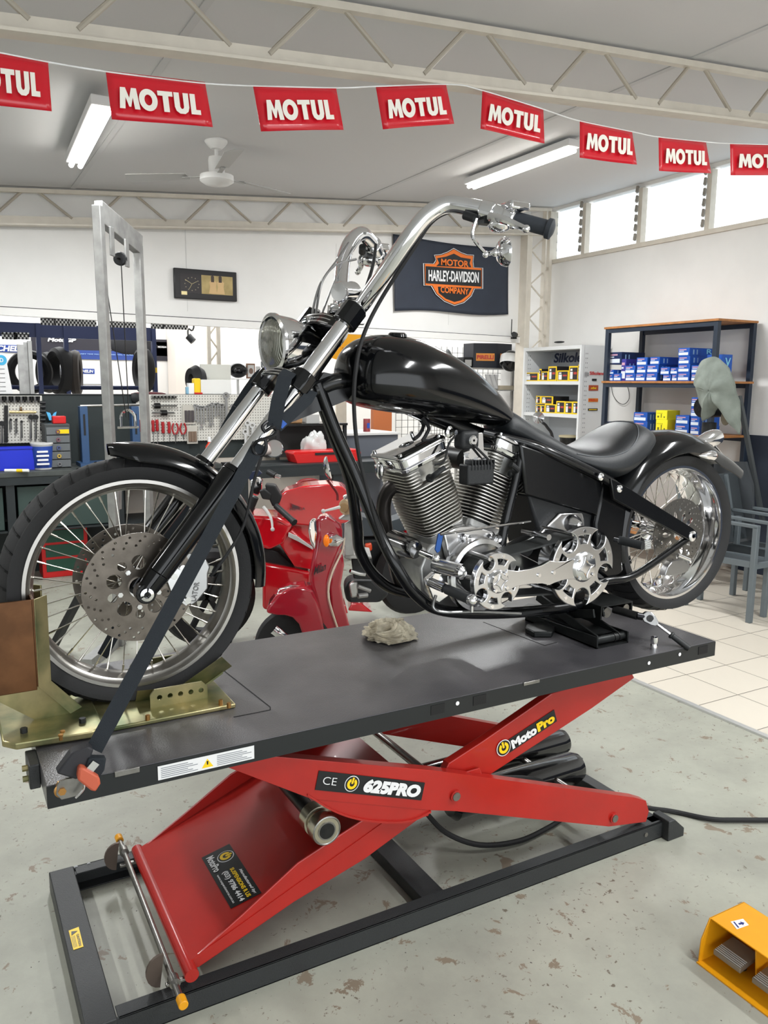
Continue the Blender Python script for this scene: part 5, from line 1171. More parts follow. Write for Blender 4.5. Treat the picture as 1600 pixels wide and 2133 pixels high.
# scooter controls
hb_ = CR5(1000, 490, y); MB().cyl(hb_, hb_+V((.05, .02, 0)), .042, n=24).build('horn_button_housing', mat('cream_plastic', (186, 164, 132), .5), sct, bevel=.004)
MB().cyl(hb_+V((-.012, -.015, 0)), hb_, .024, n=20).build('horn_button', mat('tan_plastic', (160, 130, 92), .5), sct)
MB().tube([CR5(955, 490, y-.02), CR5(880, 510, y-.06), CR5(815, 525, y-.09)], lambda t: .009-.004*t, n=8).ball(CR5(815, 525, y-.09), .011).build('brake_lever', LITG, sct)
MB().prism([CR5(a, b, y) for a, b in ((985, 400), (1030, 385), (1100, 430), (1080, 480), (1000, 440))], EV*.06).build('master_cylinder', CHROME, sct, bevel=.006)
MB().prism([CR5(a, b, y+.03) for a, b in ((940, 600), (1000, 560), (1060, 500), (1140, 500), (1160, 600), (1120, 690), (1060, 610))], EV*.06).build('handlebar_clamp', GALV, sct, bevel=.01)
MB().tube([CR5(940, 430, y), CR5(935, 370, y), CR5(895, 310, y), CR5(850, 250, y)], .0065, n=8).build('mirror_stem', mat('red_stem', (110, 30, 34), .3), sct)
mm = CR5(850, 150, y); mx = V((.88, -.4, .22)).normalized()
MB().lathe([(0, -.02), (.03, -.016), (.055, -.004), (.062, .006), (.058, .012), (0, .008)], mm, mx, 28).build('mirror', CHROME, sct)
puff([(1060, 940), (1240, 930), (1260, 1100), (1280, 1130), (1080, 1120)], y+.2, .12, 'battery_tray', BLACKM, sct, .01)
puff([(1000, 915), (1100, 905), (1240, 925), (1240, 942), (1010, 945)], y+.1, .25, 'floor_bracket', GALV, sct, .004)
puff([(1040, 1180), (1070, 1150), (1115, 1150), (1120, 1280), (1060, 1290)], y+.2, .05, 'side_bracket', CAST, sct, .01)
MB().tube([CR5(1050, 1050, y+.2), CR5(1130, 1075, y+.2), CR5(1180, 1080, y+.2)], .012, n=8).build('brake_pipe', CHROME, sct)
MB().cyl(CR5(1120, 1270, y+.2), CR5(1200, 1260, y+.2), .014, n=10).cyl(CR5(1120, 1185, y+.2), CR5(1225, 1225, y+.2), .012, n=10).build('linkage', GALV, sct)
puff([(1030, 1130), (1280, 1130), (1400, 1260), (1320, 1330), (1020, 1330), (990, 1200)], y+.32, .15, 'engine_block', BLACKM, sct, .03)
MB().lathe([(.14, -.06), (.2, -.065), (.255, -.05), (.27, 0), (.255, .05), (.2, .065), (.14, .06)], CR5(1590, 1080, y+.75), (0, 1, 0), 40, closed=True).build('rear_tire', RUB, sct)
MB().lathe([(0, -.03), (.15, -.03), (.15, .03), (0, .03)], CR5(1590, 1080, y+.75), (0, 1, 0), 32).build('rear_wheel_disc', BLACKM, sct)
# ================================================================== RED SPORTS BIKE
sb = thing('red_sports_bike', 'glossy red faired sports motorcycle parked behind the scooter', 'motorcycle', (1.9, 2.8, 0))
y = 2.70
puff([(405, 410), (480, 350), (640, 305), (850, 290), (980, 310), (1060, 370), (1125, 440), (1150, 520), (1130, 600), (960, 640), (760, 660), (640, 650), (540, 640), (430, 500)], y, .24, 'fuel_tank', CHRED, sb, .07, 5)
MB().lathe([(0, .012), (.05, .012), (.058, .006), (.062, 0)], CR5(718, 322, y+.10), V((-.15, -.35, 1)).normalized(), 28).build('tank_cap', GALV, sb)
puff([(150, 560), (230, 570), (410, 580), (545, 645), (505, 720), (480, 800), (330, 870), (230, 820)], y-.12, .3, 'upper_fairing', CHRED, sb, .03)
puff([(500, 720), (540, 690), (740, 870), (760, 960), (720, 1040), (560, 1010), (420, 800), (470, 770)], y-.1, .25, 'side_fairing', CHRED, sb, .02)
puff([(290, 850), (420, 880), (560, 1005), (545, 1025), (300, 1000)], y-.06, .2, 'vent_mesh', BLACKM, sb, .01)
puff([(200, 1010), (300, 985), (700, 1060), (700, 1200), (560, 1330), (420, 1320), (330, 1400), (280, 1385), (280, 1200), (215, 1090)], y-.1, .25, 'lower_fairing', CHRED, sb, .02)
puff([(510, 712), (590, 750), (720, 845), (722, 865), (590, 790), (505, 750)], y-.125, .02, 'silver_stripe', LITG, sb, .003)
puff([(400, 600), (700, 650), (760, 860), (740, 900), (500, 700)], y+.06, .2, 'tank_side', CHRED, sb, .03)
pn = CR5(505, 520, y-.004); text('HONDA', mat('badge_grey', (96, 60, 66), .4), CR5(520, 520, y-.015), CR5(655, 515, y-.015)-CR5(520, 520, y-.015), CR5(520, 495, y-.015)-CR5(520, 520, y-.015), sb, off=.02)
wgp = MB()
for k in range(3): wgp.prism([CR5(a, b, y-.012) for a, b in ((525, 455+12*k), (560, 485+10*k), (620, 490+6*k), (560, 470+10*k))], (0, -.001, 0))
wgp.build('wing_emblem', mat('badge_grey', (96, 60, 66), .4), sb)
MB().tube([CR5(a, b, y+.35) for a, b in ((560, 330), (590, 285), (640, 258), (720, 252), (790, 275), (830, 300))], .012, n=8).build('screen_rim', mat('dark_red_rim', (140, 24, 28), .25, coat=.5), sb)
ga, gb = CR5(400, 480, y-.1), CR5(545, 610, y-.25)
MB().cyl(ga, gb, .018, n=14).cyl(gb, gb+(gb-ga).normalized()*.02, .02, n=14).build('grip', BLACKM, sb)
puff([(250, 350), (300, 330), (360, 380), (350, 430), (280, 420)], y-.1, .06, 'clutch_reservoir', BLACKM, sb, .008)
puff([(300, 290), (390, 300), (450, 400), (430, 460), (370, 490), (330, 400)], y-.08, .1, 'switchgear', BLACKM, sb, .01)
MB().tube([CR5(290, 490, y-.1), CR5(330, 540, y-.14), CR5(360, 600, y-.18), CR5(370, 685, y-.22)], lambda t: .011-.005*t, n=8).ball(CR5(370, 685, y-.22), .012).build('clutch_lever', LITG, sb)
MB().cyl(CR5(330, 180, y+.2), CR5(395, 215, y+.15), .018, n=12).build('grip', BLACKM, sb); MB().cyl(CR5(395, 215, y+.15), CR5(440, 228, y+.13), .013, n=12).build('bar_end', CHROME, sb)
puff([(170, 260), (230, 230), (280, 250), (275, 330), (240, 400), (180, 380)], y, .08, 'top_yoke', CHROME, sb, .015)
puff([(150, 190), (250, 165), (280, 195), (170, 260)], y-.02, .02, 'reservoir_cap', mat('navy_cap', (30, 44, 74), .4), sb, .004)
wc = V((1.21, 2.85, .301))
fw_ = MB().lathe([(.215, -.05), (.25, -.06), (.285, -.045), (.3, 0), (.285, .045), (.25, .06), (.215, .05)], wc, (0, 1, 0), 48, closed=True).build('front_tire', RUB, sb)
MB().lathe([(.2, -.04), (.216, -.045), (.216, .045), (.2, .04)], wc, (0, 1, 0), 48, closed=True).build('rim', BLACKM, fw_)
for i in range(6): a = pi/3*i; MB().bar(wc, wc+V((cos(a)*.205, 0, sin(a)*.205)), .03, .03).build('wheel_spoke', BLACKM, fw_)
for s in (-1, 1): MB().cyl(wc+V((0, s*.08, 0)), CR5(215, 400, y+s*.1), .024, n=12).build('fork_leg', BLACKM, sb)
rotor_c = wc
curve_mesh('brake_disc', [disc_pts(.14, 40), disc_pts(.09, 30)], .005, STEEL, wc+V((0, -.07, 0)), (1, 0, 0), (0, 0, 1), sb)
puff([(1100, 560), (1180, 580), (1330, 640), (1560, 560), (1620, 640), (1560, 690), (1330, 740), (1150, 750), (1100, 680)], y+.1, .2, 'seat', mat('grey_seat', (58, 66, 72), .5), sb, .04)
puff([(1500, 660), (1620, 640), (1640, 690), (1530, 730)], y+.12, .15, 'tail_fairing', CHRED, sb, .02)
puff([(1060, 690), (1120, 680), (1140, 740), (1080, 750)], y, .08, 'frame_cover', CHRED, sb, .015)
puff([(1080, 780), (1140, 770), (1145, 880), (1100, 900)], y+.02, .08, 'white_reservoir', LITG, sb, .012)
puff([(1180, 820), (1240, 810), (1245, 870), (1190, 890)], y, .05, 'orange_terminal', mat('orange_plastic', (210, 70, 30), .4), sb, .01)
puff([(1150, 760), (1400, 760), (1450, 1000), (1200, 1100)], y+.15, .2, 'engine', BLACKM, sb, .03)
puff([(1030, 1400), (1060, 1340), (1150, 1335), (1250, 1415)], y, .2, 'red_belly_pan', CHRED, sb, .01)
rwc = at(905, 1190, y=3.1); MB().lathe([(.2, -.07), (.26, -.08), (.3, -.05), (.315, 0), (.3, .05), (.26, .08), (.2, .07)], V((rwc.x, 3.1, .316)), (0, 1, 0), 40, closed=True).build('rear_tire', RUB, sb)
# ================================================================== RIGHT SIDE: SHELVES, CARTONS, CHAIRS
def ordn(i): return ['first', 'second', 'third', 'fourth', 'fifth', 'sixth', 'seventh', 'eighth', 'ninth', 'tenth', 'eleventh', 'twelfth'][i]
fs = thing('shelf_rack', 'dark blue steel rack with plywood shelves full of blue cartons on the right wall', 'shelving', (5.65, 3.3, 0))
sx0, sx1, sy0, sy1 = 5.40, 5.885, 2.69, 3.94
DB = mat('rack_blue', (38, 48, 62), .45)
for x in (sx0+.02, sx1-.02):
    for yv in (sy0+.02, sy1-.02): MB().bb((x-.02, yv-.02, 0), (x+.02, yv+.02, 2.11)).build('upright', DB, fs, bevel=.002)
szs = [2.12, at(1262, 795, x=5.4).z, at(1300, 1000, x=5.42).z-.02, .25]
SH_LOW = at(1330, 899, x=5.45).z
for z in (2.12, szs[1], SH_LOW, .25):
    MB().bb((sx0-.01, sy0-.01, z-.012), (sx1, sy1+.01, z+.006)).build('shelf_board', WOOD, fs)
    for x in (sx0+.015, sx1-.015): MB().bb((x-.014, sy0+.02, z-.05), (x+.014, sy1-.02, z-.012)).build('shelf_rail', DB, fs)
WLB = mat('carton_label', (214, 222, 232), .5); WLR = mat('carton_print', (196, 150, 170), .5)
def carton(r, xp, dep, cv, lab, grp, cat='box', body=BLUE, kind='blue', z0=None):
    a = at(*cv(r[0], r[1]), x=xp); b = at(*cv(r[2], r[3]), x=xp); c = at(*cv(r[0], r[3]), x=xp)
    yl_, yr_ = a.y, b.y; zt = (a.z+at(*cv(r[2], r[1]), x=xp).z)/2; zb = (b.z+c.z)/2
    if z0 is not None: zt = z0+(zt-zb); zb = z0
    m = MB(); m.bb((xp, yr_+.002, zb), (xp+dep, yl_-.002, zt)); h = zt-zb; w_ = yl_-yr_; 
    def f(u0, u1, v0, v1, mi, off=.0015):
        m.m = mi; m.bb((xp-off, yl_-w_*u1, zb+h*v0), (xp, yl_-w_*u0, zb+h*v1)); m.m = 0
    if kind == 'blue': f(.06, .88, .12, .45, 1); f(.1, .72, .72, .84, 2); f(.1, .5, .56, .64, 1)
    elif kind == 'oil': f(0, 1, 0, 1, 4); f(.11, .89, .1, .9, 1, .003); f(.16, .42, .14, .62, 2, .0045); f(.18, .38, .68, .82, 2, .0045); f(.52, .84, .45, .6, 3, .0045)
    elif kind == 'yel': f(.15, .3, .2, .4, 1); f(.45, .52, .2, .6, 1); f(.7, .8, .2, .35, 1); f(.1, .6, .65, .72, 2)
    if kind == 'blue' and dep > .2:
        m.m = 3; m.bb((xp+dep*.15, yr_+.0005, zb+h*.2), (xp+dep*.2, yr_+.002, zb+h*.8)); m.bb((xp+dep*.3, yr_+.0005, zb+h*.2), (xp+dep*.34, yr_+.002, zb+h*.8)); m.m = 0
    mm_ = {'blue': [body, WLB, WLR, mat('carton_pale', (140, 176, 210), .5)], 'oil': [mat('box_side', (40, 38, 38), .4), mat('box_black', (34, 32, 34), .4), WSTK, mat('box_red', (180, 60, 50), .5), YEL], 'yel': [mat('yellow_card', (238, 226, 40), .5), mat('olive_print', (110, 110, 30), .5), mat('olive_print2', (200, 190, 30), .5)]}[kind]
    o = m.build('carton', mm_, smooth=0); tag(o, lab, cat, grp); return o, (xp, yl_, yr_, zb, zt)
cvB = lambda cx, cy: (1240+cx*.1875, 690+cy*.1875)
S1 = szs[1]+.006
rows = [
 ('bottom row', [(135, 450, 203, 525), (207, 440, 290, 525), (338, 440, 445, 520), (452, 430, 560, 515), (570, 415, 690, 505), (757, 430, 845, 500), (920, 400, 1050, 495), (1072, 395, 1180, 480)]),
 ('second row', [(140, 390, 210, 440), (335, 345, 445, 435), (465, 345, 570, 430), (580, 315, 705, 405), (730, 340, 830, 425), (862, 340, 918, 415), (925, 310, 1055, 400), (1075, 295, 1205, 385)]),
 ('third row', [(465, 250, 580, 340), (615, 225, 720, 310), (847, 250, 925, 325), (930, 215, 1055, 305)]),
 ('top row', [(930, 120, 1050, 210)])]
below = []
for rn, rs in rows:
    new = []
    for i, r in enumerate(rs):
        cx_ = (r[0]+r[2])/2; z0 = S1
        for (l_, rr__, zt__) in below:
            if l_-10 < cx_ < rr__+10: z0 = zt__+.001
        if rn == 'bottom row': z0 = S1
        lab = 'blue and white carton, %s from left in the %s, middle rack shelf' % (ordn(i), rn) if len(rs) > 1 else 'blue and white carton alone on top of the tallest stack on the rack'
        o, g = carton(r, 5.45, .30, cvB, lab, 'blue cartons on the rack', z0=z0)
        if (r[0] in (930, 925, 920)):
            t_ = text('R', mat('carton_r', (130, 200, 226), .5), (5.66, g[2]+.0, g[3]+.02), (.07, 0, 0), (0, 0, (g[4]-g[3])*.62), o, off=.02, lift=.002)
        new.append((r[0], r[2], g[4]))
    below = below+new if False else new+[b for b in below if not any(n[0]-10 < (b[0]+b[1])/2 < n[1]+10 for n in new)]
carton((130, 250, 290, 385), 5.47, .3, cvB, 'opened dark blue carton lying on its side at the left end of the rack', 'blue cartons on the rack', body=mat('open_carton', (28, 44, 84), .5), z0=S1+.155)
carton((297, 280, 335, 525), 5.46, .3, cvB, 'narrow upright purple-blue carton near the left end of the rack', 'blue cartons on the rack', body=mat('violet_card', (60, 56, 140), .5), z0=S1)
o, g = carton((1250, 185, 1405, 480), 5.5, .12, cvB, 'tall blue carton behind the right upright of the rack, above the towel', 'blue cartons on the rack', z0=S1)
text('V', mat('carton_r', (130, 200, 226), .5), (5.53, g[2]+.001, g[3]+.12), (.07, 0, 0), (0, 0, .07), o, off=.02, lift=.002)
L1 = SH_LOW+.006
lo = [((430, 990, 578, 1096), 0, 'lower of the two blue cartons behind the saddle hump on the lower rack shelf'), ((430, 890, 578, 990), 1, 'upper of the two blue cartons behind the saddle hump on the lower rack shelf'),
 ((890, 990, 1040, 1096), 0, 'lower blue carton just right of the two yellow cartons'), ((900, 890, 1045, 990), 1, 'upper blue carton just right of the two yellow cartons'),
 ((1062, 1000, 1160, 1096), 0, 'bottom blue carton of the tall stack half hidden by the towel'), ((1065, 900, 1160, 1000), 1, 'second blue carton from the bottom in the stack half hidden by the towel'), ((1068, 790, 1160, 898), 2, 'third blue carton up in the stack half hidden by the towel'), ((1075, 680, 1160, 790), 3, 'topmost blue carton of the stack half hidden by the towel')]
stack = {}
for r, lv_, lab in lo:
    key = r[0]//200 if r[0] > 1000 else (0 if r[0] < 600 else 1)
    z0 = L1 if lv_ == 0 else stack[key]+.001
    o, g = carton(r, 5.45, .25, cvB, lab, 'blue cartons on the lower shelf', z0=z0); stack[key] = g[4]
o, g = carton((678, 952, 800, 1096), 5.45, .16, cvB, 'lower yellow carton on the lower rack shelf', 'yellow cartons', kind='yel', z0=L1)
carton((678, 848, 800, 950), 5.45, .16, cvB, 'upper yellow carton stacked on another yellow carton', 'yellow cartons', kind='yel', z0=g[4]+.001)
carton((110, 1010, 330, 1090), 5.45, .3, cvB, 'flat dark blue carton at the left of the lower rack shelf', 'blue cartons on the lower shelf', body=mat('open_carton', (28, 44, 84), .5), z0=L1)
o, g = carton((-250, 1890, -150, 1990), 5.45, .25, lambda a, b: (1360+(a+200)*.25, 1010+(b-1940)*.25), 'blue and white carton seen through the rear wheel spokes', 'blue cartons on the lower shelf', z0=.262)
# wall cable and electrical trunking behind the rack
tag(MB().tube([at(a, b, x=5.9) for a, b in ((1273, 800), (1277, 822), (1288, 838), (1300, 842), (1310, 832), (1310, 815), (1305, 800))], .003, n=6).build('cable', BLACKM), 'thin black cable looping down the white wall behind the rack', 'cable')
# ---- white perforated shelf
ws = thing('shelf_unit', 'white perforated steel shelf unit with stickers on its side, right of the steel column', 'shelving', (5.7, 4.8, 0))
wx0, wx1, wy0, wy1 = 5.5, 5.88, 4.36, 5.24; WS = mat('shelf_white', (212, 214, 214), .5)
zt_ = 1.985
MB().bb((wx0, wy0-.004, 0), (wx1, wy0+.004, zt_)).build('side_panel', WS, ws); MB().bb((wx0, wy1-.004, 0), (wx1, wy1+.004, zt_)).build('side_panel', WS, ws)
MB().bb((wx0-.01, wy0-.012, 0), (wx0+.025, wy0+.012, zt_)).build('upright', WS, ws); MB().bb((wx0-.01, wy1-.012, 0), (wx0+.025, wy1+.012, zt_)).build('upright', WS, ws)
MB().bb((wx1-.006, wy0, 0), (wx1, wy1, zt_)).build('back_panel', mat('shelf_back', (188, 192, 196), .5), ws)
hole = MB()
for k in range(26):
    for xx in (.06, .08, .31, .33): hole.box((wx0+xx, wy0-.0045, .75+k*.046), (.006, .001, .012))
for k in range(26):
    for xx in (.05, .075): hole.box((wx0+xx, wy1-.0045, .75+k*.046), (.006, .001, .012))
hole.build('perforations', mat('hole_grey', (110, 112, 114), .6), ws)
cvW = lambda cx, cy: (1060+cx*.1407, 700+cy*.1407)
wz1 = at(*cvW(300, 668), x=5.53).z; wz2 = at(*cvW(550, 1138), x=5.53).z
for z in (zt_-.02, wz1-.018, wz2-.018, .8, .4): MB().bb((wx0, wy0, z-.018), (wx1, wy1, z+.018)).build('shelf_board', WS, ws, bevel=.002)
text('Silkolene', mat('navy_print', (48, 56, 84), .5), (wx1-.008, at(1155, 748, x=wx1).y, at(1155, 752, x=wx1).z-.02), (0, -.62, .0), (0, .0, .105), ws, off=.035, shear=.15, lift=.002)
oz = []
r1_ = [((232, 540, 448, 665), 'long yellow-edged black carton at the left end of the upper white shelf'), ((455, 475, 482, 655), 'narrow white-ended carton beside the long carton on the upper white shelf'), ((484, 510, 580, 652), 'small yellow-edged carton, third from the left on the upper white shelf'), ((590, 430, 705, 648), 'tall yellow-edged carton in the middle of the upper white shelf'), ((718, 480, 890, 637), 'squat yellow-edged carton right of the tall middle one on the upper shelf'), ((897, 405, 1030, 628), 'tall yellow-edged carton, second from the right on the upper white shelf'), ((1035, 375, 1085, 620), 'yellow-edged carton cut off by the right upright on the upper white shelf')]
for r, l in r1_: carton(r, 5.53, .22, cvW, l, 'oil filter cartons', kind='oil', z0=wz1+.001)
r2_ = [((403, 1020, 468, 1130), 'leftmost small carton in the bottom row of the lower white shelf', 0), ((472, 1020, 528, 1130), 'second small carton in the bottom row of the lower white shelf', 0), ((537, 1000, 700, 1130), 'wide black carton in the bottom row of the lower white shelf', 0), ((707, 945, 830, 1130), 'first of three upright cartons on the lower white shelf', 0), ((837, 940, 942, 1125), 'middle one of three upright cartons on the lower white shelf', 0), ((950, 930, 1055, 1120), 'last of three upright cartons, touching the right upright', 0), ((405, 895, 466, 1010), 'small carton on top of the leftmost small ones, lower white shelf', 1), ((472, 890, 655, 1005), 'wide black carton lying on top of the stack, lower white shelf', 1)]
zz_ = wz2+.001; top0 = None
for r, l, lv_ in r2_:
    o, g = carton(r, 5.53, .22, cvW, l, 'oil filter cartons', kind='oil', z0=zz_ if not lv_ else top0+.001)
    if top0 is None or (not lv_ and r[0] < 700): top0 = max(top0 or 0, g[4])
# stickers on the side panel
sfy = wy0-.0046
def stick(cx0, cy0, cx1, cy1, m, nm): 
    a = at(*cvW(cx0, cy1), y=wy0-.006); b = at(*cvW(cx1, cy0), y=wy0-.006); O = V((a.x, wy0-.0055, a.z)); return patch(nm, O, V((b.x-a.x, 0, 0)), V((0, 0, b.z-a.z)), m, ws), O, V((b.x-a.x, 0, 0)), V((0, 0, b.z-a.z))
s_, O, U, Wv = stick(1180, 728, 1325, 808, mat('sticker_rust', (176, 74, 40), .4), 'sticker'); text('sbs', YEL, O+U*.2+Wv*.3+V((0, -.003, 0)), U*.6, Wv*.4, s_, off=.04, shear=.2)
s_, O, U, Wv = stick(1175, 922, 1322, 975, mat('sticker_orange', (226, 140, 40), .4), 'sticker'); text('PIRELLI', REDP, O+U*.06+Wv*.2+V((0, -.003, 0)), U*.88, Wv*.6, s_, off=.03)
s_, O, U, Wv = stick(1170, 1070, 1315, 1108, BLK, 'sticker'); MB().bar(O+U*.1+Wv*.5+V((0, -.003, 0)), O+U*.9+Wv*.5+V((0, -.003, 0)), .002, .008).build('print_line', YEL, s_)
a = at(*cvW(1195, 575), y=wy0-.006); b = at(*cvW(1408, 575), y=wy0-.006)
text('Silkolene', REDP, (a.x, wy0-.006, a.z), (b.x-a.x, 0, 0), (0, 0, .035), ws, off=.03)
s_, O, U, Wv = stick(1230, 632, 1300, 665, BLK, 'sticker')
s_, O, U, Wv = stick(1120, 540, 1185, 590, mat('sticker_grey', (150, 150, 150), .4), 'sticker')
tag(MB().ball(at(1165, 715, x=5.65)+V((0, 0, .012)), .05, (.7, 1.5, .22), 14).build('cap', BLACKM), 'flat black cap lying on top of the white shelf unit', 'cap')
kt = thing('parts_tub', 'black and cream plastic tub on the white shelf behind the saddle', 'tub', (5.6, 4.75, .818))
MB().lathe([(0, 0), (.075, 0), (.095, .22), (.10, .23), (0, .23)], (5.62, 4.62, .82), (0, 0, 1), 24).build('body', DSTEEL, kt); MB().lathe([(.0, .23), (.104, .23), (.104, .25), (0, .255)], (5.62, 4.62, .82), (0, 0, 1), 24).build('lid', mat('tub_lid', (170, 160, 130), .5), kt)
# scooter mirror seen above the saddle front
mw = thing('scooter_mirror', 'round mirror on a black stem rising behind the front of the chopper saddle', 'mirror', at(1143, 900, y=3.6))
MB().lathe([(0, .0), (.045, 0), (.05, .006), (.05, .012), (0, .02)], at(1122, 870, y=3.6), V((-.75, -.62, .1)).normalized(), 28).build('glass', CHROME, mw)
MB().tube([at(1130, 880, y=3.62), at(1140, 890, y=3.62), at(1152, 920, y=3.62), V((at(1155, 960, y=3.62).x, 3.62, .6)), V((at(1155, 960, y=3.62).x, 3.62, 0))], .013, n=8).build('stem', BLACKM, mw)
# ---- chairs
CH = mat('chair_grey', (98, 106, 110), .45)
def chair(lab, P, fy, hz=.70):
    """armchair facing -Y-ish; P floor point of the near front leg"""
    t = thing('patio_chair', lab, 'chair', P, 'grey patio chairs')
    x, y_ = P.x, P.y; w_, d_ = .55, .52
    for dx in (0, w_):
        MB().bb((x+dx-.018, y_-.018, 0), (x+dx+.018, y_+.018, .66)).build('leg', CH, t, bevel=.004)
        MB().bar((x+dx, y_+d_, 0), (x+dx, y_+d_, .62), .036, .036).build('leg', CH, t, bevel=.004)
        MB().bar((x+dx, y_-.018, .66), (x+dx, y_+d_+.05, .66), .036, .022).build('armrest', CH, t, bevel=.003)
        MB().bar((x+dx, y_, .40), (x+dx, y_+d_, .38), .025, .04).build('side_rail', CH, t)
        MB().bar((x+dx, y_+d_, .36), (x+dx, y_+d_+.14, .92), .025, .03).build('back_post', CH, t)
    MB().bb((x, y_+.01, .385), (x+w_, y_+d_, .40)).build('seat', mat('mesh_seat', (60, 66, 70), .7, bump=.6, bscale=900), t)
    MB().bar((x, y_, .39), (x+w_, y_, .39), .03, .035).build('front_rail', CH, t)
    MB().prism([(x+.02, y_+d_+.01, .42), (x+w_-.02, y_+d_+.01, .42), (x+w_-.02, y_+d_+.14, .92), (x+.02, y_+d_+.14, .92)], (0, .006, .002)).build('backrest', mat('mesh_seat', (60, 66, 70), .7), t)
    return t
c1 = chair('grey tube-frame armchair in front, its near leg on the tiles right of the rear wheel', V((0, 0, 0)), 0)
c1.location = at(1560, 1297, z=0); c1.rotation_euler.z = radians(2)
c2 = copy_tree(c1); c2['label'] = 'second grey armchair nested behind the front one at the right photo edge'
c2.location = at(1590, 1285, z=0)+V((.0, .0, .0)); c2.rotation_euler.z = radians(2)
# dark folded screen panel, drum and towel
tag(MB().prism([at(a, b, x=5.3) for a, b in ((1420, 960), (1552, 962), (1566, 1010), (1568, 1150), (1562, 1100), (1420, 1200))][:3]+[at(1568, 1130, x=5.3), at(1420, 1150, x=5.3)], (.03, 0, 0)).build('folded_panel', mat('dark_panel', (66, 70, 74), .7, bump=.3)), 'dark grey fabric panel leaning behind the rear wheel below the towel', 'panel')
tag(MB().bar(at(1540, 825, x=5.35), at(1590, 1090, x=5.35), .03, .03).build('steel_pipe', mat('old_pipe', (72, 76, 78), .5, .3)), 'dark steel pipe leaning against the rack beside the towel', 'pipe')
dp = at(1478, 880, x=5.2)
dr = thing('bench_grinder', 'dark pedestal machine draped with a grey towel, above the rear fender', 'grinder', (dp.x, dp.y, 0))
MB().cyl((dp.x, dp.y, 0), (dp.x, dp.y, at(1478, 880, x=5.2).z), .055, n=20).build('pedestal', BLACKM, dr)
MB().cyl((dp.x-.1, dp.y, dp.z+.12), (dp.x+.1, dp.y, dp.z+.12), .08, n=20).build('motor', DSTEEL, dr)
MB().ball(at(1512, 870, x=5.15), .05, (.6, .8, 1.2)).build('wheel_guard', mat('tan_guard', (120, 112, 96), .6), dr)
tw = [(1480, 745), (1462, 752), (1452, 780), (1446, 800), (1452, 808), (1462, 868), (1472, 875), (1498, 850), (1510, 852), (1528, 860), (1540, 905), (1541, 860), (1534, 812), (1528, 782), (1508, 755), (1492, 744)]
TP = [at(a, b, x=5.08) for a, b in tw]
cen = sum(TP, V())/len(TP); tm = MB(); n_r = 14; rings = []
for k in range(n_r+1):
    f = k/n_r; ring = []
    for p in spline(TP, 4, True):
        q = cen.lerp(p, f) if f > 0 else cen+(p-cen)*.01
        q = q+V((-.10*(1-f*f)+.022*sin((p.y-cen.y)*55)*f*(.4+max(0, cen.z+.1-p.z)*2)+.02*mnoise.noise(q*14), 0, 0)); ring.append(q)
    rings.append(ring)
tm.loft(rings, cap=False); tag(tm.build('towel', mat('towel_green', (134, 142, 134), .95, noise=.25, nscale=9, bump=.8, bscale=260), smooth=80, solid=.008), 'grey-green towel draped over the machine above the rear fender', 'towel')
# ================================================================== BACK WALL THINGS
yb_ = YB-.006
def onw(px, py, y=None): return at(px, py, y=yb_ if y is None else y)
fA, fB, fC, fD = [onw(*p, y=YB-.02) for p in ((818, 488), (1058, 518), (1058, 655), (821, 648))]
fl = thing('wall_flag', 'dark navy flag with an orange and white shield logo pinned on the back wall', 'flag', (fA+fC)/2)
def ffn(u, v):
    top = fA.lerp(fB, u); top.z -= .02*sin(pi*u)**1.0*(1 if u < .6 else 1); bot = fD.lerp(fC, u); bot.z += .015*sin(pi*u*2)
    p = top.lerp(bot, v); p.y -= .004+.006*(1+sin(u*9+v*3)); return p
MB().grid(ffn, 40, 20).build('cloth', mat('flag_navy', (44, 50, 62), .7, noise=.15, nscale=5), fl, solid=.002, smooth=60)
ORG = mat('shield_orange', (222, 112, 36), .5)
yl0 = YB-.045
cvF = lambda cx, cy: (650+cx*.34375, 380+cy*.34375)
def fp(pts, yy, nm, m, th=.001): 
    P = [at(*cvF(a, b), y=YB-.04) for a, b in pts]; P = [V((p.x, yy, p.z)) for p in P]; return MB().prism(P, (0, th, 0)).build(nm, m, fl, smooth=0)
def shrink(pts, k):
    cx_ = 853; cy_ = 573; return [(cx_+(a-cx_)*k[0], cy_+(b-cy_)*k[1]) for a, b in pts]
shield_ = [(857, 398), (905, 425), (940, 437), (980, 440), (975, 480), (980, 515), (1035, 518), (1035, 645), (985, 645), (965, 690), (920, 730), (862, 748), (800, 722), (750, 680), (720, 628), (675, 625), (672, 490), (735, 492), (748, 470), (738, 440), (780, 435), (820, 420)]
fp(shield_, yl0, 'shield_border', WSTK); fp(shrink(shield_, (.975, .98)), yl0-.0015, 'shield_field', BLK); fp(shrink(shield_, (.945, .955)), yl0-.003, 'shield_orange', ORG)
inner_ = [(857, 432), (900, 455), (960, 465), (952, 490), (962, 515), (750, 508), (768, 490), (755, 460), (810, 450)]
fp(inner_, yl0-.0045, 'shield_panel', BLK); fp([(760, 632), (965, 640), (945, 680), (900, 715), (860, 725), (808, 705), (765, 670)], yl0-.0045, 'shield_panel', BLK)
fp([(686, 508), (1022, 532), (1022, 632), (686, 612)], yl0-.006, 'name_bar', BLK)
def ft_(s, a, b, c, m, off): 
    O = at(*cvF(*a), y=YB-.04); U = at(*cvF(*b), y=YB-.04)-O; Wv = at(*cvF(*c), y=YB-.04)-O; O.y = yl0-.0075; return text(s, m, O, U, Wv, fl, off=off)
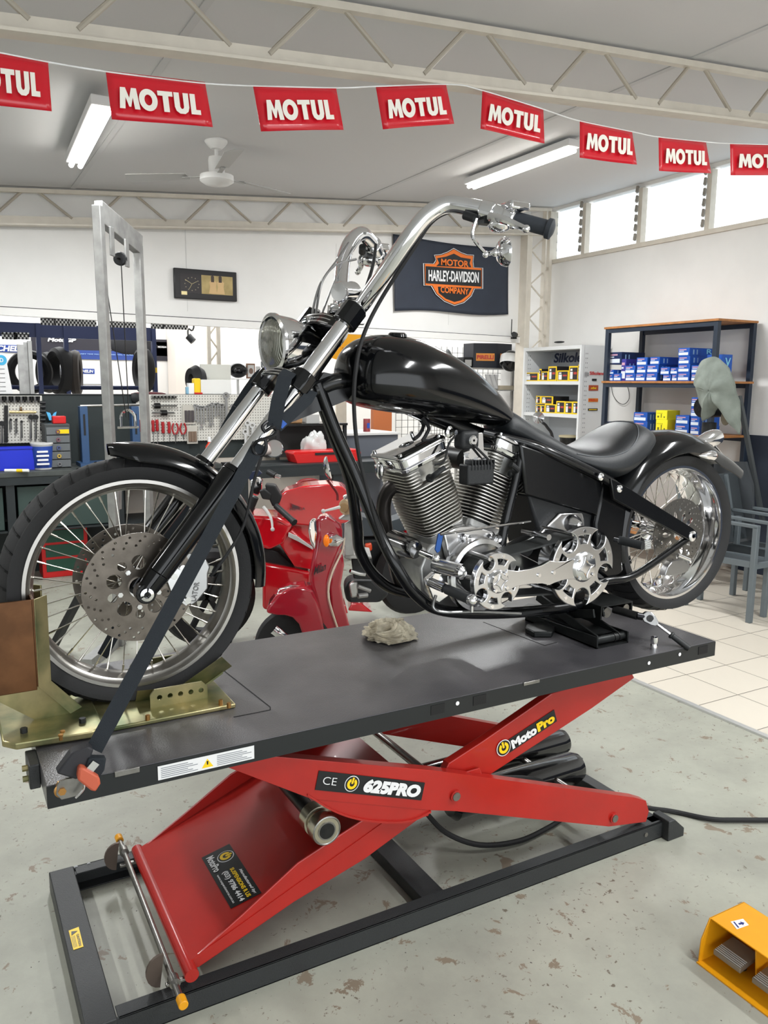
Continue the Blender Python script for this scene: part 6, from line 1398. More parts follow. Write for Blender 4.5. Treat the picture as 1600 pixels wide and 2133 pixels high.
ft_('HARLEY-DAVIDSON', WSTK, (702, 598), (1006, 610), (702, 532), WSTK and WSTK, .025) if False else text('HARLEY-DAVIDSON', WSTK, V((at(*cvF(702, 598), y=YB-.04).x, yl0-.0075, at(*cvF(702, 598), y=YB-.04).z)), at(*cvF(1006, 610), y=YB-.04)-at(*cvF(702, 598), y=YB-.04), at(*cvF(702, 530), y=YB-.04)-at(*cvF(702, 598), y=YB-.04), fl, off=.03)
for s, a, b, c in (('MOTOR', (778, 502), (945, 516), (778, 462)), ('COMPANY', (775, 668), (945, 682), (775, 630))):
    O = at(*cvF(*a), y=YB-.04); text(s, ORG, V((O.x, yl0-.0075, O.z)), at(*cvF(*b), y=YB-.04)-O, at(*cvF(*c), y=YB-.04)-O, fl, off=.03)
# clock picture
k0, k1, k2, k3 = [onw(*p) for p in ((360, 558), (492, 566), (492, 629), (363, 624))]
ck_ = thing('wall_clock', 'black framed wall clock with a sepia beach photo on the right half', 'clock', (k0+k2)/2)
X0, X1, Z1, Z0_ = k0.x, k2.x, k0.z, k2.z
MB().bb((X0, YB-.035, Z0_), (X1, YB-.001, Z1)).build('frame', mat('frame_black', (26, 26, 28), .3), ck_, bevel=.006)
MB().bb((X0+.05, YB-.037, Z0_+.05), (X0+.24, YB-.0352, Z1-.045)).build('dial_panel', mat('dial_dark', (36, 32, 34), .3), ck_)
MB().bb((X0+.24, YB-.037, Z0_+.05), (X1-.04, YB-.0352, Z1-.045)).build('photo_panel', mat('sepia_photo', (176, 156, 104), .35, noise=.2, nscale=12, rgb2=(150, 132, 84)), ck_)
cc_ = V((X0+.155, YB-.038, (Z0_+Z1)/2)); 
for i in range(12): a = pi/6*i; MB().box(cc_+V((cos(a)*.062, 0, sin(a)*.055)), (.008, .001, .008)).build('hour_mark', mat('mark_grey', (140, 130, 110), .4), ck_)
GOLD = mat('gold_hand', (214, 200, 150), .3, .6)
for a, L in ((radians(150), .07), (radians(28), .05), (radians(-120), .05)): MB().bar(cc_, cc_+V((cos(a)*L, -.001, sin(a)*L)), .004, .002).build('hand', GOLD, ck_)
MB().box(cc_+V((-.07, 0, -.08)), (.05, .001, .03)).build('gold_leaf', GOLD, ck_)
def figure(x, skin):
    m = MB(); z = Z0_+.055
    m.prism([(x-.035, YB-.0375, z), (x+.04, YB-.0375, z), (x+.03, YB-.0375, z+.06), (x+.035, YB-.0375, z+.10), (x+.012, YB-.0375, z+.115), (x-.012, YB-.0375, z+.115), (x-.03, YB-.0375, z+.10), (x-.022, YB-.0375, z+.06)], (0, -.0008, 0)); m.m = 1
    m.prism([(x-.014, YB-.0385, z+.10), (x+.014, YB-.0385, z+.10), (x+.014, YB-.0385, z+.15), (x, YB-.0385, z+.158), (x-.014, YB-.0385, z+.15)], (0, -.0006, 0)); return m.build('printed_figure', [skin, mat('print_dark', (60, 48, 40), .4)], ck_)
figure(X0+.34, mat('print_skin', (200, 168, 120), .4)); figure(X0+.41, mat('print_skin', (200, 168, 120), .4))
# security camera on the beam
q = at(1073, 697, y=5.28); sc2 = thing('security_camera', 'small black wireless camera with an aerial at the right end of the wall beam', 'camera', q)
MB().cyl(q+V((-.04, -.03, 0)), q+V((.03, .03, .0)), .028, n=18).build('body', BLACKM, sc2); MB().cyl(q+V((-.05, 0, 0)), q+V((-.05, 0, .16)), .005, n=8).build('aerial', BLACKM, sc2); MB().box(q+V((0, .02, -.035)), (.05, .04, .02)).build('bracket', BLACKM, sc2)
# ================================================================== WORKBENCH LEFT AND PEGBOARD
BT = mat('bench_black', (34, 40, 42), .5, noise=.2, nscale=15)
yw_ = 5.395
tag(MB().bb((-4, YB-.005, .9), (2.96, YB+.055, 1.475)).build('tool_partition', mat('dark_green_board', (38, 46, 46), .6)), 'dark green-black partition board behind the workbench, under the opening', 'partition')
bn = thing('workbench', 'long black workbench along the back wall at the left', 'workbench', (0, 5.1, 0))
MB().bb((-3.5, 4.84, .86), (1.95, 5.38, .9)).build('top', mat('bench_top', (70, 74, 72), .6, noise=.4, nscale=9), bn, bevel=.003)
MB().bb((-3.5, 4.845, .80), (1.95, 4.87, .86)).build('apron', BT, bn)
for x in (-1.6, -.6, .3, 1.1, 1.9): MB().bb((x-.03, 4.86, 0), (x+.03, 4.92, .8)).build('leg', BT, bn)
for x0_, x1_ in ((-.55, .25), (.35, 1.05), (-1.5, -.7)): MB().bb((x0_, 4.9, .45), (x1_, 5.35, .78)).build('drawer_box', mat('green_drawer', (50, 66, 62), .5), bn, bevel=.004)
MB().bb((-3.5, 4.88, .43), (1.9, 5.35, .445)).build('lower_shelf', BT, bn)
tc2 = thing('tool_chest', 'red-framed tool chest with green drawers under the bench, seen through the front wheel', 'tool chest', at(140, 1200, z=0))
a = at(90, 1205, z=0); b = at(190, 1200, z=0)
MB().bb((a.x, a.y, 0), (b.x, a.y+.25, .42)).build('case', REDP, tc2, bevel=.004)
for k in range(3): MB().bb((a.x+.03, a.y-.006, .05+.12*k), (b.x-.03, a.y+.01, .15+.12*k)).build('drawer', mat('green_drawer2', (36, 78, 62), .4), tc2, bevel=.002)
PB = mat('pegboard', (206, 204, 196), .6)
def pegmat():
    m = PB; nt = m.node_tree; b = nt.nodes['Principled BSDF']; tc = nt.nodes.new('ShaderNodeTexCoord'); vo = nt.nodes.new('ShaderNodeTexVoronoi'); vo.inputs['Scale'].default_value = 40; vo.inputs['Randomness'].default_value = 0
    mp = nt.nodes.new('ShaderNodeMapping'); mp.inputs['Scale'].default_value = (1, 0, 1); nt.links.new(tc.outputs['Object'], mp.inputs['Vector']); nt.links.new(mp.outputs[0], vo.inputs['Vector'])
    r = nt.nodes.new('ShaderNodeValToRGB'); r.color_ramp.elements[0].position = .17; r.color_ramp.elements[0].color = srgb(90, 86, 80); r.color_ramp.elements[1].position = .2; r.color_ramp.elements[1].color = srgb(206, 204, 196)
    nt.links.new(vo.outputs['Distance'], r.inputs['Fac']); nt.links.new(r.outputs['Color'], b.inputs['Base Color'])
pegmat()
yp = 5.36
def W5(px, py, y=None): return at(px, py, y=yp if y is None else y)
a, b = W5(-160, 824), W5(93, 922); tag(MB().bb((a.x, yp, b.z), (b.x, yp+.015, a.z)).build('pegboard', PB, bevel=.004), 'grease-stained white pegboard at the far left above the blue tray', 'pegboard')
a, b = W5(283, 822), W5(652, 912); tag(MB().bb((a.x, yp, b.z), (b.x, yp+.015, a.z)).build('pegboard', PB, bevel=.004), 'long white pegboard hung with spanners behind the chopper fork', 'pegboard')
TS = mat('tool_steel', (150, 150, 150), .3, 1)
def spanner(name, lab, p, L, s=1, m=TS, grp='spanners on the pegboard'):
    t = thing(name, lab, 'spanner', p, grp)
    y0_ = p.y-.02
    o = MB(); o.bar((p.x, y0_, p.z-L*.08), (p.x, y0_, p.z-L*.9), .011*s, .006*s)
    o.lathe([(.008*s, -.004), (.016*s, -.004), (.016*s, .004), (.008*s, .004)], (p.x, y0_, p.z), (0, 1, 0), 14, closed=True)
    o.prism([(p.x-.006*s, y0_-.003, p.z-L*.9), (p.x+.006*s, y0_-.003, p.z-L*.9), (p.x+.016*s, y0_-.003, p.z-L*.96), (p.x+.012*s, y0_-.003, p.z-L*1.03), (p.x+.006*s, y0_-.003, p.z-L*.97), (p.x-.006*s, y0_-.003, p.z-L*.97), (p.x-.012*s, y0_-.003, p.z-L*1.03), (p.x-.016*s, y0_-.003, p.z-L*.96)], (0, .006, 0))
    o.build('body', m, t); MB().cyl((p.x, p.y, p.z+.005), (p.x, p.y-.035, p.z+.008), .003, n=6).build('peg_hook', DSTEEL, t); return t
cvP = lambda cx, cy: (280+cx*.225, 780+cy*.225)
sp_x = [(555, 290, 430), (582, 300, 440), (608, 305, 500), (633, 305, 460), (665, 300, 420), (690, 290, 480), (712, 275, 470), (742, 280, 390), (765, 275, 375), (790, 285, 480), (812, 285, 500)]
for i, (cx_, c0, c1_) in enumerate(sp_x):
    a = W5(*cvP(cx_, c0)); b = W5(*cvP(cx_, c1_)); spanner('spanner', 'combination spanner, %s from the left in the row on the long pegboard' % ordn(i), a, a.z-b.z)
a = W5(*cvP(842, 195)); b = W5(*cvP(842, 480)); spanner('spanner', 'largest ring spanner, hung highest on the long pegboard', a, a.z-b.z, 1.9)
a = W5(*cvP(905, 295)); b = W5(*cvP(905, 460)); spanner('spanner', 'fat ring spanner right of the largest one, partly behind the far fork tube', a, a.z-b.z, 1.5)
a = W5(*cvP(955, 290)); b = W5(*cvP(955, 400)); spanner('spanner', 'short ring spanner next to the fork tube, last before the chrome', a, a.z-b.z, 1.2)
for i, (cx_, cy_) in enumerate(((1040, 450), (1085, 470), (1020, 530))): a = W5(*cvP(cx_, cy_)); spanner('adjustable_spanner', 'adjustable spanner %s between the two fork tubes' % ('hung lowest', 'hung rightmost', 'hung leftmost')[(i+2) % 3], a, .12, 1.8, LITG)
HR = mat('handle_red', (168, 34, 40), .4)
def driver(lab, p, L=.2):
    t = thing('screwdriver', lab, 'screwdriver', p, 'red screwdrivers on the pegboard'); y0_ = p.y-.02
    MB().lathe([(0, 0), (.013, -.004), (.015, -.02), (.011, -.05), (.015, -.085), (.012, -.10), (.006, -.105)], (p.x, y0_, p.z), (0, 0, 1), 12).build('handle', HR, t); MB().cyl((p.x, y0_, p.z-.1), (p.x, y0_, p.z-L), .003, n=6).build('shank', TS, t)
for i, (cx_, l) in enumerate(((45, 'red screwdriver left of the gantry post, leftmost of its row'), (165, 'red screwdriver just right of the gantry post, half hidden'), (203, 'longest red screwdriver in the pegboard row'), (257, 'red screwdriver, third right of the gantry post'), (313, 'dark red screwdriver next to the pliers'))): driver(l, W5(*cvP(cx_, (418, 420, 415, 435, 435)[i])), (.22, .2, .22, .17, .18)[i])
for cx_, l in ((370, 'left pair of red-handled pliers on the pegboard'), (443, 'right pair of red-handled pliers, next to the brush set')):
    p = W5(*cvP(cx_, 450)); t = thing('pliers', l, 'pliers', p, 'red-handled pliers'); y0_ = p.y-.02
    for s in (-1, 1): MB().tube([(p.x+s*.012, y0_, p.z), (p.x+s*.026, y0_, p.z-.04), (p.x+s*.02, y0_, p.z-.075), (p.x+s*.006, y0_, p.z-.10)], .0075, n=8).build('handle', HR, t)
    MB().cyl((p.x, y0_, p.z-.095), (p.x, y0_, p.z-.18 if cx_ < 400 else p.z-.15), .01, .002, n=8).build('jaws', TS, t)
for (c0, c1_, l, m_) in (((440, 280), (565, 460), 'plastic wallet of black-handled picks on the pegboard', (70, 64, 66)), ((480, 475), (585, 640), 'clear pack of dark brushes at the bottom edge of the pegboard', (120, 100, 84))):
    a, b = W5(*cvP(*c0)), W5(*cvP(*c1_)); t = thing('tool_wallet', l, 'tool wallet', (a+b)/2, 'tool wallets')
    MB().bb((a.x, yp-.014, b.z), (b.x, yp-.006, a.z)).build('sleeve', mat('sleeve_clear', (186, 182, 172), .25), t, bevel=.003)
    for k in range(3): x = a.x+(b.x-a.x)*(.25+.25*k); MB().bb((x-.012, yp-.024, b.z+.02), (x+.012, yp-.014, a.z-.05)).build('tool', mat('tool_%d' % m_[0], m_, .5), t, bevel=.003)
for cy_, l in ((290, 'upper slide hammer bar lying across hooks on the pegboard'), (355, 'lower slide hammer bar lying across hooks on the pegboard')):
    a = W5(*cvP(165, cy_), y=yp-.03); b = W5(*cvP(393 if cy_ < 300 else 368, cy_), y=yp-.03); t = thing('slide_hammer', l, 'tool', (a+b)/2, 'slide hammers'); MB().cyl(a, b, .009, n=10).build('rod', TS, t); q = a.lerp(b, .08 if cy_ < 300 else .4); MB().cyl(q, q+(b-a).normalized()*.05, .024, n=12).build('weight', DSTEEL, t)
q = W5(*cvP(270, 208), y=yp-.02); rk = MB()
for k in range(7): rk.cyl(W5(*cvP(160+33*k, 208), y=yp-.03), W5(*cvP(178+33*k, 208), y=yp-.03), .014, n=10)
a_ = thing('socket_rail', 'rail of steel sockets along the top left of the long pegboard', 'socket rail', q); MB().bar(W5(*cvP(155, 208), y=yp-.01), W5(*cvP(388, 208), y=yp-.01), .01, .02).build('rail', DSTEEL, a_)
for k in range(7): MB().cyl(W5(*cvP(160+33*k, 208), y=yp-.03), W5(*cvP(178+33*k, 208), y=yp-.03), .014, n=10).build('socket', TS, a_)
tag(MB().lathe([(0, 0), (.04, 0), (.04, -.01), (.02, -.02), (0, -.02)], W5(282, 828), (0, 1, 0), 20).build('rubber_plug', BLACKM), 'round black rubber disc hung at the top left corner of the long pegboard', 'disc')
# left board tools
cvL = lambda cx, cy: (cx*.1875, 640+cy*.1875)
sr = thing('socket_rail', 'row of black and chrome sockets along the top edge of the left pegboard', 'socket rail', W5(*cvL(250, 1010)))
MB().bar(W5(*cvL(0, 1015), y=yp-.008), W5(*cvL(440, 1015), y=yp-.008), .01, .02).build('rail', DSTEEL, sr)
for k in range(12): q = W5(*cvL(10+38*k, 1030), y=yp-.02); MB().cyl(q+V((0, 0, .03)), q+V((0, 0, -.02)), .014, .008, n=10).build('socket', DSTEEL if k % 2 else TS, sr)
for k in range(7): q = W5(*cvL(475, 1060+48*k), y=yp-.02); 
sr2 = thing('socket_rail', 'vertical row of black sockets down the right edge of the left pegboard', 'socket rail', W5(*cvL(475, 1200)))
MB().bar(W5(*cvL(478, 1040), y=yp-.008), W5(*cvL(478, 1370), y=yp-.008), .01, .02).build('rail', DSTEEL, sr2)
for k in range(7): q = W5(*cvL(475, 1060+48*k), y=yp-.02); MB().cyl(q+V((-.02, 0, 0)), q+V((.02, 0, 0)), .015, n=10).build('socket', BLACKM, sr2)
t = thing('torque_bar', 'brass-coloured bar laid across hooks on the left pegboard', 'tool', W5(*cvL(250, 1160))); MB().cyl(W5(*cvL(105, 1165), y=yp-.03), W5(*cvL(400, 1165), y=yp-.03), .010, n=10).build('bar', mat('brass', (196, 158, 84), .3, .9), t); MB().cyl(W5(*cvL(220, 1130), y=yp-.01), W5(*cvL(245, 1130), y=yp-.01), .018, n=10).build('hub', mat('rust', (110, 90, 66), .6), t)
tag(MB().bar(W5(*cvL(68, 1090), y=yp-.02), W5(*cvL(68, 1500), y=yp-.02), .028, .012).build('steel_straightedge', DSTEEL), 'dark flat steel bar hung upright on the left pegboard', 'bar')
for i, (cx_, c0, c1_) in enumerate(((20, 1290, 1510), (120, 1250, 1360), (180, 1250, 1400), (240, 1270, 1450), (342, 1220, 1460), (398, 1220, 1460))):
    a, b = W5(*cvL(cx_, c0), y=yp-.02), W5(*cvL(cx_, c1_), y=yp-.02); t = thing('ratchet', 'steel ratchet tool, %s from the left on the left pegboard' % ordn(i), 'ratchet', a, 'ratchets on the left pegboard')
    MB().cyl(a+V((0, .01, 0)), a+V((0, -.012, 0)), .02 if i > 3 or i == 0 else .01, n=12).build('head', DSTEEL, t); MB().cyl(a, b, .007, .009, n=8).build('shaft', TS, t)
# bench top things
BZ = .9
bt_ = thing('parts_tray', 'deep blue plastic tray on the workbench at the far left', 'tray', at(30, 975, z=BZ))
y0_ = 4.97; a, b = at(-140, 975, y=y0_), at(72, 975, y=y0_)
MB().bb((a.x, y0_, BZ+.001), (b.x, y0_+.006, BZ+.17)).bb((a.x, y0_+.22, BZ+.001), (b.x, y0_+.226, BZ+.17)).bb((b.x-.006, y0_, BZ+.001), (b.x, y0_+.226, BZ+.17)).bb((a.x, y0_, BZ+.001), (b.x, y0_+.226, BZ+.007)).build('body', mat('tray_blue', (24, 44, 190), .4), bt_)
MB().bb((a.x-.01, y0_-.008, BZ+.165), (b.x+.012, y0_+.004, BZ+.18)).build('rim', mat('tray_blue', (24, 44, 190), .4), bt_)
gt = thing('plastic_bucket', 'small white bucket with a blue wrap label, right of the blue tray', 'bucket', at(88, 972, z=BZ)); gq = V((at(88, 950, y=5.0).x, 5.0, BZ+.001))
MB().lathe([(0, 0), (.065, 0), (.08, .19), (.084, .195), (.084, .205), (0, .205)], gq, (0, 0, 1), 24).build('body', LITG, gt); 
MB().lathe([(.067, .012), (.081, .18)], gq, (0, 0, 1), 24).build('label_wrap', mat('label_blue2', (40, 70, 150), .4), gt)
for k in range(4): MB().box(gq+V((-.005, -.077-.0012*k, .045+.032*k)), (.09-.012*(k % 2), .012, .014)).build('print_block', WSTK, gt)
dc_ = thing('drawer_cabinet', 'small grey plastic cabinet of five drawers on the workbench', 'drawer cabinet', at(122, 965, z=BZ)); y0_ = 5.02
a, b = at(98, 970, y=y0_), at(150, 970, y=y0_); zt2 = at(98, 888, y=y0_).z; hh = (zt2-BZ-.01)/5
MB().bb((a.x, y0_+.01, BZ+.001), (b.x, y0_+.25, zt2+.015)).build('case', mat('dark_grey_plastic', (60, 64, 64), .5), dc_, bevel=.004)
for k in range(5):
    dw = MB().bb((a.x+.008, y0_-.006, BZ+.008+hh*k), (b.x-.008, y0_+.01, BZ+hh*(k+1))).build('drawer', GREY, dc_, bevel=.002)
    q = V(((a.x+b.x)/2, y0_-.006, BZ+hh*(k+.5))); MB().lathe([(.008, 0), (.016, 0), (.016, -.012), (.008, -.012)], q, (0, 1, 0), 12, closed=True).build('knob', mat('knob%d' % k, ((110, 110, 112), (190, 160, 70), (70, 80, 120), (120, 80, 90), (110, 70, 80))[k], .4), dw)
patch('yellow_label', V((b.x-.1, y0_-.008, BZ+hh*4.25)), (.09, 0, 0), (0, 0, hh*.5), YEL, dc_)
tag(MB().box(V((a.x+.12, y0_+.12, zt2+.045)), (.10, .08, .06)).build('red_tin', REDP, bevel=.006), 'small red tin standing on top of the grey drawer cabinet', 'tin')
q = W5(107, 865, 5.35); tag(MB().prism([q+V(p) for p in ((-.04, 0, .03), (-.01, 0, .02), (0, 0, -.01), (.02, 0, .02), (.04, 0, .03), (.02, 0, -.04), (-.02, 0, -.04))], (0, -.02, 0)).build('blue_clip', mat('clip_blue', (90, 180, 230), .4)), 'light blue plastic clip on the dark board above the drawer cabinet', 'clip')
q = at(118, 972, z=BZ)+V((0, 0, .0)); rg = MB()
def rp2(u, v): a = 2*pi*u; b = pi*v*.5; n_ = V((cos(a)*sin(b), sin(a)*sin(b), cos(b))); r = 1+.35*mnoise.noise(n_*2.2+V((3, 1, 2))); return q+V((n_.x*.10*r, n_.y*.06*r, max(.001, n_.z*.075*r)))
rg.grid(rp2, 40, 16); tag(rg.build('rag', mat('white_cloth', (226, 226, 224), .9), smooth=60), 'crumpled white rag on the workbench in front of the drawer cabinet', 'rag')
t = thing('paint_marker', 'white and yellow paint marker lying at the front of the workbench', 'marker', at(35, 981, z=BZ)); a, b = at(10, 980, z=BZ+.012), at(60, 980, z=BZ+.012)
MB().cyl(a, b, .012, n=10).build('barrel', WHITE, t); MB().cyl(a.lerp(b, .5), a.lerp(b, .75), .0125, n=10).build('band', YEL, t)
# blue press frame behind the gantry
pr_ = thing('hydraulic_press', 'dark blue press frame standing on the bench behind the gantry posts', 'press', at(230, 985, y=5.15))
for c0, c1_ in ((905, 960), (1470, 1530)):
    a, b = at(*cvL(c0, 1700), y=5.15), at(*cvL(c1_, 1100), y=5.15); MB().bb((a.x, 5.1, BZ), (b.x, 5.2, b.z)).build('upright', mat('press_blue', (48, 76, 112), .4), pr_, bevel=.003)
    MB().bb(((a.x+b.x)/2-.008, 5.097, BZ+.25), ((a.x+b.x)/2+.008, 5.1, BZ+.42)).build('slot', BLACKM, pr_)
a, b = at(*cvL(890, 1098), y=5.12), at(*cvL(1560, 1085), y=5.12); MB().cyl(a, b, .01, n=8).build('top_rod', STEEL, pr_)
a, b = at(165, 985, y=5.1), at(300, 985, y=5.1); MB().bb((a.x, 5.0, BZ+.001), (b.x, 5.25, BZ+.03)).build('base', mat('press_blue', (48, 76, 112), .4), pr_)
t = thing('spray_bottle', 'orange-red spray bottle with a white cap below the pegboard', 'bottle', at(436, 930, y=5.1)); q = at(437, 945, y=5.1)
MB().lathe([(0, 0), (.035, 0), (.035, .13), (.015, .16), (.012, .18), (0, .18)], V((q.x, 5.1, BZ)), (0, 0, 1), 16).build('body', mat('bottle_orange', (232, 70, 40), .4), t); MB().lathe([(0, 0), (.017, 0), (.014, .04), (0, .045)], V((q.x, 5.1, BZ+.17)), (0, 0, 1), 12).build('cap', WHITE, t)
# right-hand bench
rb_ = thing('workbench', 'narrow black steel bench with a red tray, behind the red sports bike', 'workbench', (3, 4.6, 0))
a, b = at(560, 972, z=.9), at(782, 952, z=.9)
MB().bb((1.98, 4.5, .87), (3.62, 4.97, .9)).build('top', BT, rb_); MB().bb((1.98, 4.49, .80), (3.62, 4.52, .88)).build('rail', BT, rb_)
for x in (2.02, at(703, 1000, y=4.5).x, 3.57): MB().bb((x-.04, 4.5, 0), (x+.04, 4.57, .8)).build('leg', BT, rb_)
tr_ = thing('socket_case', 'open red tool case on the narrow black bench', 'tool case', at(660, 950, z=.9)); a, b = at(612, 955, y=4.6), at(752, 955, y=4.6)
MB().prism([(a.x+.03, 4.6, .901), (b.x, 4.6, .901), (b.x, 4.6, .98), (a.x, 4.6, .98)], (0, .2, 0)).build('tray', REDP, tr_, bevel=.004); MB().prism([(a.x, 4.62, .98), (b.x, 4.62, .98), (b.x, 4.62, 1.0), (a.x+.02, 4.62, 1.0)], (0, .2, 0)).build('lid', REDP, tr_, bevel=.004); MB().bb((a.x+.2, 4.595, .965), (a.x+.5, 4.6, .985)).build('latch', BLACKM, tr_)
q = at(560, 935, y=4.7); mr2 = thing('mirror', 'loose oval mirror lying on the bench beside the strap hook', 'mirror', q); MB().lathe([(0, -.01), (.07, -.01), (.078, 0), (.07, .006), (0, .006)], q+V((.05, 0, 0)), V((-.3, -.9, .25)), 28).build('housing', CHROME, mr2); MB().cyl(q+V((-.1, 0, -.03)), q+V((.0, 0, 0)), .03, .05, n=14).build('stalk', mat('pinkish_white', (214, 200, 194), .5), mr2)
# dark shelf block with a plastic bag and small boxes (between the fork and the down tube)
sb2 = thing('storage_rack', 'dark open rack with small parts behind the steering head', 'shelving', at(640, 900, y=5.1))
a, b = at(560, 880, y=5.15), at(705, 880, y=5.15)
MB().bb((a.x, 5.2, .9), (b.x, 5.35, 1.2)).build('back', mat('rack_dark', (48, 46, 46), .6), sb2); MB().bb((a.x, 4.95, 1.20), (b.x, 5.35, 1.22)).build('shelf', DSTEEL, sb2)
for x in (a.x, b.x-.03): MB().bb((x, 4.97, .9), (x+.03, 5.0, 1.2)).build('post', BLACKM, sb2)
q = at(655, 910, y=4.85); bgm = MB()
def bag(u, v): a = 2*pi*u; b = pi*v; n_ = V((cos(a)*sin(b), sin(a)*sin(b), cos(b))); r = 1+.3*mnoise.noise(n_*1.8)+.1*mnoise.noise(n_*6); return V((q.x+n_.x*.12*r, 4.85+n_.y*.08*r, max(.902, 1.02+n_.z*.13*r)))
bgm.grid(bag, 40, 24); tag(bgm.build('plastic_bag', mat('clear_bag', (214, 216, 214), .2, trans=.2)), 'crumpled clear plastic bag on the bench behind the down tube', 'bag')
tb3 = at(634, 868, y=5.05); tag(MB().bb((tb3.x, 5.0, 1.221), (tb3.x+.13, 5.1, 1.30)).build('parts_box', mat('frosted_box', (170, 170, 168), .3)), 'small frosted plastic box on the dark rack, left of the down tube', 'box')
tb3 = at(605, 878, y=5.05); tag(MB().bb((tb3.x-.02, 5.0, 1.221), (tb3.x+.10, 5.1, 1.27)).build('gear_cluster', mat('tan_part', (170, 130, 90), .5, noise=.4, nscale=30), bevel=.01), 'tan-coloured metal part on the dark rack beside the frosted box', 'part')
# grey counter right of the down tube
gc = thing('counter', 'grey painted counter with papers on top, seen left of the front rocker box', 'counter', (3.7, 5.3, 0))
a, b = at(722, 900, y=5.0), at(829, 900, y=5.0); MB().bb((a.x-.1, 5.0, 0), (b.x, 5.55, 1.10)).build('body', mat('counter_grey', (88, 92, 100), .6), gc); MB().bb((a.x-.1, 4.98, 1.10), (b.x+.02, 5.57, 1.12)).build('top', LITG, gc)
q = at(764, 890, y=5.2); t = thing('drink_can', 'dark red tin can on the grey counter', 'can', (q.x, 5.2, 1.121)); MB().lathe([(0, 0), (.035, 0), (.035, .12), (.032, .125), (0, .125)], (q.x, 5.2, 1.121), (0, 0, 1), 18).build('body', mat('can_red', (130, 50, 54), .4), t); MB().box((q.x, 5.165, 1.18), (.03, .002, .05)).build('label', mat('label_blue2', (40, 70, 150), .4), t)
q = at(778, 880, y=5.6); tag(MB().bb((q.x, 5.6, .0), (q.x+.22, 5.66, 1.32)).build('wooden_crate', mat('crate', (176, 100, 56), .6)), 'orange-brown wooden panel behind the red can', 'crate')
a, b = at(806, 890, y=5.9), at(880, 870, y=5.9)
def gridpanel(lab, x0_, x1_, z0_, z1_, y_, s=.075):
    z0_ = 0
    t = thing('wire_grid', lab, 'grid panel', ((x0_+x1_)/2, y_, z0_)); x = x0_; o = MB()
    while x <= x1_: o.bb((x-.002, y_-.002, z0_), (x+.002, y_+.002, z1_)); x += s
    z = z0_
    while z <= z1_: o.bb((x0_, y_-.002, z-.002), (x1_, y_+.002, z+.002)); z += s
    o.build('wires', BLACKM, t); return t
gridpanel('black wire grid panel low behind the engine and the grey counter', 4.15, 4.9, .1, 1.35, 5.7)
gridpanel('black wire display grid above and behind the tank', at(920, 720, y=6.2).x-.3, at(1060, 720, y=6.2).x, 1.3, 2.02, 6.2)
hr = thing('coat_hooks', 'grey hooks hung on the wire grid over the tank', 'hooks', at(935, 735, y=6.15)); 
for px, py in ((932, 730), (944, 745), (935, 750)): q = at(px, py, y=6.15); MB().tube([q, q+V((0, -.04, -.03)), q+V((.04, -.05, -.12))], .02, n=8).build('hook', GREY, hr)
# ================================================================== SHOWROOM BEHIND THE OPENING
rs = thing('display_rack', 'grey metal rack with a black box and helmet, between the tank and the white shelf', 'shelving', (5.4, 5.8, 0))
x0r, x1r = at(1000, 780, y=5.85).x, at(1068, 780, y=5.85).x
x0r -= .3
for x in (x0r, x1r): MB().bb((x-.012, 5.84, 0), (x+.012, 5.87, 1.78)).build('post', GALV, rs)
zs_ = [at(1035, p, y=5.85).z for p in (767, 812, 860)]
for z in zs_: MB().bb((x0r-.02, 5.75, z-.012), (x1r+.02, 6.15, z)).build('shelf', GALV, rs)
a, b = at(996, 766, y=5.8), at(1071, 717, y=5.8)
bx = thing('tyre_brand_box', 'black carton with two orange name panels on the grey rack', 'box', (a.x, 5.8, zs_[0]))
zt3 = b.z; xm = at(1032, 740, y=5.8).x
MB().prism([(a.x, 5.9, zs_[0]+.001), (xm, 5.78, zs_[0]+.001), (xm+.03, 5.78, zs_[0]+.001), (b.x, 5.84, zs_[0]+.001), (b.x, 6.1, zs_[0]+.001), (a.x, 6.1, zs_[0]+.001)], (0, 0, zt3-zs_[0])).build('carton', mat('box_charcoal', (34, 38, 48), .5), bx)
for (xa_, ya_, xb_, yb2) in ((a.x, 5.9, xm, 5.78), (xm+.03, 5.78, b.x, 5.84)):
    P_ = V((xa_, ya_, zs_[0]+.08)); U = V((xb_-xa_, yb2-ya_, 0)); n2 = V((U.y, -U.x, 0)).normalized()
    s_ = patch('name_panel', P_+U*.12+n2*.002, U*.8, V((0, 0, .085)), mat('sticker_orange2', (236, 150, 50), .4), bx, lift=0); text('PIRELLI', REDP, P_+U*.16+n2*.006+V((0, 0, .02)), U*.72, V((0, 0, .045)), s_, off=.03)
q = at(1064, 752, y=5.62); hl_ = thing('helmet', 'black and silver full-face helmet at the right end of the grey rack', 'helmet', q)
MB().ball(q, .12, (1, 1, 1.0), 24).build('shell', BLACKP, hl_); MB().lathe([(.121, -.05), (.124, 0), (.121, .05)], q, V((.3, .2, .9)), 28).build('stripe', LITG, hl_)
q = at(976, 762, y=5.9); t = thing('parts_box', 'small black box with clear front left of the brand carton', 'box', (q.x, 5.9, zs_[0])); MB().bb((q.x-.07, 5.9, zs_[0]+.001), (q.x+.06, 6.05, zs_[0]+.12)).build('body', BLACKM, t, bevel=.01); MB().bb((q.x-.05, 5.897, zs_[0]+.02), (q.x+.04, 5.9, zs_[0]+.09)).build('window', LITG, t)
q = at(1022, 790, y=5.8); tag(MB().grid(lambda u, v: V((at(1008, 800, y=5.8).x+u*.18, 5.78+.012*sin(u*17+v*7), zs_[1]+.005+v*.17)), 20, 10).build('plastic_packet', mat('clear_bag2', (200, 200, 200), .15, trans=.3), solid=.004, smooth=60), 'shiny clear plastic packet on the middle shelf of the grey rack', 'packet')
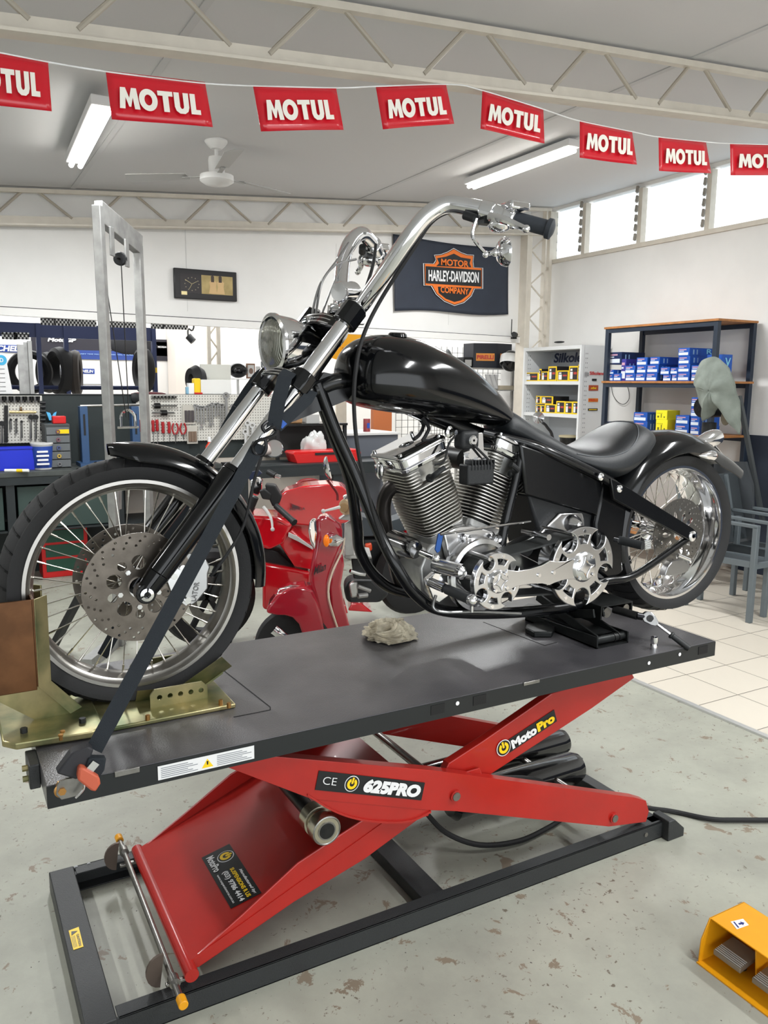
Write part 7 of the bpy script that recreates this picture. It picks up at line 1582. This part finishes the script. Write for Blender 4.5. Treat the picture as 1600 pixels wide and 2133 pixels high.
q = at(1055, 806, y=5.8); tag(MB().bb((q.x-.1, 5.78, zs_[1]+.001), (q.x+.12, 5.98, zs_[1]+.05)).build('small_crate', mat('crate2', (176, 166, 146), .6)), 'pale flat crate on the middle shelf of the grey rack', 'crate')
# blue tyre rack
YR = 6.6
RB = mat('rack_navy', (44, 56, 98), .45)
tk = thing('tyre_rack', 'navy steel tyre rack in the showroom behind the workbench', 'tyre rack', (0, YR, 0))
def R6(cx, cy, y=YR): return at(*cvL(cx, cy), y=y)
a, b = R6(-900, 160), R6(1720, 340); zA, zB_ = R6(0, 160).z, R6(0, 320).z
xL, xR_ = -2.5, at(322, 700, y=YR).x
MB().bb((xL, YR, zB_), (xR_, YR+.03, zA)).build('header_panel', RB, tk)
for px in (83, 140, 322): x = at(px, 760, y=YR).x; MB().bb((x-.02, YR-.02, 0), (x+.02, YR+.04, zA)).build('post', RB, tk)
for z in (R6(800, 893).z, 1.0, R6(800, 893).z-.0): MB().cyl((xL, YR, z), (xR_, YR, z), .02, n=8).build('rail', RB, tk)
z = R6(800, 893).z; MB().cyl((xL, YR+.4, z), (xR_, YR+.4, z), .02, n=8).build('rail', RB, tk)
def tyre(lab, px, py, y, R, ax, w_=.07, m=RUB):
    q = at(px, py, y=y); o = MB().lathe([(R*.62, -w_*.7), (R*.8, -w_), (R*.94, -w_*.75), (R, 0), (R*.94, w_*.75), (R*.8, w_), (R*.62, w_*.7), (R*.66, 0)], q, ax, 36, closed=True).build('tyre', m); return tag(o, lab, 'tyre', 'tyres on the rack')
tyre('worn tyre seen side-on at the left of the tyre rack', 62, 775, YR+.15, .21, (.15, 1, 0))
tyre('fat rear tyre facing forward on the tyre rack beside the navy post', 126, 773, YR+.1, .235, (1, .28, 0), .075)
tyre('slimmer brownish tyre just right of the navy post on the rack', 158, 777, YR+.1, .225, (1, -.25, 0), .05, mat('brown_rubber', (52, 46, 42), .7))
tyre('dark tyre with a yellow tag between the gantry post and the rack end', 299, 772, YR+.05, .23, (1, .1, 0), .06)
tyre('dark tyre deeper in the rack, partly behind the fat rear tyre', 100, 776, YR+.6, .21, (1, .3, 0), .06)
q = at(315, 772, y=YR-.1); tag(MB().bb((q.x-.04, YR-.1, q.z-.02), (q.x+.06, YR-.09, q.z+.03)).build('price_tag', YEL), 'small yellow tag on the tyre behind the right gantry post', 'tag')
# banners on the showroom wall
YS = 8.6
def sign(name, lab, p0_, p1_, m, y=YS):
    a, b = at(*p0_, y=y), at(*p1_, y=y); t = thing(name, lab, 'sign', ((a.x+b.x)/2, y, b.z)); MB().bb((a.x, y-.01, b.z), (b.x, y, a.z)).build('board', m, t); return t, V((a.x, y-.012, b.z)), V((b.x-a.x, 0, 0)), V((0, 0, a.z-b.z))
t, O, U, Wv = sign('race_banner', 'dark racing banner with a blue band across the showroom wall', (64, 698), (352, 752), mat('banner_dark', (46, 44, 52), .5))
patch('blue_band', O+U*.28+Wv*.0, U*.62, Wv*.40, mat('banner_blue', (50, 72, 140), .5), t, lift=0); patch('light_flare', O+U*.5+Wv*.45, U*.14, Wv*.5, mat('banner_pale', (190, 190, 206), .5), t, lift=0)
text('MotoGP', WSTK, O+U*.11+Wv*.74+V((0, -.008, 0)), U*.2, Wv*.18, t, off=.05, shear=.2)
text("EVERY TIME MICHELIN TYRES WIN, YOU'RE A WINNER TOO", mat('band_text', (150, 180, 220), .5), O+U*.32+Wv*.2+V((0, -.008, 0)), U*.56, Wv*.06, t, off=.02)
MB().ball(O+U*.72+Wv*.7+V((0, .0, 0)), .22, (1.4, .06, .55), 16).build('printed_rider', mat('print_black', (26, 26, 30), .5), t)
t, O, U, Wv = sign('tyre_sign', 'white board with a blue tyre-maker name, at the far left under the rack header', (-40, 695), (64, 735), WSTK, y=YS)
patch('blue_bar', O+Wv*.0, U*.98, Wv*.42, mat('sign_blue', (36, 66, 150), .5), t, lift=0); text('MICHELIN', WSTK, O+U*.1+Wv*.05+V((0, -.006, 0)), U*.85, Wv*.33, t, off=.04, shear=.2)
t, O, U, Wv = sign('tyre_sign', 'light poster board with blue tyre-maker name panel beyond the tyres', (95, 763), (232, 800), mat('poster_pale', (222, 226, 234), .5), y=YS)
patch('blue_bar', O+U*.42+Wv*.6, U*.32, Wv*.3, mat('sign_blue', (36, 66, 150), .5), t, lift=0); text('MICHELIN', WSTK, O+U*.44+Wv*.66+V((0, -.006, 0)), U*.28, Wv*.18, t, off=.04, shear=.2)
patch('blue_bar', O+U*.0+Wv*.1, U*.2, Wv*.5, mat('sign_blue', (36, 66, 150), .5), t, lift=0)
t, O, U, Wv = sign('tyre_sign', 'small white name board beside the dark banner, right of the gantry', (322, 712), (352, 742), WSTK, y=YS); patch('name_strip', O+U*.15+Wv*.55, U*.7, Wv*.2, BLK, t, lift=0)
text('MICHELIN', WSTK, O+U*.2+Wv*.58+V((0, -.006, 0)), U*.6, Wv*.13, t, off=.03)
# checkered bunting in the showroom
CKB = mat('check_black', (24, 24, 28), .5)
for k, px in enumerate((100, 128, 157, 186, 242, 271, 328, 352, 378, 20, 45)):
    low = px in (20, 45); py = 667 if not low else 700; q = at(px, py+(px*.035 if not low else 0), y=6.45); w_ = .065; t = thing('checkered_flag', 'black and white checkered bunting flag, %s' % ('hanging lower left beside the white board, %s of two' % ('left' if px == 20 else 'right') if low else '%s from the left above the rack header' % ordn(k)), 'flag', q, 'checkered bunting')
    MB().bb((q.x-w_, 6.45, q.z-.03), (q.x+w_, 6.453, q.z+.033)).build('sheet', WHITE, t)
    m = MB()
    for i in range(8):
        for j in range(3):
            if (i+j) % 2 == 0: m.bb((q.x-w_+i*w_/4, 6.447, q.z-.03+j*.021), (q.x-w_+(i+1)*w_/4, 6.45, q.z-.03+(j+1)*.021))
    m.build('checks', CKB, t)
tag(MB().tube([at(86, 663, y=6.45), at(230, 667, y=6.45), at(392, 675, y=6.45)], .004, n=6).build('cord', BLACKM), 'dark cord holding the upper row of checkered flags', 'cord')
tag(MB().tube([at(-60, 694, y=6.45), at(30, 696, y=6.45), at(62, 697, y=6.45)], .004, n=6).build('cord', BLACKM), 'short dark cord of the two lower-left checkered flags', 'cord')
# things standing on the partition ledge
zl = 1.476
def stand(name, lab, cat, px0, px1, py_top, y, dep, m, bev=.003):
    a, b = at(px0, 820, y=y), at(px1, 820, y=y); zt = at((px0+px1)/2, py_top, y=y).z; return tag(MB().bb((a.x, y, zl), (b.x, y+dep, zt)).build(name, m, bevel=bev), lab, cat)
MB_l = tag(MB().bb((-4, YB-.02, 1.475), (2.96, YB+.12, 1.4765)).build('ledge_board', BLACKM), 'thin black ledge on top of the tool partition', 'ledge')
zl = 1.478
t = thing('machine_column', 'tall galvanised channel column standing left of the tyres', 'column', at(60, 822, y=5.42)); a, b = at(42, 820, y=5.42), at(72, 820, y=5.42); zt = at(57, 718, y=5.42).z
MB().bb((a.x, 5.42, zl), (a.x+.05, 5.46, zt)).build('flange', GALV, t); MB().bb((a.x+.05, 5.44, zl), (b.x-.01, 5.46, zt+.02)).build('channel', GALV, t); MB().bb((b.x-.03, 5.41, zl), (b.x, 5.46, zt+.03)).build('flange', GALV, t)
t = thing('price_display', 'white price board with a blue roundel at the left edge of the photo', 'sign', at(0, 820, y=5.42)); a, b = at(-60, 820, y=5.42), at(27, 820, y=5.42); zt = at(10, 735, y=5.42).z
MB().prism([(a.x, 5.42, zl), (b.x, 5.42, zl), (b.x-.04, 5.42, zt), (a.x, 5.42, zt)], (0, .05, 0)).build('board', WSTK, t)
q = at(3, 750, y=5.41); MB().lathe([(0, 0), (.038, 0)], V((q.x, 5.417, q.z)), (0, 1, 0), 24).cyl(V((q.x, 5.4195, q.z)), V((q.x, 5.416, q.z)), .04, n=24).build('roundel', mat('roundel_blue', (60, 170, 215), .4), t)
text('D', WSTK, V((q.x-.012, 5.414, q.z-.017)), (.026, 0, 0), (0, 0, .034), t, off=.03)
ln = MB()
for k in range(7): ln.bb((a.x+.05, 5.417, zl+.02+k*.035), (b.x-.05, 5.42, zl+.024+k*.035))
ln.build('price_lines', mat('mark_dark', (90, 90, 90), .5), t)
stand('carton', 'plain white carton on the ledge behind the far fork tube', 'carton', 419, 482, 791, 5.42, .25, mat('white_card', (226, 226, 222), .6))
stand('carton', 'folded up grey-white lid board leaning behind the plain white carton', 'carton', 419, 482, 759, 5.69, .02, mat('grey_card', (198, 198, 190), .6))
tb4 = thing('tape_dispenser', 'yellow dispenser beside the white carton on the ledge', 'dispenser', at(412, 820, y=5.42)); a, b = at(405, 820, y=5.42), at(419, 820, y=5.42); MB().bb((a.x, 5.42, zl), (b.x, 5.5, at(412, 788, y=5.42).z)).build('body', YEL, tb4, bevel=.01); MB().bb((a.x, 5.41, zl), (b.x+.01, 5.5, zl+.015)).build('foot', REDP, tb4)
stand('paper_pad', 'white paper pad on the ledge left of the yellow dispenser', 'paper', 393, 405, 798, 5.42, .06, WHITE); stand('spray_can', 'light blue can on the ledge beside the paper pad', 'can', 388, 394, 806, 5.42, .03, mat('pale_blue', (130, 176, 200), .4))
q = at(408, 788, y=5.6); tag(MB().lathe([(.05, -.05), (.10, -.06), (.13, 0), (.10, .06), (.05, .05)], V((q.x, 5.6, zl+.132)), (1, .2, 0), 24, closed=True).build('tyre', RUB), 'small black tyre behind the yellow dispenser', 'tyre')
q = at(310, 818, y=5.45); tag(MB().ball(V((q.x, 5.46, zl)), .14, (1.1, .3, .14), 14).build('dust_cloth', mat('dark_red_cloth', (90, 40, 44), .8)), 'low dark red cloth lying on the ledge right of the gantry', 'cloth')
# framed photos and trophies on a shelf beyond
sh = thing('wall_shelf', 'white shelf with frames beyond the pegboard, left of the headlight', 'shelf', at(510, 790, y=6.0)); a, b = at(482, 788, y=6.0), at(560, 788, y=6.0); MB().bb((a.x, 5.95, a.z-.012), (b.x, 6.2, a.z)).build('board', WHITE, sh); shz = a.z
for x in (a.x+.05, b.x-.05): MB().bb((x, 5.97, 0), (x+.02, 5.99, shz-.012)).build('bracket', LITG, sh)
for px0, px1, pt, l, m_ in ((514, 532, 757, 'brown framed photo on the white shelf, leftmost frame', (130, 96, 76)), (534, 543, 763, 'narrow white framed photo, middle frame on the shelf', (210, 210, 210)), (545, 560, 753, 'grey framed portrait just left of the headlight', (110, 114, 116))):
    a, b = at(px0, 788, y=6.05), at(px1, 788, y=6.05); zt = at(px0, pt, y=6.05).z; t = thing('picture_frame', l, 'picture frame', (a.x, 6.05, shz), 'frames on the white shelf')
    MB().bb((a.x, 6.05, shz+.001), (b.x, 6.07, zt)).build('frame', mat('fr_%d' % m_[0], m_, .5), t, bevel=.003); MB().bb((a.x+.012, 6.047, shz+.015), (b.x-.012, 6.05, zt-.015)).build('picture', LITG, t); MB().ball(V(((a.x+b.x)/2, 6.046, (shz+zt)/2)), (b.x-a.x)*.25, (1, .1, 1.3), 12).build('printed_head', mat('fr_print', (120, 96, 84), .5), t)
q = at(496, 774, y=6.05); tag(MB().ball(V((q.x, 6.05, shz+.08)), .09, (1.1, .9, .85), 20).build('helmet', BLACKP), 'glossy black open helmet on the white shelf behind the white carton', 'helmet')
# orange tent banner
t = thing('orange_banner', 'orange fabric banner with reversed letters hanging behind the steering head', 'banner', at(680, 730, y=7.0))
P = [at(a, b, y=7.0) for a, b in ((628, 702), (640, 694), (760, 696), (762, 764), (735, 760), (690, 745), (626, 752))]
MB().prism(P, (0, .02, 0)).build('cloth', mat('orange_cloth', (250, 176, 30), .6), t)
for k in (1, 2): MB().cyl(P[k], V((P[k].x, P[k].y, ceilz(P[k].x))), .006, n=6).build('hanging_cord', WHITE, t)
O = at(738, 742, y=6.98); text('CE', mat('orange_dark', (214, 140, 20), .6), O, at(712, 738, y=6.98)-O, (0, 0, .085), t, off=.03, lift=-.004)
# showroom columns and far fixtures
for px, l in ((420, 'left cream lattice post in the showroom beyond the white carton'), ):
    t = thing('lattice_post', l, 'post', at(px, 820, y=7.2)); 
    for pp in (437, 457): x = at(pp, 760, y=7.2).x; MB().bb((x-.02, 7.2, 0), (x+.02, 7.24, 2.6)).build('chord', CREAM, t)
    x0_, x1_ = at(437, 760, y=7.2).x, at(457, 760, y=7.2).x; zz = MB()
    for k in range(5): zz.cyl((x0_, 7.22, 1.2+k*.3), (x1_, 7.22, 1.35+k*.3), .01, n=6); zz.cyl((x1_, 7.22, 1.35+k*.3), (x0_, 7.22, 1.5+k*.3), .01, n=6)
    zz.build('lacing', CREAM, t)
a, b = at(355, 700, y=8.4), at(392, 700, y=8.4); st(MB().bb((a.x, 8.2, 0), (b.x, 8.58, 2.9)).build('wall_pier', mat('pier', (224, 214, 204), .7)))
q = at(392, 700, y=7.5); t = thing('track_spotlight', 'small black spotlight hanging in the showroom right of the gantry', 'lamp', q); MB().cyl(q, q+V((.05, -.03, -.06)), .04, n=14).build('head', BLACKM, t); MB().tube([q, q+V((.01, .02, .08)), q+V((.08, .02, .16)), V((q.x+.08, q.y+.02, ceilz(q.x)))], .01, n=8).build('arm', BLACKM, t)
tag(MB().bb((at(700, 760, y=7.3).x, 7.3, .0), (at(722, 760, y=7.3).x+.0, 7.33, 1.6)).build('door_post', CREAM), 'cream door post in the showroom below the tank front', 'post')
